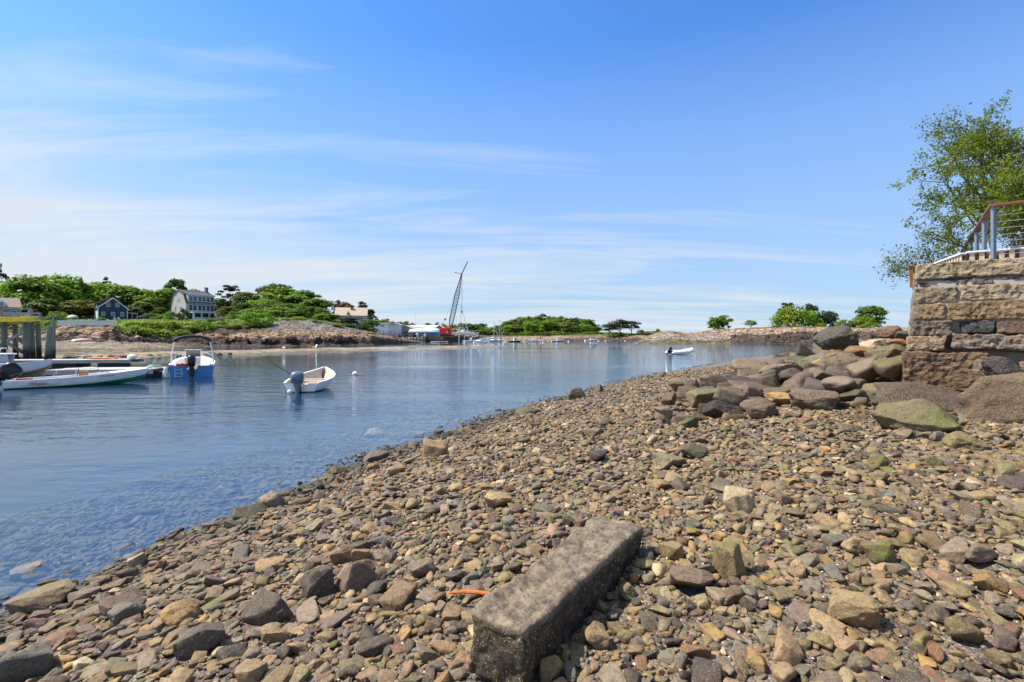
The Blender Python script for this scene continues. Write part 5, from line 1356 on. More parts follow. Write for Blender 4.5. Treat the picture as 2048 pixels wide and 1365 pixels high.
def text_mesh(s, size, mat, name, parent, loc, rot, shear=0.0, ext=.002, sx=1.0):
    cu = bpy.data.curves.new('t', 'FONT'); cu.body = s; cu.size = size; cu.extrude = ext; cu.shear = shear; cu.align_x = 'CENTER'
    to = bpy.data.objects.new('t', cu); COL.objects.link(to)
    bpy.context.view_layer.update()
    me = bpy.data.meshes.new_from_object(to.evaluated_get(bpy.context.evaluated_depsgraph_get())); bpy.data.objects.remove(to)
    me.materials.clear(); me.materials.append(mat)
    o = bpy.data.objects.new(name, me); link(o, parent); o.location = loc; o.rotation_euler = rot; o.scale = (sx, 1, 1); return o
M_GREENB = M('green_bottom_paint', (.0, .20, .14), .6, .2, 6, .1)
M_REDB = M('red_brown_bottom_paint', (.16, .05, .03), .7, .3, 6, .2)
M_BLUEH = M('blue_gelcoat', (.035, .20, .42), .25, .08, 2, .02)
M_GREYM = M('grey_blue_engine_paint', (.10, .125, .18), .35, .08, 4, .03)
M_TEAK = M('varnished_wood', (.30, .15, .06), .45, .3, 6, .1, stretch=(.4, 3, 3))
M_REDP = M('red_plastic', (.62, .03, .015), .4, .08, 4, .03)
M_DINGY = M('worn_cream_paint', (.56, .47, .37), .6, .15, 5, .1, stain=(.25, .15, .08), sscale=5, samt=.5)
M_TEXT = M('dark_red_lettering', (.22, .03, .03), .5, .05, 4, 0)
M_TEXTB = M('dark_lettering', (.10, .10, .11), .5, .05, 4, 0)
M_ROPE = M('hemp_rope', (.40, .33, .24), .9, .2, 20, .2)
M_ORANGE = M('orange_cloth', (.75, .22, .05), .8, .2, 6, .3)

# open skiff with green bottom, near left
A = np.array([-20.55, 20.75]); bd = np.array([.78, .63]); bd = bd / np.linalg.norm(bd)
sk = thing('skiff', 'white open skiff with green bottom paint and black outboard, nearest boat at left', 'boat', (A[0], A[1], 0), math.atan2(bd[1], bd[0]))
hull(sk, [(0, .78, .64, -.10, .05, .32), (.8, .82, .68, -.11, .055, .33), (1.8, .83, .69, -.11, .07, .37), (2.8, .80, .62, -.09, .12, .44), (3.6, .66, .44, -.02, .20, .51), (4.2, .45, .24, .08, .28, .57), (4.6, .20, .08, .22, .38, .61), (4.78, .04, .01, .46, .53, .63)],
     M_GEL, M_GREENB, .09, .12, M_GEL, .03, M_WHITE)
q = MB(); q.loft([[(x, -b, z), (x, 0, z + .035), (x, b, z)] for x, b, z in ((3.35, .66, .50), (3.9, .50, .555), (4.35, .30, .595), (4.7, .05, .63))], False); q.build('foredeck', M_WHITE, sk, smooth=True)
for x, nm in ((1.1, 'thwart'), (2.1, 'thwart')): q = MB(); q.box((x, 0, .29), (.28, 1.42, .035)); q.build(nm, M_TEAK, sk, bevel=.006)
q = MB(); q.box((2.45, -.28, .47), (.32, .42, .30)); q.box((2.36, -.28, .63), (.10, .44, .03)); q.build('steering_console', M_TEAK, sk, bevel=.01)
q = MB(); q.tube([(2.27 + .02 * math.sin(a), -.28 + .15 * math.cos(a), .60 + .15 * math.sin(a)) for a in np.linspace(0, 2 * PI, 17)], .012, 6, False); q.tube([(2.3, -.28, .60), (2.4, -.28, .55)], .012, 6); q.build('steering_wheel', M_BLACK, sk, smooth=True)
for sy in (-1, 1):
    q = MB(); q.tube([(1.5, sy * .74, .46), (1.55, sy * .74, .66), (1.85, sy * .74, .72), (2.7, sy * .74, .74), (2.95, sy * .70, .70), (3.0, sy * .70, .54)], .013, 6); q.tube([(2.2, sy * .74, .48), (2.2, sy * .74, .73)], .011, 6); q.build('grab_rail', M_STEEL, sk, smooth=True)
q = MB(); q.box((.55, .25, .26), (.5, .32, .24)); q.box((.55, -.3, .24), (.36, .28, .22)); q.build('fuel_tank', M('dull_red_tank', (.35, .07, .04), .5, .2, 5, .1), sk, bevel=.03)
ob = outboard(sk, (-.02, 0, .32), 1.15, rad(52), M_BLACK, M_BLACK, tiller=False)
text_mesh('115', .16, M_REDP, 'engine_lettering', ob, (-.12, -.24, .66), (PI / 2, rad(-52), 0), .2)
text_mesh('Whaler', .155, M_TEXT, 'hull_lettering', sk, (1.02, -.835, .15), (rad(84), 0, 0), .35, sx=1.25)
q = MB(); q.tube([(.50, -.83, .12), (1.5, -.845, .135), (1.75, -.845, .21)], [.006, .008, .003], 5); q.build('lettering_stroke', M_TEXT, sk)
text_mesh('MS 4074 AY', .085, M_TEXTB, 'registration_number', sk, (3.25, -.715, .37), (rad(80), 0, rad(14)), .0, sx=1.2)
q = MB(); q.tube([(4.74, 0, .70), (5.0, .05, .55), (5.25, .3, .45), (5.5, .8, .52)], .012, 6); q.build('painter_line', M_ROPE, sk, smooth=True)

# dinghy at anchor in the middle
A = np.array([-7.98, 19.35]); bd = np.array([-.10, .995])
dg = thing('dinghy', 'weathered white rowing dinghy with grey outboard floating alone', 'boat', (A[0], A[1], 0), math.atan2(bd[1], bd[0]))
hull(dg, [(0, .62, .50, -.03, .03, .34), (.7, .76, .58, -.05, .04, .37), (1.5, .82, .60, -.05, .06, .42), (2.2, .74, .48, .0, .13, .50), (2.8, .52, .28, .08, .24, .58), (3.2, .27, .10, .20, .38, .66), (3.45, .05, .01, .42, .54, .74)],
     M_GEL, M_REDB, .05, .06, M_DINGY, .03, M_WHITE, transom_cut=.10)
for x, wd in ((.95, 1.40), (1.75, 1.44)): q = MB(); q.box((x, 0, .35), (.28, wd - .04, .035)); q.build('thwart', M_DINGY, dg, bevel=.006)
q = MB(); q.tube([(3.30, 0, .66), (3.2, .03, .45), (3.15, 0, .25)], .02, 6); q.build('painter_line', M_RUBBER, dg, smooth=True)
ob = outboard(dg, (-.03, .10, .21), 1.0, rad(14), M_GREYM, M_GREYM, rz=rad(10), tiller=False, cw=1.4, ch=.85)
q = MB(); q.ball((-.34, .30, .06), .085, 2); q.build('round_float', M_WHITE, ob, smooth=True)
q = MB(); q.tube([(-.1, .22, .62), (-.35, .75, 1.02), (-.42, .98, 1.2)], [.014, .011, .006], 6); q.build('fishing_rod', M_BLACK, dg)
q = MB(); q.tube([(.02, .62, .36), (-.05, .68, .15), (-.02, .72, -.02)], .007, 5); q.build('trailing_rope', M_ROPE, dg)

# motor boat with folded canvas frame, moored at the dock end
A = np.array([-16.45, 26.3]); bd = np.array([-.50, .866])
mb = thing('motorboat', 'blue hulled centre-console motorboat with folded black bimini seen from astern', 'boat', (A[0], A[1], 0), math.atan2(bd[1], bd[0]))
hull(mb, [(0, .98, .88, -.15, -.05, .62), (1.2, 1.02, .90, -.16, -.04, .64), (2.4, 1.02, .84, -.14, .02, .68), (3.4, .90, .62, -.08, .14, .76), (4.2, .62, .34, .06, .32, .84), (4.8, .30, .10, .28, .52, .90), (5.0, .06, .01, .6, .7, .92)],
     M_BLUEH, M_BLUEH, .2, .25, M_GEL, .07, M_WHITE, transom_cut=.20)
q = MB(); q.box((1.75, 0, .62), (.55, .72, .78)); q.box((1.45, 0, .52), (.30, .66, .55)); q.build('console', M_GEL, mb, bevel=.04)
q = MB(); q.box((1.05, 0, .52), (.42, .74, .42)); q.box((.92, 0, .84), (.08, .74, .34)); q.build('helm_seat', M('cream_vinyl', (.66, .62, .52), .5, .06, 5, .05), mb, bevel=.04)
q = MB(); q.slab([(1.98, -.34, 1.0), (1.98, .34, 1.0), (1.85, .32, 1.34), (1.85, -.32, 1.34)], .008); ws = q.build('windscreen', M('tinted_acrylic', (.14, .15, .15), .1, .1, 3, 0), mb)
q = MB(); q.tube([(1.98, -.38, .98), (1.84, -.38, 1.40), (1.84, .38, 1.40), (1.98, .38, .98)], .02, 6); q.build('windscreen_frame', M_STEEL, ws, smooth=True)
for sy in (-1, 1):
    q = MB(); q.tube([(1.5, sy * .96, .64), (1.15, sy * .94, 1.2), (.85, sy * .80, 1.86)], .030, 8); q.build('bimini_strut', M_WHITE, mb, smooth=True)
    q = MB(); q.tube([(.75, sy * .98, .64), (.85, sy * .90, 1.3), (.85, sy * .80, 1.84)], .014, 6); q.build('bimini_stay', M_STEEL, mb, smooth=True)
q = MB(); q.tube([(.85, y, 1.86 + .26 * (1 - abs(y / .86) ** 2.6)) for y in np.linspace(-.86, .86, 17)], [.055] + [.085] * 15 + [.055], 10); q.build('folded_bimini', M_RUBBER, mb, smooth=True)
for sy in (-1, 1):
    q = MB()
    q.tube([(.35, sy * .93, .64), (.38, sy * .93, .94), (1.3, sy * .95, 1.0), (1.4, sy * .95, .66)], .014, 6)
    for x in (.6, .85, 1.1): q.tube([(x, sy * .94, .65), (x, sy * .94, .96)], .010, 5)
    q.tube([(2.3, sy * .96, .68), (2.4, sy * .94, 1.02), (4.3, sy * .55, 1.18), (4.9, 0, 1.2)], .014, 6)
    for x, y in ((3.0, .87), (3.7, .73), (4.3, .54)): q.tube([(x, sy * y, .76), (x, sy * y, 1.12)], .010, 5)
    q.build('side_rail', M_STEEL, mb, smooth=True)
ob = outboard(mb, (-.05, 0, .46), 1.12, rad(6), M_BLACK, M_BLACK, tiller=False)
q = MB(); q.box((.22, .42, .60), (.34, .52, .24)); q.box((.22, .42, .735), (.12, .12, .04)); q.build('fuel_tank', M_REDP, mb, bevel=.03)
q = MB()
for y in (.72, .42): q.tube([(-.02, y, .50), (-.06, y, .45), (-.06, y, .06)], .013, 6)
for z in (.08, .24, .42): q.tube([(-.06, .42, z), (-.06, .72, z)], .013, 6)
q.build('boarding_ladder', M_STEEL, mb, smooth=True)
q = MB(); q.tube([(.1, 1.10, .06), (.1, 1.10, .12), (.1, 1.12, .52), (.1, 1.12, .58)], [.04, .09, .09, .04], 10); q.build('fender', M_GEL, mb, smooth=True)
q = MB(); q.ball((.65, 1.16, .24), (.14, .14, .17), 2); q.build('round_fender', M('pale_blue_vinyl', (.42, .52, .62), .4, .08, 4, 0), mb, smooth=True)

# white rowing boat behind the skiff, cut by the left edge
bd = np.array([.93, .36]); A = P(103, 749, 28.2)[:2] - bd * 4.2
rb = thing('rowing_boat', 'plain white open boat with its bow to the right, behind the black outboard', 'boat', (A[0], A[1], 0), math.atan2(bd[1], bd[0]))
hull(rb, [(0, .80, .62, -.06, .0, .55), (1.2, .86, .64, -.07, .02, .58), (2.4, .80, .52, -.03, .09, .64), (3.3, .56, .28, .05, .22, .72), (3.9, .26, .08, .2, .42, .80), (4.2, .04, .01, .4, .6, .84)], M_GEL, M('ochre_bottom', (.35, .22, .06), .6, .2, 5, .1), .05, .1, M_GEL, .03, M_WHITE)
for x in (1.0, 2.2): q = MB(); q.box((x, 0, .46), (.26, 1.5, .035)); q.build('thwart', M_GEL, rb, bevel=.006)
bd = np.array([.95, .3]); A = P(22, 731, 34.5)[:2] - bd * 5.0
lb = thing('small_cruiser', 'white boat with a red stripe at the left edge, below the timber pier', 'boat', (A[0], A[1], 0), math.atan2(bd[1], bd[0]))
hull(lb, [(0, 1.0, .85, -.1, .0, .7), (2, 1.05, .85, -.1, .05, .75), (3.6, .9, .6, -.05, .15, .8), (4.6, .62, .3, .1, .3, .86), (5.0, .42, .2, .2, .4, .88)], M_GEL, M_GEL, .1, .2, M_GEL, .03, M_WHITE)
q = MB(); q.box((2.6, 0, .93), (4.6, 1.7, .10)); q.build('deck', M_WHITE, lb, bevel=.03)
q = MB(); q.box((2.4, -1.065, .58), (3.6, .02, .09)); q.build('stripe', M_REDP, lb)
q = MB(); q.tube([(3.2, -.6, .98), (3.25, -.6, 1.35), (4.9, -.3, 1.35), (4.95, -.3, .95)], .02, 6); q.tube([(4.2, -.42, 1.0), (4.7, -.35, 1.33)], .015, 6); q.build('pulpit_rail', M_STEEL, lb, smooth=True)

# inflatable
A = P(1341, 709, 61)[:2]; bd = np.array([.93, .37])
rbi = thing('inflatable_boat', 'white inflatable dinghy with tilted black outboard on the calm water', 'boat', (A[0], A[1], 0), math.atan2(bd[1], bd[0]))
q = MB(); pts = [(0, -.62, .22), (1.2, -.64, .24), (2.2, -.60, .30), (2.9, -.40, .46), (3.2, 0, .56), (2.9, .40, .46), (2.2, .60, .30), (1.2, .64, .24), (0, .62, .22)]
q.tube([(-.25, -.62, .2)] + pts + [(-.25, .62, .2)], [.06] + [.22] * 2 + [.22] * 5 + [.22] * 2 + [.06], 12); q.build('tube', M_GEL, rbi, smooth=True)
q = MB(); q.loft([[(x, -b, z), (x, 0, z - .12), (x, b, z)] for x, b, z in ((-.1, .5, .08), (1.5, .5, .10), (2.5, .35, .2), (3.0, .05, .4))], False); q.build('hull_floor', M('pale_grey_pvc', (.45, .46, .48), .5, .1, 4, .05), rbi, smooth=True)
q = MB(); q.box((-.02, 0, .28), (.05, 1.0, .36)); q.build('transom', M_BLACK, rbi)
outboard(rbi, (-.08, 0, .42), .72, rad(48), M_BLACK, M_BLACK)
q = MB(); q.tube([(3.05, 0, .4), (3.0, .02, .0)], .012, 5); q.build('mooring_line', M_RUBBER, rbi)

# floating docks
def dock(lab, a, b, wd, z, mat):
    a = np.array(a); b = np.array(b); L = np.linalg.norm(b - a); d = (b - a) / L
    t = thing('floating_dock', lab, 'dock', (a[0], a[1], 0), math.atan2(d[1], d[0]))
    q = MB()
    for k in range(int(L / .16)): q.box((.08 + k * .16, 0, z), (.145, wd, .04))
    q.build('deck_boards', mat, t)
    for sy in (-1, 1): q = MB(); q.box((L / 2, sy * (wd / 2 - .03), z - .12), (L, .06, .2)); q.build('side_beam', M('pale_dock_timber', (.40, .36, .30), .8, .25, 4, .3, stretch=(.3, 1, 1), stain=(.15, .12, .09), sscale=2, samt=.6), t)
    x = .6
    while x < L - .6:
        q = MB(); q.box((x + .5, 0, z - .36), (1.3, wd - .25, .34)); q.build('float', M_RUBBER, t, bevel=.03); x += 2.6
    return t
M_DECK = M('silvered_deck', (.46, .44, .41), .8, .18, 3, .3, stretch=(2, .5, 1))
d1a = P(-60, 735, 35.5)[:2]; d1b = P(275, 733, 37.4)[:2]
dock('long grey floating dock behind the white rowing boat with a white buoy on its end', d1a, d1b, 1.9, .46, M_DECK)
d2a = P(120, 757, 26.2)[:2]; d2b = P(326, 757, 27.0)[:2]
dk2 = dock('shorter floating dock beyond the skiff where the motorboat is tied', d2a, d2b, 2.1, .44, M_DECK)
q = MB(); q.ball((0, 0, .16), (.30, .30, .20), 3); q.tube([(0, 0, .34), (0, 0, .42)], .03, 6); o = q.build('mooring_buoy', M_GEL, smooth=True); o.location = (*P(264, 719, 37.2)[:2], .47); tag(o, 'large white mooring buoy sitting on the end of the long floating dock', 'buoy')
q = MB(); v, f = rock(3, 3, 6, 9, .2, .08); q.add(v * np.array([1.3, .3, .09]), f); o = q.build('tarpaulin', M_ORANGE, smooth=True); o.location = (*P(204, 718.5, 37.2)[:2], .53); tag(o, 'crumpled orange cloth lying on the long floating dock', 'cloth')
q = MB()
rr_ = random.Random(4)
for k in range(4): q.tube([((.38 - .05 * k) * math.cos(a), (.25 - .03 * k) * math.sin(a), .03 + .03 * k + .02 * math.sin(3 * a)) for a in np.linspace(0, 2 * PI, 20)], .022, 5)
o = q.build('rope_coil', M('mint_rope', (.30, .46, .40), .9, .2, 20, .2), smooth=True); o.location = (*P(308, 737, 27.4)[:2], .46); tag(o, 'pale green coil of rope on the dock beside the motorboat', 'rope')

# timber pier at the left edge
M_PILE = M('algae_stained_pile', (.20, .19, .14), .9, .35, 3, .5, 25, stretch=(1, 1, .25), stain=(.09, .14, .08), sscale=1.2, samt=.75, dist=.03)
def pile_mat():
    m, nt = new_mat('tidal_pile'); tc = N(nt, 'ShaderNodeTexCoord').outputs['Object']
    mp = N(nt, 'ShaderNodeMapping', {'Vector': tc, 'Scale': (1, 1, .22)}).outputs[0]
    z = N(nt, 'ShaderNodeSeparateXYZ', {0: tc}).outputs[2]
    c = mixc(nt, (.115, .10, .08), (.30, .275, .235), ramp(nt, noise(nt, mp, 6, 7, .65), .3, .7))
    zz_ = mth(nt, 'ADD', z, mth(nt, 'MULTIPLY', mth(nt, 'SUBTRACT', noise(nt, tc, 2.2, 5), .5), 1.1))
    c = mixc(nt, c, (.19, .22, .13), mth(nt, 'MULTIPLY', ramp(nt, zz_, 3.2, 2.2), .6))
    c = mixc(nt, c, (.028, .022, .014), ramp(nt, zz_, 1.45, .8))
    finish(nt, c, .88, N(nt, 'ShaderNodeBump', {'Height': noise(nt, mp, 22, 7, .7), 'Strength': .6, 'Distance': .03}).outputs[0], 0, .25); return m
M_TIDE = pile_mat()
pier = thing('timber_pier', 'tall timber pier with yellow beams and grey railings at the left edge', 'pier', (0, 0, 0))
def pil(px, Y, top, r_=.24, lean=0, par=pier, bottom=-1.0):
    a = P(px, 700, Y); q = MB(); r_ = r_ * .8; q.tube([(a[0] + lean, Y, bottom), (a[0] + lean * .4, Y, 1.5), (a[0], Y, zr(top, Y))], [r_ * 1.1, r_ * 1.02, r_ * .9], 14); return q.build('pile' if par else 'mooring_pile', M_TIDE, par, smooth=True)
pil(8, 43, 640, .27, .05); pil(30, 46.5, 642, .24, .1); pil(51, 42.5, 641, .27, .15); pil(63, 44, 641, .22, .2); pil(76, 46.5, 643, .24, .15); pil(-28, 44, 640, .26, 0); pil(-60, 46, 640, .26, 0)
def pb(nm, p0, p1, w_, h_, mat):
    q = MB(); q.beam(P(*p0), P(*p1), w_, h_); return q.build(nm, mat, pier, bevel=.01)
pb('cross_beam', (-90, 640, 41.6), (68, 639, 41.6), .12, .40, M_YELLOW); pb('cross_beam', (-90, 645.5, 44.6), (81, 644.3, 44.6), .12, .36, M_YELLOW)
pb('deck_edge', (-90, 643.6, 41.8), (60, 643.2, 41.8), .2, .12, M_GREYWOOD)
q = MB()
for k in range(42): q.beam(P(-92 + k * 4.1, 642.6 - 0, 41.9), P(-88 + k * 4.1, 645.0, 47.2), .16, .06)
q.build('deck', M_GREYWOOD, pier)
for px, Y, t_, b_ in ((3, 41.8, 616.5, 647), (59, 41.8, 617, 647), (-50, 41.8, 616.5, 647), (63, 43.8, 619, 642), (80, 46, 626, 653), (30, 46.5, 627, 645), (-20, 46.5, 627, 645)): pb('rail_post', (px, t_, Y), (px, b_, Y), .16, .16, M_GREYWOOD)
pb('handrail', (-90, 617.2, 41.8), (62, 617.6, 41.8), .16, .07, M_GREYWOOD); pb('handrail', (-90, 629.5, 41.8), (59, 629.8, 41.8), .06, .13, M_GREYWOOD); pb('handrail', (60, 627, 46), (82, 627.2, 46), .12, .12, M_GREYWOOD); pb('handrail', (-90, 627, 46.6), (60, 627, 46.6), .08, .12, M_GREYWOOD)
pb('brace', (14, 683, 42.6), (48, 664, 42.3), .10, .26, M_GREYWOOD); pb('brace', (14, 686, 42.6), (55, 711, 42.0), .10, .26, M_TIDE); pb('brace', (34, 678, 46.2), (54, 692, 44.8), .10, .24, M_TIDE); pb('brace', (-30, 664, 43.4), (9, 700, 42.6), .1, .26, M_TIDE)
for (px, Y, top, r_, ln, lab) in ((100, 33.0, 652, .22, .55, 'leaning weathered mooring pile standing in front of the long floating dock'), (107.5, 40, 639, .165, .1, 'slimmer mooring pile just behind the leaning one')):
    o = pil(px, Y, top, r_, ln if False else -ln * .4, None); tag(o, lab, 'pile', 'mooring piles by the floating dock')

# buoy, ducks, rocks and stones on the beach edge
q = MB(); q.ball((0, 0, .06), (.15, .15, .13), 2); q.tube([(0, 0, .17), (0, 0, .21)], .02, 6); t = thing('mooring_float', 'small white mooring float with a yellow pick-up stick beside the dinghy', 'buoy', (*Wt(710, 750)[:2], 0), .2)
q.build('float_ball', M_GEL, t, smooth=True); q = MB(); q.tube([(-.33, .02, .03), (0, -.12, .03), (.42, -.02, .09)], .022, 6); q.build('pickup_stick', M('yellowed_wood', (.52, .36, .12), .6, .2, 5, .1), t)
for i, (px, lab) in enumerate(((1187, 'left one of two dark ducks swimming far out'), (1193, 'right one of two dark ducks swimming far out'))):
    p = Wt(px, 692.4); t = thing('duck', lab, 'duck', (p[0], p[1], 0), .3 + i)
    q = MB(); d_, f_ = ico(3); v_ = d_ * np.array([.24, .12, .10]); v_[:, 2] += .04 + np.where(v_[:, 0] < -.12, (-.12 - v_[:, 0]) * .5, 0)
    q.add(v_, f_); q.tube([(.16, 0, .06), (.22, 0, .16), (.23, 0, .22), (.25, 0, .25)], [.07, .05, .05, .04], 8); q.tube([(.27, 0, .235), (.34, 0, .225)], [.025, .012], 6); q.build('body', M('duck_plumage', (.03, .028, .025), .7, .2, 20, .1), t, smooth=True)
GW = 'weed-covered rocks along the left beach'
for i, (px, py, w_, h_) in enumerate([(40, 716, 18, 6), (84, 716, 16, 6), (134, 715, 20, 5), (154, 714.5, 16, 4), (174, 716, 22, 8), (198, 715, 16, 6), (222, 713.5, 12, 4), (246, 713, 22, 6), (272, 712, 12, 4), (300, 712, 22, 7), (316, 711, 12, 4), (352, 711, 24, 6), (420, 709, 26, 7), (438, 709, 16, 6), (460, 707.5, 12, 4), (326, 708.5, 10, 3)]):
    Y = H * FO / (py + 1.2 - HY); p = P(px, py, Y); v, f = rock(300 + i, 4, 9, 18, .12, .06)
    o = meshobj('weedy_rock', v * np.array([w_ / 2 / FO * Y, w_ / 2.6 / FO * Y, h_ / 1.6 / FO * Y]), f, M_BOULD); o.location = (p[0], Y, .05); o.rotation_euler = (0, 0, i * 1.3); o.color = (.036, .03, .022, .1)
    tag(o, f'dark weed-covered rock at the left shore, {nth[i]} from the left along the water', 'rock', GW)
def chair(lab, px, py, Y, mat, rz):
    p = P(px, py, Y); t = thing('garden_chair', lab, 'chair', (p[0], p[1], p[2]), rz)
    q = MB(); q.slab([(-.28, -.25, .36), (.28, -.25, .36), (.26, .3, .26), (-.26, .3, .26)], .03); q.build('seat', mat, t)
    q = MB(); q.slab([(-.3, .26, .28), (.3, .26, .28), (.26, .55, 1.0), (-.26, .55, 1.0)], .03); q.build('backrest', mat, t)
    for s_ in (-1, 1):
        q = MB(); q.box((s_ * .33, -.22, .27), (.05, .06, .54)); q.build('leg', mat, t)
        q = MB(); q.beam((s_ * .33, .1, .30), (s_ * .33, .5, .0), .05, .07); q.build('leg', mat, t)
        q = MB(); q.box((s_ * .33, .02, .56), (.12, .66, .03)); q.build('armrest', mat, t)
    return t
chair('orange-red low garden chair set out on the sand bar', 621, 697.5, 91, M_ORANGE, 1.4).scale = (1, 1, .72)
chair('white low garden chair set out on the sand bar', 628, 697.6, 91, M_WHITE, -.9).scale = (1, 1, .72)
def tiny_boat(name, lab, px, py, L, rz, st, mat, z=0, cat='boat', Y=None, group=None):
    Y = Y or H * FO / (py - HY); p = P(px, py, Y); t = thing(name, lab, cat, (p[0], p[1], z if Y is None else p[2]), rz, group)
    return t
t = thing('beached_buoy', 'white buoy with a dark cap lying at the edge of the sand bar', 'buoy', tuple(P(570, 698.6, 82)), .1)
q = MB(); q.ball((-.12, 0, .18), (.30, .22, .20), 2); q.build('buoy_body', M_GEL, t, smooth=True)
q = MB(); q.ball((.26, 0, .17), (.17, .16, .16), 2); q.build('dark_cap', M_RUBBER, t, smooth=True)
for lab, px, py, mat_, rz in (('white upturned dinghy below the tan rock outcrop', 161, 683.5, M_GEL, .2), ('pink upturned dinghy below the tan rock outcrop', 168, 682.5, M('pink_gelcoat', (.62, .35, .33), .5, .1, 4, .05), .5)):
    t = thing('upturned_dinghy', lab, 'dinghy', tuple(P(px, py, 84)), rz)
    q = MB(); q.loft([[(x, b * math.cos(a), h_ * math.sin(a)) for a in np.linspace(0, PI, 9)] for x, b, h_ in ((-1.1, .45, .3), (-.4, .58, .42), (.4, .52, .42), (1.0, .25, .32), (1.25, .02, .2))], False, True); q.build('hull', mat_, t, smooth=True)
    q = MB(); q.tube([(-1.1, 0, .3), (-.4, 0, .43), (.4, 0, .43), (1.0, 0, .33), (1.25, 0, .2)], .03, 5); q.build('keel_strip', M_GREYWOOD, t)
# ------------------------------------------------------------------ houses
def wood_siding(name, col, pitch=.18, shingle=False):
    m, nt = new_mat(name); tc = N(nt, 'ShaderNodeTexCoord').outputs['Object']
    z = N(nt, 'ShaderNodeSeparateXYZ', {0: tc}).outputs[2]
    saw = mth(nt, 'FRACT', mth(nt, 'DIVIDE', z, pitch))
    mp = N(nt, 'ShaderNodeMapping', {'Vector': tc, 'Scale': (1, 1, 4 if not shingle else 1.5)}).outputs[0]
    c = np.array(col); cc = mixc(nt, tuple(c * .78), tuple(np.minimum(c * 1.2, 1)), ramp(nt, noise(nt, mp, 3.0 if shingle else 1.2, 6, .65), .3, .7))
    finish(nt, cc, .75, N(nt, 'ShaderNodeBump', {'Height': saw, 'Strength': .5, 'Distance': .03}).outputs[0], 0, .3); return m
M_NAVY = wood_siding('navy_clapboard', (.050, .062, .095))
M_SHG = wood_siding('grey_shingle', (.49, .45, .40), .14, True)
M_SHB = wood_siding('tan_shingle', (.42, .34, .26), .16, True)
M_PALEB = wood_siding('pale_blue_clapboard', (.22, .28, .33))
M_ROOFD = wood_siding('dark_slate_roof', (.075, .075, .085), .16, True)
M_ROOFT = wood_siding('tan_roof', (.34, .26, .19), .2, True)
M_BRICK = M('red_brick', (.28, .10, .06), .85, .3, 4, .3)
M_TRIM = M('white_trim', (.72, .73, .74), .5, .06, 3, .02)
M_LAWN = M('concrete_footing', (.30, .29, .27), .9, .2, 2, .2)

def window(par, x, z, w_, h_, y, axis='front', mull=1):
    """window on the face y = const (front, facing -y) or x = const (side, facing -x)"""
    def pt(a, b, c): return (a, y - c, b) if axis == 'front' else (y - c, a, b)
    f = MB(); t = .10
    def bx(a, b, da, db, c0, dc):
        cx = pt(a, b, c0); d = (da, dc, db) if axis == 'front' else (dc, da, db); f.box(cx, d)
    bx(x, z + h_ / 2 + t / 2, w_ + 2 * t, t, .03, .07); bx(x, z - h_ / 2 - t / 2, w_ + 2 * t + .06, t, .035, .09)
    bx(x - w_ / 2 - t / 2, z, t, h_, .03, .07); bx(x + w_ / 2 + t / 2, z, t, h_, .03, .07)
    bx(x, z, w_, .05, .03, .05)
    for k in range(mull): bx(x - w_ / 2 + w_ * (k + 1) / (mull + 1), z, .045, h_, .031, .045)
    fo = f.build('window', M_TRIM, par)
    g = MB(); cx = pt(x, z, .012); g.box(cx, (w_, .012, h_) if axis == 'front' else (.012, w_, h_)); g.build('pane', M_GLASS, fo)
    return fo

# dark blue gabled house
Yh = 170; b = P(226, 641, Yh)
h1 = thing('gable_house', 'dark blue clapboard house with white trim and gable facing the water', 'house', (b[0], b[1], b[2] - .1), rad(46))
W2, D, EV, RG = 3.85, 7.6, 4.05, 7.45      # half width, depth, eaves height, ridge height
q = MB(); q.prism([(-W2, -1.5), (W2, -1.5), (W2, EV - .05), (0, RG - .12), (-W2, EV + .25)], 0, D); q.build('wall', M_NAVY, h1)
q = MB()
for s_, ev in ((-1, EV + .25), (1, EV - .05)):
    q.slab([(0, -.35, RG), (0, D + .3, RG), (s_ * (W2 + .4), D + .3, ev - .35), (s_ * (W2 + .4), -.35, ev - .35)][::s_], .16 if s_ > 0 else .16)
rf = q.build('roof', M_ROOFD, h1)
q = MB(); q.box((-.9, 4.0, RG + .1), (.6, .6, 1.5)); q.build('chimney', M_BRICK, rf)
q = MB()
for s_, ev in ((-1, EV + .25), (1, EV - .05)): q.beam((0, -.38, RG + .02), (s_ * (W2 + .42), -.38, ev - .33), .10, .30)
q.box((-W2 - .01, -.02, EV / 2 - .4), (.22, .10, EV + .8)); q.box((W2 + .01, -.02, EV / 2 - .5), (.22, .10, EV + .6)); q.build('gable_trim', M_TRIM, h1)
for x in (-1.22, 1.15): window(h1, x, 5.2, .82, 1.15, 0)
for x in (-2.55, .0, 2.45): window(h1, x, 2.75 - .6, .82, 1.15, 0)
q = MB(); q.prism([(-W2 - .02, EV - .2), (-W2 - .02, EV + 1.55), (-1.0, RG - .35), (-1.0, EV)], 1.2, 6.4); dm = q.build('shed_dormer', M_NAVY, h1)
q = MB(); q.slab([(-W2 - .35, 1.0, EV + 1.55), (-.5, 1.0, RG - .05), (-.5, 6.6, RG - .05), (-W2 - .35, 6.6, EV + 1.55)], .14); q.build('dormer_roof', M_ROOFD, dm)
window(h1, 2.6, EV + .8, .7, .9, -W2 - .02, 'side')
q = MB(); q.box((-W2 - .015, D / 2, 1.4), (.03, D, 4.6)); q.build('white_side_cladding', M_TRIM, h1)
q = MB(); q.slab([(W2, .8, 2.75), (W2 + 3.1, .8, 2.45), (W2 + 3.1, 5, 2.45), (W2, 5, 2.75)], .14); q.box((W2 + 1.5, 1.0, .35), (2.9, .06, .7))
for x in (W2 + 1.5, W2 + 2.95): q.box((x, .95, 1.2), (.14, .14, 2.5))
q.build('side_porch', M_TRIM, h1)
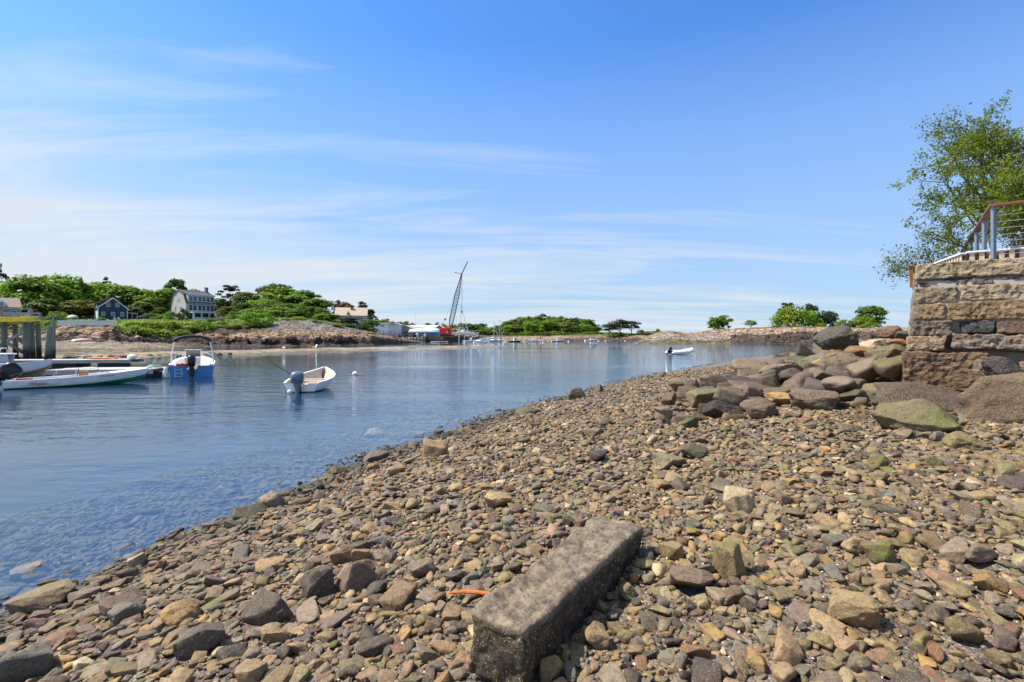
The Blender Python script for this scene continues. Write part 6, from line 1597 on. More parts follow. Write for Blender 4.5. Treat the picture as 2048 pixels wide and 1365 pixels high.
q = MB(); q.box((W2 + 1.5, 4.3, 1.2), (2.8, 1.4, 2.4)); q.build('porch_room', M_NAVY, h1)

# grey shingled gambrel house
Yh = 180; b = P(401, 641, Yh)
h2 = thing('gambrel_house', 'tall grey shingled house with gambrel roof, window rows and white porch', 'house', (b[0], b[1], b[2] - .1), rad(60))
L, D = 9.7, 9.4; xl, xr = -L / 2, L / 2
g1, g2, g3 = 6.2, 8.9, 10.6
q = MB(); q.v = []; prof_ = [(0, -1.5), (0, g1 - .3), (1.35, g2 + .1), (D / 2, g3), (D - 1.35, g2 + .1), (D + .3, g1 - .9), (D, g1 - 1.4), (D, -1.5)]
q.add([(xl, y, z) for y, z in prof_] + [(xr, y, z) for y, z in prof_], [tuple(range(8)), tuple(range(15, 7, -1))] + [(k, k + 8, (k + 1) % 8 + 8, (k + 1) % 8) for k in range(8)])
q.build('wall', M_SHG, h2)
q = MB()
def rs_(y0, z0, y1, z1): q.slab([(xl - .25, y0, z0), (xr + .25, y0, z0), (xr + .25, y1, z1), (xl - .25, y1, z1)], .14)
rs_(-.35, g1 - .5, 1.35, g2 + .12); rs_(1.3, g2 + .1, D / 2, g3 + .02); rs_(D / 2, g3 + .02, D - 1.35, g2 + .12); rs_(D - 1.35, g2 + .1, D + .5, g1 - .9)
rf = q.build('roof', M_ROOFD, h2)
q = MB(); q.box((xr - .5, 4.2, g3 + .45), (.9, .9, 2.0)); q.box((xr - .5, 4.2, g3 + 1.5), (1.0, 1.0, .14)); q.build('chimney', M('grey_stone_chimney', (.20, .20, .21), .9, .3, 4, .3), rf)
q = MB(); q.box((.25, .9, 7.6), (L - .7, 2.0, 2.5)); dm = q.build('long_dormer', M_SHG, h2)
q = MB(); q.slab([(xl + .3, -.45, 8.78), (xr + .2, -.45, 8.78), (xr + .2, 3.4, 9.95), (xl + .3, 3.4, 9.95)], .13); q.build('dormer_roof', M_ROOFD, dm)
q = MB(); q.box((.25, -.42, 8.72), (L - .4, .10, .22)); q.box((0, -.36, g1 - .35), (L + .5, .12, .24)); q.box((xl + .62, -.13, 7.5), (.12, .06, 2.3)); q.slab([(xl + .55, -.1, g1), (xl + .55, 1.35, g2 + .1), (xl + .55, 1.6, 9.2), (xl + .55, -.1, 8.7)], .03); q.build('eaves_trim', M_TRIM, h2)
for zc, hh_, yy in ((7.5, 1.5, -.11), (4.4, 1.75, -.01)):
    for cx in (-2.6, .45, 3.3):
        for dx in (-.68, .68): window(h2, cx + dx, zc, 1.12, hh_, yy, 'front', 0)
for y_, z_, w_, hg in ((4.2, 7.2, .6, .8), (5.2, 7.2, .6, .8), (3.2, 4.2, .45, 1.3), (4.1, 4.2, .45, 1.3), (6.6, 4.2, .6, 1.3)): window(h2, y_, z_, w_, hg, xl, 'side', 0)
q = MB(); q.box((1.4, -1.5, 2.72), (L + 1.4, 3.2, .30)); q.box((1.4, -3.02, .62), (L + 1.2, .06, .72)); q.box((1.4, -3.02, 1.02), (L + 1.2, .10, .08))
for x in np.linspace(xl + 1.0, xr + 1.9, 5):
    for dx in (-.16, .16): q.box((x + dx, -2.95, 1.3), (.17, .17, 2.7))
q.build('porch', M_TRIM, h2)
q = MB(); q.box((.2, -.03, 1.3), (L - .9, .04, 2.1)); q.build('porch_glazing', M_GLASS, h2)
q = MB(); q.box((xl - 1.6, 2.8, 2.2), (3.2, 3.4, .16)); q.box((xl - 3.0, 1.3, 1.0), (.16, .16, 2.4)); q.box((xl - 1.4, 1.3, 1.0), (.16, .16, 2.4)); q.build('entry_canopy', M_TRIM, h2)

# tan shingled house on the headland
Yh = 170; b = P(702, 645, Yh)
h3 = thing('shingled_house', 'long tan weathered-shingle house with a brick chimney on the rocky headland', 'house', (b[0], b[1], b[2] - .6), rad(13))
L, D = 9.9, 7.0
q = MB(); q.box((0, D / 2, 1.2), (L, D, 3.3)); q.build('wall', M_SHB, h3)
q = MB(); q.slab([(-L / 2 - .3, -.35, 2.7), (L / 2 + .3, -.35, 2.7), (L / 2 + .3, D / 2, 5.55), (-L / 2 - .3, D / 2, 5.55)], .16); q.slab([(L / 2 + .3, D + .3, 2.7), (-L / 2 - .3, D + .3, 2.7), (-L / 2 - .3, D / 2, 5.55), (L / 2 + .3, D / 2, 5.55)], .16)
rf = q.build('roof', M_SHB, h3)
q = MB(); q.prism([(-L / 2, 2.5), (0 - L / 2, 2.6), (-L / 2 + .1, 2.6)], 0, 1)
q = MB(); q.add([(x, y, z) for x in (-L / 2 + .0, L / 2 - .0) for y, z in ((0, 2.6), (D / 2, 5.4), (D, 2.6))], [(0, 1, 2), (5, 4, 3)]); q.build('gable_end', M_SHB, h3)
q = MB(); q.box((.1, 2.6, 5.3), (.8, .7, 1.6)); q.build('chimney', M_BRICK, rf)
q = MB(); q.prism([(-1.75, 2.4), (-.2, 2.4), (-.95, 4.35)], -.15, 3.0); q.build('small_gable', M_SHB, h3)
for x in (-4.1, -3.2, -2.1, -1.2): window(h3, x, 1.6, .62, 1.3, 0, 'front', 0)
window(h3, 2.9, 1.5, 1.9, 1.7, 0, 'front', 1)
q = MB(); q.box((2.9, -.9, .25), (2.8, 1.8, .16)); q.box((2.9, -1.75, .80), (2.8, .05, .9)); q.box((1.6, -1.7, -.8), (.14, .14, 2.1)); q.box((4.2, -1.7, -.8), (.14, .14, 2.1)); q.build('deck', M_TRIM, h3)
q = MB(); q.box((1.6, 1.6, -1.2), (6.2, 3.0, 1.6)); q.build('basement', M('green_grey_paint', (.09, .13, .10), .8, .2, 3, .1), h3)

# pale house with tan roof behind the pier
Yh = 150; b = P(10, 640, Yh)
h4 = thing('tan_roofed_house', 'pale blue house with tan roof and dormer half hidden by trees at far left', 'house', (b[0], b[1], b[2]), rad(44))
q = MB(); q.box((-1, 3, 1.6), (8.4, 6, 4.4)); q.build('wall', M_PALEB, h4)
q = MB(); q.slab([(-5.6, -.4, 3.6), (3.6, -.4, 3.6), (3.0, 3, 6.5), (-5.0, 3, 6.5)], .16); q.slab([(3.6, 6.4, 3.6), (-5.6, 6.4, 3.6), (-5.0, 3, 6.5), (3.0, 3, 6.5)], .16); q.slab([(3.6, -.4, 3.6), (3.6, 6.4, 3.6), (3.0, 3, 6.5), (3.0, 3.0, 6.5)], .14); rf = q.build('roof', M_ROOFT, h4)
q = MB(); q.prism([(-1.5, 3.9), (.1, 3.9), (.1, 5.1), (-.7, 5.9), (-1.5, 5.1)], .1, 2.6); q.build('dormer', M_TRIM, rf)
window(h4, -.7, 4.7, .7, .8, .1); window(h4, 1.9, 2.0, .9, 1.4, 0); window(h4, -3.0, 2.0, .9, 1.4, 0)

# white picket fence on its dry wall
fa = P(116, 655, 92); fb = P(226, 653.5, 93.5)
d = fb - fa; Lf = np.hypot(d[0], d[1]); ang = math.atan2(d[1], d[0])
fz = fa[2] + .22
t = thing('picket_fence', 'long white picket fence above the tan rock outcrop', 'fence', (fa[0], fa[1], fz), ang)
q = MB()
for k in range(int(Lf / .14)): q.box((.07 + k * .14, 0, .52), (.105, .025, .92))
q.build('pickets', M_WHITE, t)
q = MB(); q.box((Lf / 2, .03, .25), (Lf, .05, .09)); q.box((Lf / 2, .03, .80), (Lf, .05, .09)); q.box((Lf / 2, -.0, 1.0), (Lf, .09, .05)); q.build('rail', M_WHITE, t)
for k in range(6): q = MB(); q.box((Lf * k / 5, .03, .45), (.13, .13, 1.2)); q.build('fence_post', M_WHITE, t)
t = thing('dry_stone_wall', 'low brown dry-stone wall under the white picket fence', 'wall', (fa[0], fa[1], fz), ang)
VV = []; FF = []; nb = 0; rw = np.random.default_rng(9)
for row in range(3):
    x = -.4
    while x < Lf + .4:
        hl = rw.uniform(.2, .5); v, f = rbox(hl, .3, .17, .06, .12, .05, int(rw.integers(999)), 3); VV.append(v + np.array([x + hl, .1, -.15 - .33 * row])); FF.append(f + nb); nb += len(v); x += 2 * hl
o = meshobj('stones', np.concatenate(VV), np.concatenate(FF), M_BOULD, t); o.color = (.11, .085, .065, 0)
# sea wall below the knoll
sa = P(424, 652, 124); sb = P(528, 652, 132); d = sb - sa; Ls = np.hypot(d[0], d[1])
t = thing('sea_wall', 'grey stone sea wall among shrubs below the gambrel house', 'wall', (sa[0], sa[1], 0), math.atan2(d[1], d[0]))
VV = []; FF = []; nb = 0; z = 2.0
while z < 4.7:
    x = 0; hz = rw.uniform(.18, .28)
    while x < Ls:
        hl = rw.uniform(.3, .6); v, f = rbox(hl, .3, hz, .07, .15, .06, int(rw.integers(999)), 3); VV.append(v + np.array([x + hl, .1, z + hz])); FF.append(f + nb); nb += len(v); x += 2 * hl
    z += 2 * hz
o = meshobj('stones', np.concatenate(VV), np.concatenate(FF), M_BOULD, t); o.color = (.16, .14, .12, 0)

# things on the lawn
b = P(145, 641, 108); t = thing('parasol', 'grey-white garden parasol on the lawn left of the dark blue house', 'parasol', (b[0], b[1], b[2]))
q = MB(); q.loft([[(r_ * math.cos(a), r_ * math.sin(a), z) for a in np.linspace(0, 2 * PI, 16, endpoint=False)] for r_, z in ((.98, .55), (.85, .78), (.55, 1.0), (.2, 1.12), (.02, 1.15))], True, True); q.build('canopy', M('grey_canvas', (.45, .45, .44), .8, .12, 3, .1), t, smooth=True)
q = MB(); q.tube([(0, 0, -1.4), (0, 0, 1.2)], .03, 6); q.build('pole', M_GREYWOOD, t)
b = P(291, 642, 176); cz_ = TL.z(b[0], b[1]); t = thing('parked_car', 'dark parked car on the slope between the two houses', 'car', (b[0], b[1], b[2] - .25), rad(50), None, (1.25, 1.1, 1.05))
q = MB(); rings = []
for x, b_, zt, zb in ((-2.3, .7, .75, .35), (-2.2, .82, .95, .28), (-1.4, .88, 1.0, .25), (0, .9, 1.0, .25), (1.2, .88, .95, .25), (2.1, .8, .85, .28), (2.3, .65, .7, .35)): rings.append([(x, -b_, zb), (x, b_, zb), (x, b_, zt - .1), (x, b_ * .9, zt), (x, -b_ * .9, zt), (x, -b_, zt - .1)])
q.loft(rings, True, True); q.build('body', M('dark_car_paint', (.02, .022, .03), .2, .1, 2, 0), t, smooth=True)
q = MB(); q.loft([[(x, -b_, z) for x, z in ()] or [(x0, -b_, z), (x1, -b_, z), (x1, b_, z), (x0, b_, z)] for x0, x1, b_, z in ((-1.9, 1.1, .8, .97), (-1.5, .4, .66, 1.5))], True, True); q.build('cabin_glass', M_GLASS, t)
for x in (-1.45, 1.4):
    for sy in (-1, 1): q = MB(); q.tube([(x, sy * .72, .32), (x, sy * .90, .32)], .33, 14); q.build('wheel', M_RUBBER, t, smooth=True)
for lab, px, rz in (('left one of two pale garden chairs by the dark blue house', 229.5, .7), ('right one of two pale garden chairs by the dark blue house', 238, .9)): chair(lab, px, 641, 160, M('pale_pinkish_paint', (.60, .48, .44), .6, .1, 4, 0), rz)

# ------------------------------------------------------------------ boatyard
def shed(name, lab, px0, px1, ytop_eave, yridge, Y, D, mat, matr, rz, base=1.8, cat='building', gable_front=True):
    a = P(px0, 680, Y); b2 = P(px1, 680, Y); Wd = b2[0] - a[0]
    t = thing(name, lab, cat, ((a[0] + b2[0]) / 2, Y, base), rz); h = Wd / 2; e = zr(ytop_eave, Y) - base; rg = zr(yridge, Y) - base
    q = MB()
    if gable_front: q.prism([(-h, -1), (h, -1), (h, e), (0, rg), (-h, e)], 0, D)
    else: q.add([(x, y, z) for x in (-h, h) for y, z in ((0, -1), (0, e), (D / 2, rg), (D, e), (D, -1))], [(0, 1, 2, 3, 4), (9, 8, 7, 6, 5)] + [(k, k + 5, (k + 1) % 5 + 5, (k + 1) % 5) for k in range(5)])
    q.build('wall', mat, t)
    q = MB()
    if gable_front:
        for s_ in (-1, 1): q.slab([(0, -.3, rg + .05), (0, D + .2, rg + .05), (s_ * (h + .3), D + .2, e - .05), (s_ * (h + .3), -.3, e - .05)][::s_], .15)
    else:
        q.slab([(-h - .2, -.3, e - .05), (h + .2, -.3, e - .05), (h + .2, D / 2, rg + .05), (-h - .2, D / 2, rg + .05)], .15); q.slab([(h + .2, D + .3, e - .05), (-h - .2, D + .3, e - .05), (-h - .2, D / 2, rg + .05), (h + .2, D / 2, rg + .05)], .15)
    q.build('roof', matr, t); return t, h, e, rg
M_WSID = wood_siding('white_metal_siding', (.84, .84, .82), .3); M_GSID = wood_siding('pale_grey_siding', (.56, .60, .64), .3); M_ROOFG = wood_siding('pale_tin_roof', (.46, .44, .40), .4); M_GSH = wood_siding('grey_shed_boards', (.24, .235, .23), .3)
t, h, e, rg = shed('white_boathouse', 'long white boathouse with small dark windows at the left of the boatyard', 748, 777, 647.5, 646.5, 226, 12, M_WSID, M('blue_grey_roof', (.25, .28, .33), .7, .1, 2, .1), 0, gable_front=False)
for x in (-2.2, .3, 1.0): window(t, x, e - 1.0, .55, .55, 0, 'front', 0)
for x in (-2.4, 0, 2.0): q = MB(); q.box((x, -.03, .9), (.8, .05, .5)); q.build('low_window', M_DARKIN, t)
t, h, e, rg = shed('grey_boathouse', 'grey gabled boathouse with a dark round vent and faint lettering', 776.5, 797, 649.5, 646, 225, 12, M_GSID, M('blue_grey_roof', (.25, .28, .33), .7), 0)
q = MB(); q.tube([(0.05, -.02, rg - 1.0), (.05, -.10, rg - 1.0)], .26, 14); q.build('round_vent', M_DARKIN, t)
q = MB(); q.prism([(-.9, e - 2.0), (.9, e - 2.0), (.6, e - 1.85), (-.6, e - 1.85)], -.06, -.02); q.box((-.6, -.03, 1.2), (.5, .04, .35)); q.build('sign_marks', M('pale_sign_paint', (.62, .63, .66), .6, .05, 2, 0), t)
t, h, e, rg = shed('grey_shed', 'grey boat shed with a wide dark doorway', 797.5, 821, 655.5, 650.5, 232, 14, M_GSH, M_ROOFG, 0)
q = MB(); q.box((.3, -.03, 1.75), (2.7, .05, 1.7)); q.build('doorway', M_DARKIN, t)
t, h, e, rg = shed('long_shed', 'long low shed with a pale tin roof behind the shrink-wrapped boat', 816, 876, 656, 651, 246, 10, M_GSH, M_ROOFG, 0, gable_front=False)
t, h, e, rg = shed('dark_gable_shed', 'dark grey gable shed next to the red crane', 871, 886, 657, 651, 240, 9, M('slate_boards', (.14, .14, .15), .8), M_ROOFG, 0)
for i, px in enumerate((830.5, 825.5, 829)):
    q = MB(); a = P(px, 640, 236); q.tube([(a[0], 236, 1.5), (a[0], 236, zr((625, 638, 646)[i], 236))], [.08, .05], 6); o = q.build('mast', M_STEEL); tag(o, ('tall thin mast standing behind the long shed', 'shorter thin mast standing left of the tallest one behind the sheds', 'short thick white post on the shed roof line')[i], 'mast')
# wharf
t = thing('wharf', 'timber wharf on piles with railing in front of the boathouses', 'wharf', (0, 0, 0))
def wb(nm, a, b_, w_, h_, mat): q = MB(); q.beam(a, b_, w_, h_); return q.build(nm, mat, t)
yw = 200; dz = zr(667.5, yw)
x0, x1 = P(744, 0, yw)[0], P(852, 0, yw)[0]
q = MB(); q.box(((x0 + x1) / 2, yw + 3, dz - .2), (x1 - x0, 6, .4)); q.build('deck', M_GREYWOOD, t)
q = MB(); q.box(((x0 + x1) / 2, yw - .05, dz + .95), (x1 - x0, .1, .14)); q.box(((x0 + x1) / 2, yw - .05, dz + .5), (x1 - x0, .08, .1)); q.build('railing', M_GREYWOOD, t)
for k, x in enumerate(np.linspace(x0, x1, 15)): wb('railing_post', (x, yw, dz - .2), (x, yw, dz + 1.0), .14, .14, M_GREYWOOD)
for px in (791, 803, 808, 821, 826, 834, 843, 849):
    x = P(px, 0, yw)[0]; q = MB(); q.tube([(x, yw, -1), (x, yw, dz - .3)], .17, 8); q.build('pile', M('pale_pile', (.36, .33, .28), .9, .3, 2, .3), t, smooth=True)
    q = MB(); q.tube([(x + .3, yw + 5, -1), (x + .3, yw + 5, dz - .3)], .17, 8); q.build('pile', M('dark_pile', (.06, .055, .05), .9, .3, 2, .3), t, smooth=True)
for a_, b_ in (((808, 677), (823, 669)), ((834, 679), (843, 670)), ((843, 679), (834, 672)), ((843, 674), (849, 680))): wb('brace', tuple(P(*a_, yw - .2)), tuple(P(*b_, yw - .2)), .14, .22, M('pale_pile', (.36, .33, .28)))
q = MB(); 
for a_, b_ in ((776, 790.5), (795, 803)): xa, xb = P(a_, 0, yw + 5)[0], P(b_, 0, yw + 5)[0]; q.box(((xa + xb) / 2, yw + 5.5, dz - 1.25), (xb - xa, .2, 1.1))
q.build('white_panel', M_WHITE, t)
for px, py, r_, lab in ((835, 671, .9, 'pale blue tarpaulin bundle hanging below the wharf'), (850, 671.5, .7, 'small white covered dinghy at the end of the wharf')):
    q = MB(); v, f = rock(int(px), 3, 6, 9, .2, .05); q.add(v * np.array([r_ * .7, .5, r_]), f); o = q.build('tarpaulin', M('pale_blue_tarp', (.50, .60, .68), .6, .15, 3, .2), smooth=True); o.location = P(px, py, 198.5); tag(o, lab, 'tarpaulin')
# shrink-wrapped boat and blue container-like hull
a = P(818, 664.5, 228); b_ = P(879, 664.5, 228); L = b_[0] - a[0]
t = thing('wrapped_boat', 'huge boat shrink-wrapped in white plastic with a blue hull, next to the crane', 'boat', (a[0], 228, zr(664.7, 228)))
q = MB(); q.loft([[(x, b2 * math.cos(an), h_ * math.sin(an)) for an in np.linspace(0, PI, 9)] for x, b2, h_ in ((0, .8, .6), (.5, 1.5, 1.35), (4, 2.1, 1.65), (8, 2.1, 1.95), (11, 1.9, 1.85), (L - .5, 1.5, 1.5), (L, .8, 1.2))], False, True); q.build('shrink_wrap', M('shrink_wrap', (.85, .85, .85), .35, .04, 1, .1, 6), t, smooth=True)
q = MB(); q.prism([(5.6, 0), (L, 0), (L - .2, -2.2), (7.2, -2.2)], -1.6, 1.6); q.build('hull', M('strong_blue_paint', (.012, .17, .36), .4, .08, 2, 0), t)
q = MB(); q.box((3.2, 0, -1.1), (3, 2.4, 2.2)); q.build('support_cradle', M_DARKIN, t)
q = MB()
for x in (6.8, 8.6): q.beam((x, -1.9, -2.3), (x + 1.4, -1.8, .6), .1, .1)
q.build('ladder', M_GREYWOOD, t)
# barge
a = P(846, 684, 206); b_ = P(937, 684, 206); L = b_[0] - a[0]
t = thing('crane_barge', 'rusty brown work barge lying alongside the quay under the crane', 'barge', (a[0], 206, 0))
M_BARGE = M('rusty_barge_plate', (.34, .19, .075), .85, .35, 1.2, .3, 6, stain=(.13, .05, .02), sscale=1.0, samt=.9)
q = MB(); q.prism([(.3, -.4), (L - .9, -.4), (L, 1.0), (L, 2.25), (0, 2.25), (0, .6)], 0, 8); q.build('hull', M_BARGE, t)
q = MB(); q.box((L * .72, -.04, .95), (L * .53, .06, 2.3)); q.build('tarred_side', M('tarred_plate', (.035, .025, .018), .8, .4, 1.5, .2, stain=(.16, .07, .03), sscale=1.2, samt=.7), t)
q = MB(); q.box((L * .24, -.05, .35), (L * .44, .06, 1.0)); q.build('waterline_band', M('weed_band', (.07, .05, .03), .9, .4, 1.5, .2), t)
for px in (918.5, 929): x = P(px, 0, 206)[0] - a[0]; q = MB(); q.tube([(x, -.3, -.5), (x, -.3, zr(655 if px < 920 else 656.5, 206))], .2, 10); q.build('spud_pole', M('pale_spud', (.48, .46, .43), .7), t, smooth=True)
# crane
cx, cy = P(893, 0, 209)[0], 209.5; dz = 2.25
t = thing('crawler_crane', 'red crawler crane with a tall grey lattice boom on the barge', 'crane', (cx, cy, dz))
M_CRED = M('crane_red_paint', (.85, .03, .012), .45, .1, 1.5, .05); M_LAT = M('lattice_steel', (.30, .30, .31), .6, .2, 1, .05)
q = MB()
for y in (-1.4, 1.4): q.prism([(-2.4, .25), (-2.1, 0), (2.1, 0), (2.4, .25), (2.4, .6), (2.1, .9), (-2.1, .9), (-2.4, .6)], y - .4, y + .4)
q.build('crawler_track', M_BLACK, t)
q = MB(); q.prism([(-2.8, .95), (1.9, .95), (2.2, 1.6), (2.0, 2.9), (1.1, 3.5), (-2.4, 3.4), (-2.9, 2.8)], -1.3, 1.3); q.build('cab_body', M_CRED, t, bevel=.12)
q = MB(); q.box((1.1, -1.32, 1.9), (.9, .06, .9)); q.build('cab_window', M_GLASS, t)
q = MB(); q.box((.25, -1.33, 1.75), (.7, .05, .55)); q.build('white_panel', M_WHITE, t)
q = MB(); q.beam((1.3, -.7, 2.6), (-1.9, -.6, 5.1), .5, .35); q.beam((1.3, .7, 2.6), (-1.9, .6, 5.1), .5, .35); q.box((-1.7, 0, 5.05), (.7, 1.5, .35)); q.build('gantry', M('orange_red_frame', (.50, .07, .03), .5, .15, 2, .05), t)
# boom: foot (red), lattice, head, jib -- measured in the plane of the boom
def bp(px, py): return Vector((P(px, 0, 209)[0] - cx, 0, zr(py, 209.5) - dz))
foot, r1, top, head, tip = bp(897.5, 662), bp(900.5, 652), bp(921, 558), bp(923.2, 548), bp(935.5, 523.5)
q = MB(); q.beam(foot + Vector((0, -.8, 0)), r1 + Vector((0, -.8, 0)), .35, .9); q.beam(foot + Vector((0, .8, 0)), r1 + Vector((0, .8, 0)), .35, .9); q.beam(foot.lerp(r1, .5) + Vector((0, -.9, 0)), foot.lerp(r1, .5) + Vector((0, .9, 0)), .5, .5); q.beam(r1 + Vector((0, -.8, 0)), r1 + Vector((0, .8, 0)), .9, .3); q.build('boom_foot', M_CRED, t)
dv = (top - r1).normalized(); nv = Vector((dv.z, 0, -dv.x)); Lb = (top - r1).length
q = MB()
def bw(s): return min(1.0, .45 + s / 2.0 * .6) * min(1.0, (Lb - s) / 6 * .72 + .28) * .86
prev = None; S = np.linspace(0, Lb, 27)
for k, s in enumerate(S):
    w_ = bw(s); c = r1 + dv * s; cur = [c + nv * (i * w_) + Vector((0, j * w_, 0)) for i, j in ((-1, -1), (1, -1), (1, 1), (-1, 1))]
    if prev:
        for m_ in range(4):
            q.beam(prev[m_], cur[m_], .20, .20); m2 = (m_ + 1) % 4
            q.beam(prev[m_] if k % 2 else prev[m2], cur[m2] if k % 2 else cur[m_], .10, .10); q.beam(cur[m_], cur[m2], .10, .10)
    prev = cur
q.build('lattice_boom', M_LAT, t)
q = MB(); q.beam(top - dv * .3, head, .62, .62); q.build('boom_head', M_CRED, t)
q = MB(); q.beam(head, tip, .30, .34); q.build('jib', M('black_jib', (.03, .03, .035), .5, .2, 1, 0), t)
q = MB(); q.beam(head, bp(909.8, 545.5), .16, .22); q.box(bp(910, 545.3), (.35, .3, .3)); q.build('jib_strut', M_LAT, t)
q = MB(); hk = bp(923.4, 624); q.tube([head, hk], .035, 4); q.tube([head + Vector((.25, 0, 0)), hk + Vector((.05, 0, 0))], .035, 4); q.tube([hk, bp(921, 641), bp(921, 662)], .03, 4); q.build('hoist_cable', M_BLACK, t)
q = MB(); q.ball(hk, (.28, .28, .55), 2); q.tube([hk - Vector((0, 0, .5)), hk - Vector((-.1, 0, .9)), hk - Vector((.15, 0, 1.1))], .08, 5); q.build('hook_block', M_BLACK, t)
bk = bp(889.8, 639.5); q = MB(); q.box(bk, (.75, .5, .55)); q.box(bk + Vector((.3, 0, .35)), (.15, .4, .35)); q.box(bk + Vector((-.3, 0, .2)), (.12, .4, .3)); q.build('bridle_block', M_BLACK, t)
q = MB(); q.tube([Vector((-1.7, 0, 5.2)), bk, top], .03, 4); q.build('pendant_cable', M_BLACK, t)

# boats stored on the hard and moored out
def far_boat(lab, px, py, L, rz, hullm, kind, name='moored_motorboat', z=0.0, Y=None, mast=0, group='boats moored in the far harbour', boot=None):
    Y = Y or H * FO / (py - HY); p = P(px, py, Y)
    t = thing(name, lab, 'boat', (p[0], p[1], z), rz, group)
    bm_ = L * .16; st = [(-.5 * L, bm_ * .85, bm_ * .6, -.2, 0, .09 * L), (-.2 * L, bm_, bm_ * .7, -.25, 0, .09 * L), (.15 * L, bm_ * .95, bm_ * .5, -.2, .05, .10 * L), (.38 * L, bm_ * .5, bm_ * .15, 0, .2, .125 * L), (.5 * L, .03, .01, .1 * L, .11 * L, .145 * L)]
    port, star, bot = hull_rows(st, 4, 2); q = MB(); q.loft(port, False); q.loft(star, False); q.loft(bot, False); q.add([(-.5 * L, b, z_) for b, z_ in ((bm_ * .85, .09 * L), (bm_ * .6, 0), (-bm_ * .6, 0), (-bm_ * .85, .09 * L))], [(0, 1, 2, 3)]); q.build('hull', hullm, t, smooth=True)
    q = MB(); q.loft([[(s[0], -s[1] * .96, s[5] - .03), (s[0], 0, s[5] + .04), (s[0], s[1] * .96, s[5] - .03)] for s in st], False); q.build('deck', M_WHITE, t, smooth=True)
    zc = .1 * L
    if kind == 'cabin':
        q = MB(); q.loft([[(x, -b, zz_), (x2, -b * .85, zz2), (x2, b * .85, zz2), (x, b, zz_)] for x, x2, b, zz_, zz2 in ((-.12 * L, -.12 * L, bm_ * .75, zc, zc + .17 * L), (.05 * L, .05 * L, bm_ * .75, zc, zc + .18 * L), (.22 * L, .13 * L, bm_ * .6, zc, zc + .15 * L))], True, True); cb = q.build('cabin', M_WHITE, t)
        q = MB(); q.box((.0, 0, zc + .125 * L), (.20 * L, bm_ * 1.45, .055 * L)); q.build('cabin_window', M_GLASS, cb)
    if kind == 'console':
        q = MB(); q.box((0, 0, zc + .08 * L), (.12 * L, bm_ * .8, .15 * L)); q.build('console', M_WHITE, t); q = MB(); q.box((-.5 * L, 0, .12 * L), (.08 * L, .3, .12 * L)); q.build('outboard_motor', M_BLACK, t)
    if kind == 'cuddy':
        q = MB(); q.loft([[(x, -b, zc), (x, -b * .7, zc + h_), (x, b * .7, zc + h_), (x, b, zc)] for x, b, h_ in ((-.05 * L, bm_ * .8, .13 * L), (.12 * L, bm_ * .7, .10 * L), (.36 * L, bm_ * .4, .03 * L))], True, True); cb = q.build('cabin', M_WHITE, t); q = MB(); q.box((0, 0, zc + .08 * L), (.12 * L, bm_ * 1.3, .035 * L)); q.build('cabin_window', M_GLASS, cb)
    if mast:
        q = MB(); q.tube([(.08 * L, 0, zc), (.08 * L, 0, mast)], [.09, .06], 6); q.tube([(.06 * L, 0, zc + 1.2), (-.42 * L, 0, zc + 1.1)], .08, 6); q.tube([(.08 * L, -.9, mast * .55), (.08 * L, .9, mast * .55)], .03, 4); q.build('mast', M('mast_aluminium', (.62, .62, .62), .4, .05, 1, 0), t)
        q = MB(); q.tube([(.5 * L, 0, zc + .3), (.085 * L, 0, mast)], [.14, .05], 6); q.build('furled_sail', M('cream_sailcloth', (.55, .53, .38), .8, .1, 1, 0), t)
    return t
M_DGREEN = M('dark_green_hull', (.012, .03, .028), .3, .1, 1, 0)
far_boat('long white skiff lying low, leftmost of the moored boats off the barge', 942, 684.6, 7, .1, M_GEL, 'console')
far_boat('white cabin boat moored in front of the barge end', 951, 683.6, 7.5, .2, M_GEL, 'cabin')
far_boat('largest white motorboat near the barge, farther out', 962, 682.9, 9, .3, M_GEL, 'cabin', Y=236)
far_boat('white skiff with bow to the left, nearest moored boat', 961, 685.3, 5.6, 3.0, M_GEL, 'cuddy')
far_boat('white sloop with a slanting furled sail and tall mast', 986, 684.2, 8, 1.0, M_GEL, 'cuddy', 'sailing_boat', mast=8.6)
far_boat('second sailing boat with the taller mast, right of the sloop', 998, 683.6, 7, 1.1, M_GEL, 'cuddy', 'sailing_boat', mast=9.6)
far_boat('dark green workboat with a white wheelhouse', 1030, 684.0, 5.2, .2, M_DGREEN, 'cabin')
far_boat('low white boat without cabin right of the dark green workboat', 1066, 683.6, 5.2, .05, M_GEL, 'console')
far_boat('small boat with a red furled sail', 1081, 683.4, 3.8, .2, M_GEL, 'console')
far_boat('grey-white motorboat in front of the far beach', 1115, 683.6, 5.6, .25, M('grey_white_hull', (.45, .46, .48), .4, .05, 1, 0), 'cuddy', mast=0)
far_boat('white motorboat with dark engine, rightmost of the moored boats', 1182, 682.6, 6.4, .2, M_GEL, 'cuddy')
far_boat('long pale flat-sided boat hull at the tip of the spit', 1291, 683.0, 5.4, .1, M('pale_grey_hull', (.5, .52, .53), .5, .05, 1, 0), 'none', 'barge_hull')
t = far_boat('turquoise rowing boat beside the barge', 889, 685.2, 2.8, .0, M('turquoise_paint', (.02, .33, .30), .5, .05, 1, 0), 'none', 'rowing_boat')
far_boat('white and red rowing boat left of the turquoise one', 871, 685.4, 3.6, .0, M_GEL, 'none', 'rowing_boat')
q = MB(); a = Wt(1081, 683.3); q.loft([[(a[0] + dx, a[1], .6), (a[0] + dx * .3 + .1, a[1] + .15, 2.4)] for dx in (-.45, 0, .45)], False); q.tube([(a[0], a[1], .4), (a[0] + .1, a[1], 2.8)], .05, 5); o = q.build('red_sail', M_REDP); tag(o, 'furled red sail standing on the small boat before the far beach', 'sail')
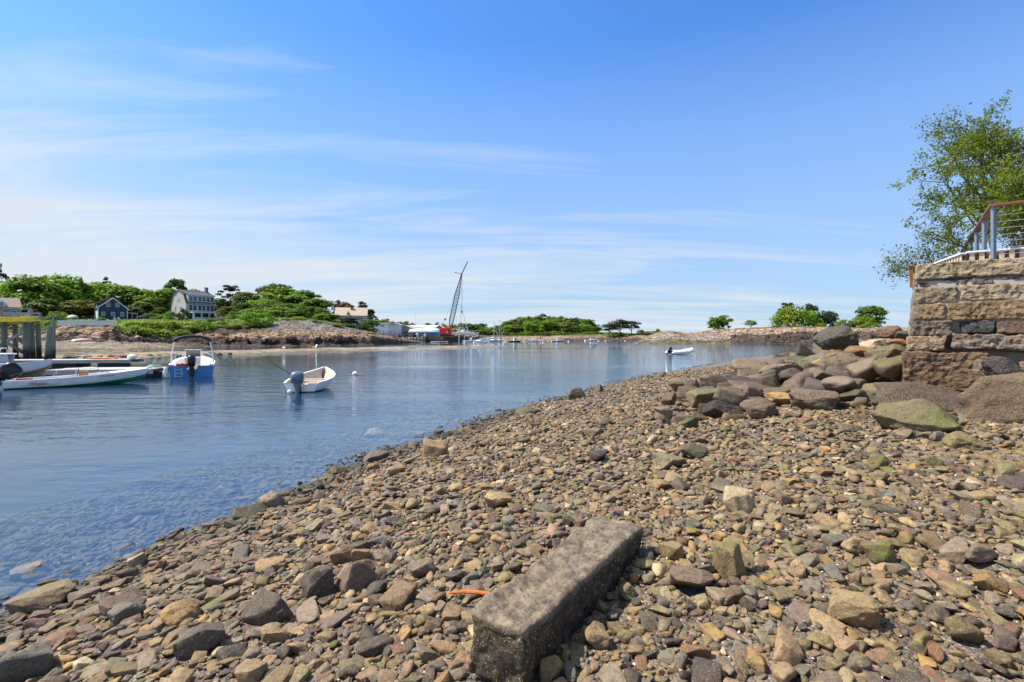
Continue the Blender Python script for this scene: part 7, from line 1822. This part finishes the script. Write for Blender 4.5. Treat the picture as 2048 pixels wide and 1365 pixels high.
GY = 'boats laid up on the quay'
for lab, px, py, L, rz, k, ms in (('white yacht on stands with a dark bottom, left in the boatyard', 917, 668, 8.5, .1, 'cuddy', 13), ('tall white motor yacht on stands in the middle of the boatyard', 930, 668, 7.5, .2, 'cabin', 0), ('rounded white motor yacht on stands at the right of the boatyard', 943, 670, 6.5, .15, 'cabin', 0), ('small boat on stands at the left end of the boatyard', 908, 670, 5, .0, 'console', 0)):
    far_boat(lab, px, py, L, rz, M_GEL, k, 'stored_boat', zr(py, 222) , 222, ms, GY)
for i, px in enumerate((913.5, 925)):
    q = MB(); a = P(px, 660, 224); q.tube([(a[0], 224, 2), (a[0], 224, zr((630, 648)[i], 224))], [.09, .05], 6); o = q.build('mast', M_STEEL); tag(o, ('thin mast rising left in the boatyard beside the crane boom', 'short mast with a crossbar above the stored motor yacht')[i], 'mast')
q = MB(); a, b_ = P(898, 672, 214), P(960, 676, 218); d = b_ - a
for k in range(60):
    v, f = rock(500 + k, 2, 8, 20); s_ = rt.uniform(.35, .9); q.add(v * s_ + (a + d * (k / 60.) + np.array([rt.uniform(-.4, .4), rt.uniform(0, 3), rt.uniform(-1.4, .6)])), f)
o = q.build('stone_quay', M_BOULD, smooth=True); o.color = (.22, .19, .16, 0); tag(o, 'stone rubble quay slope to the right of the barge', 'quay')
GBU = 'white mooring buoys in the harbour'
for i, (px, py, r_) in enumerate([(929, 686, .32), (948, 687.2, .34), (1010, 684, .3), (1048, 684, .28), (1086, 685.5, .26), (1137, 684, .36), (1197, 682.7, .3), (1211, 682.7, .28), (1007, 687, .22), (1250, 682.8, .28)]):
    p = Wt(px, py); q = MB(); q.ball((0, 0, r_ * .4), r_, 2); q.tube([(0, 0, r_), (0, 0, r_ * 1.6)], .05, 5); o = q.build('mooring_buoy', M_GEL, smooth=True); o.location = (p[0], p[1], 0); tag(o, f'white round mooring buoy far out, {nth[i]} listed along the moored boats' if False else f'{["white buoy left of the nearest moored skiff", "white buoy in front of the nearest moored skiff", "white buoy between the second sailing boat and the green workboat", "white buoy right of the dark green workboat", "white buoy below the boat with the red sail", "largest white buoy, right of the grey-white motorboat", "white buoy just right of the rightmost moored boat", "white buoy farther right of the rightmost moored boat", "tiny white buoy at the end of the dark weed line", "white buoy off the low spit, rightmost of all"][i]}', 'buoy', GBU)
t = thing('day_beacon', 'red-brown post beacon on the dark rocks below the pines', 'beacon', tuple(P(1223, 676, 252)))
q = MB(); q.tube([(0, 0, -.4), (0, 0, 2.0)], .22, 10); q.box((0, 0, 2.05), (.6, .6, .12)); q.build('post', M('red_brown_paint', (.36, .13, .08), .7, .2, 3, .1), t)
for lab, px, top, bot, w_ in (('dark narrow signboard on the rocky point right of the two joined trees', 1457, 652, 661, .9), ('left one of two short posts by the lone round tree', 1486, 655, 659.5, .3), ('right one of two short posts by the lone round tree', 1489, 655, 659.5, .3)):
    p = P(px, bot, 181); hh_ = (bot - top) / FO * 181; t = thing('sign_post', lab, 'sign', (p[0], p[1], p[2] - .4))
    q = MB(); q.tube([(0, 0, 0), (0, 0, hh_ + .4)], .07, 6); q.build('post', M_GREYWOOD, t)
    if w_ > .5: q = MB(); q.box((0, -.1, hh_ * .7 + .4), (w_ * .8, .06, hh_ * .6)); q.build('board', M('dark_green_board', (.03, .06, .05), .6, .1, 2, 0), t)
q = MB(); v, f = rock(71, 3, 8, 16, .1, .04); q.add(v * np.array([1.3, .6, .5]), f); o = q.build('overturned_canoe', M('faded_orange', (.60, .16, .07), .6, .1, 3, .05), smooth=True); o.location = P(1597, 652, 188); tag(o, 'orange-red overturned canoe under the lime-green trees on the point', 'canoe')
for i, (px, py, w_, h_, c) in enumerate([(1542, 661, 9, 8, (.36, .27, .20)), (1552, 664, 10, 5, (.40, .32, .25)), (1480, 664, 8, 5, (.42, .36, .31)), (1520, 667, 12, 5, (.44, .36, .3)), (1500, 670, 10, 4, (.36, .31, .27)), (1405, 664, 8, 4, (.40, .33, .27)), (1620, 664, 10, 5, (.46, .35, .28))]):
    v, f = rock(80 + i, 4, 8, 26, .05, .05); Y = 170; o = meshobj('rock', v * np.array([w_, w_ * .8, h_]) / 2 / FO * Y, f, M_BOULD); o.location = P(px, py, Y); o.color = (*c, 0)
    tag(o, ['upright tan rock standing on the ridge of the point', 'pale block right of the upright tan rock', 'pale stone left on the crest of the point', 'wide pale stone in the middle of the crest', 'pale stone low on the shingle slope of the point', 'pale stone at the left end of the point crest', 'pinkish rock below the lime-green trees'][i], 'rock', 'single rocks on the low rocky point')
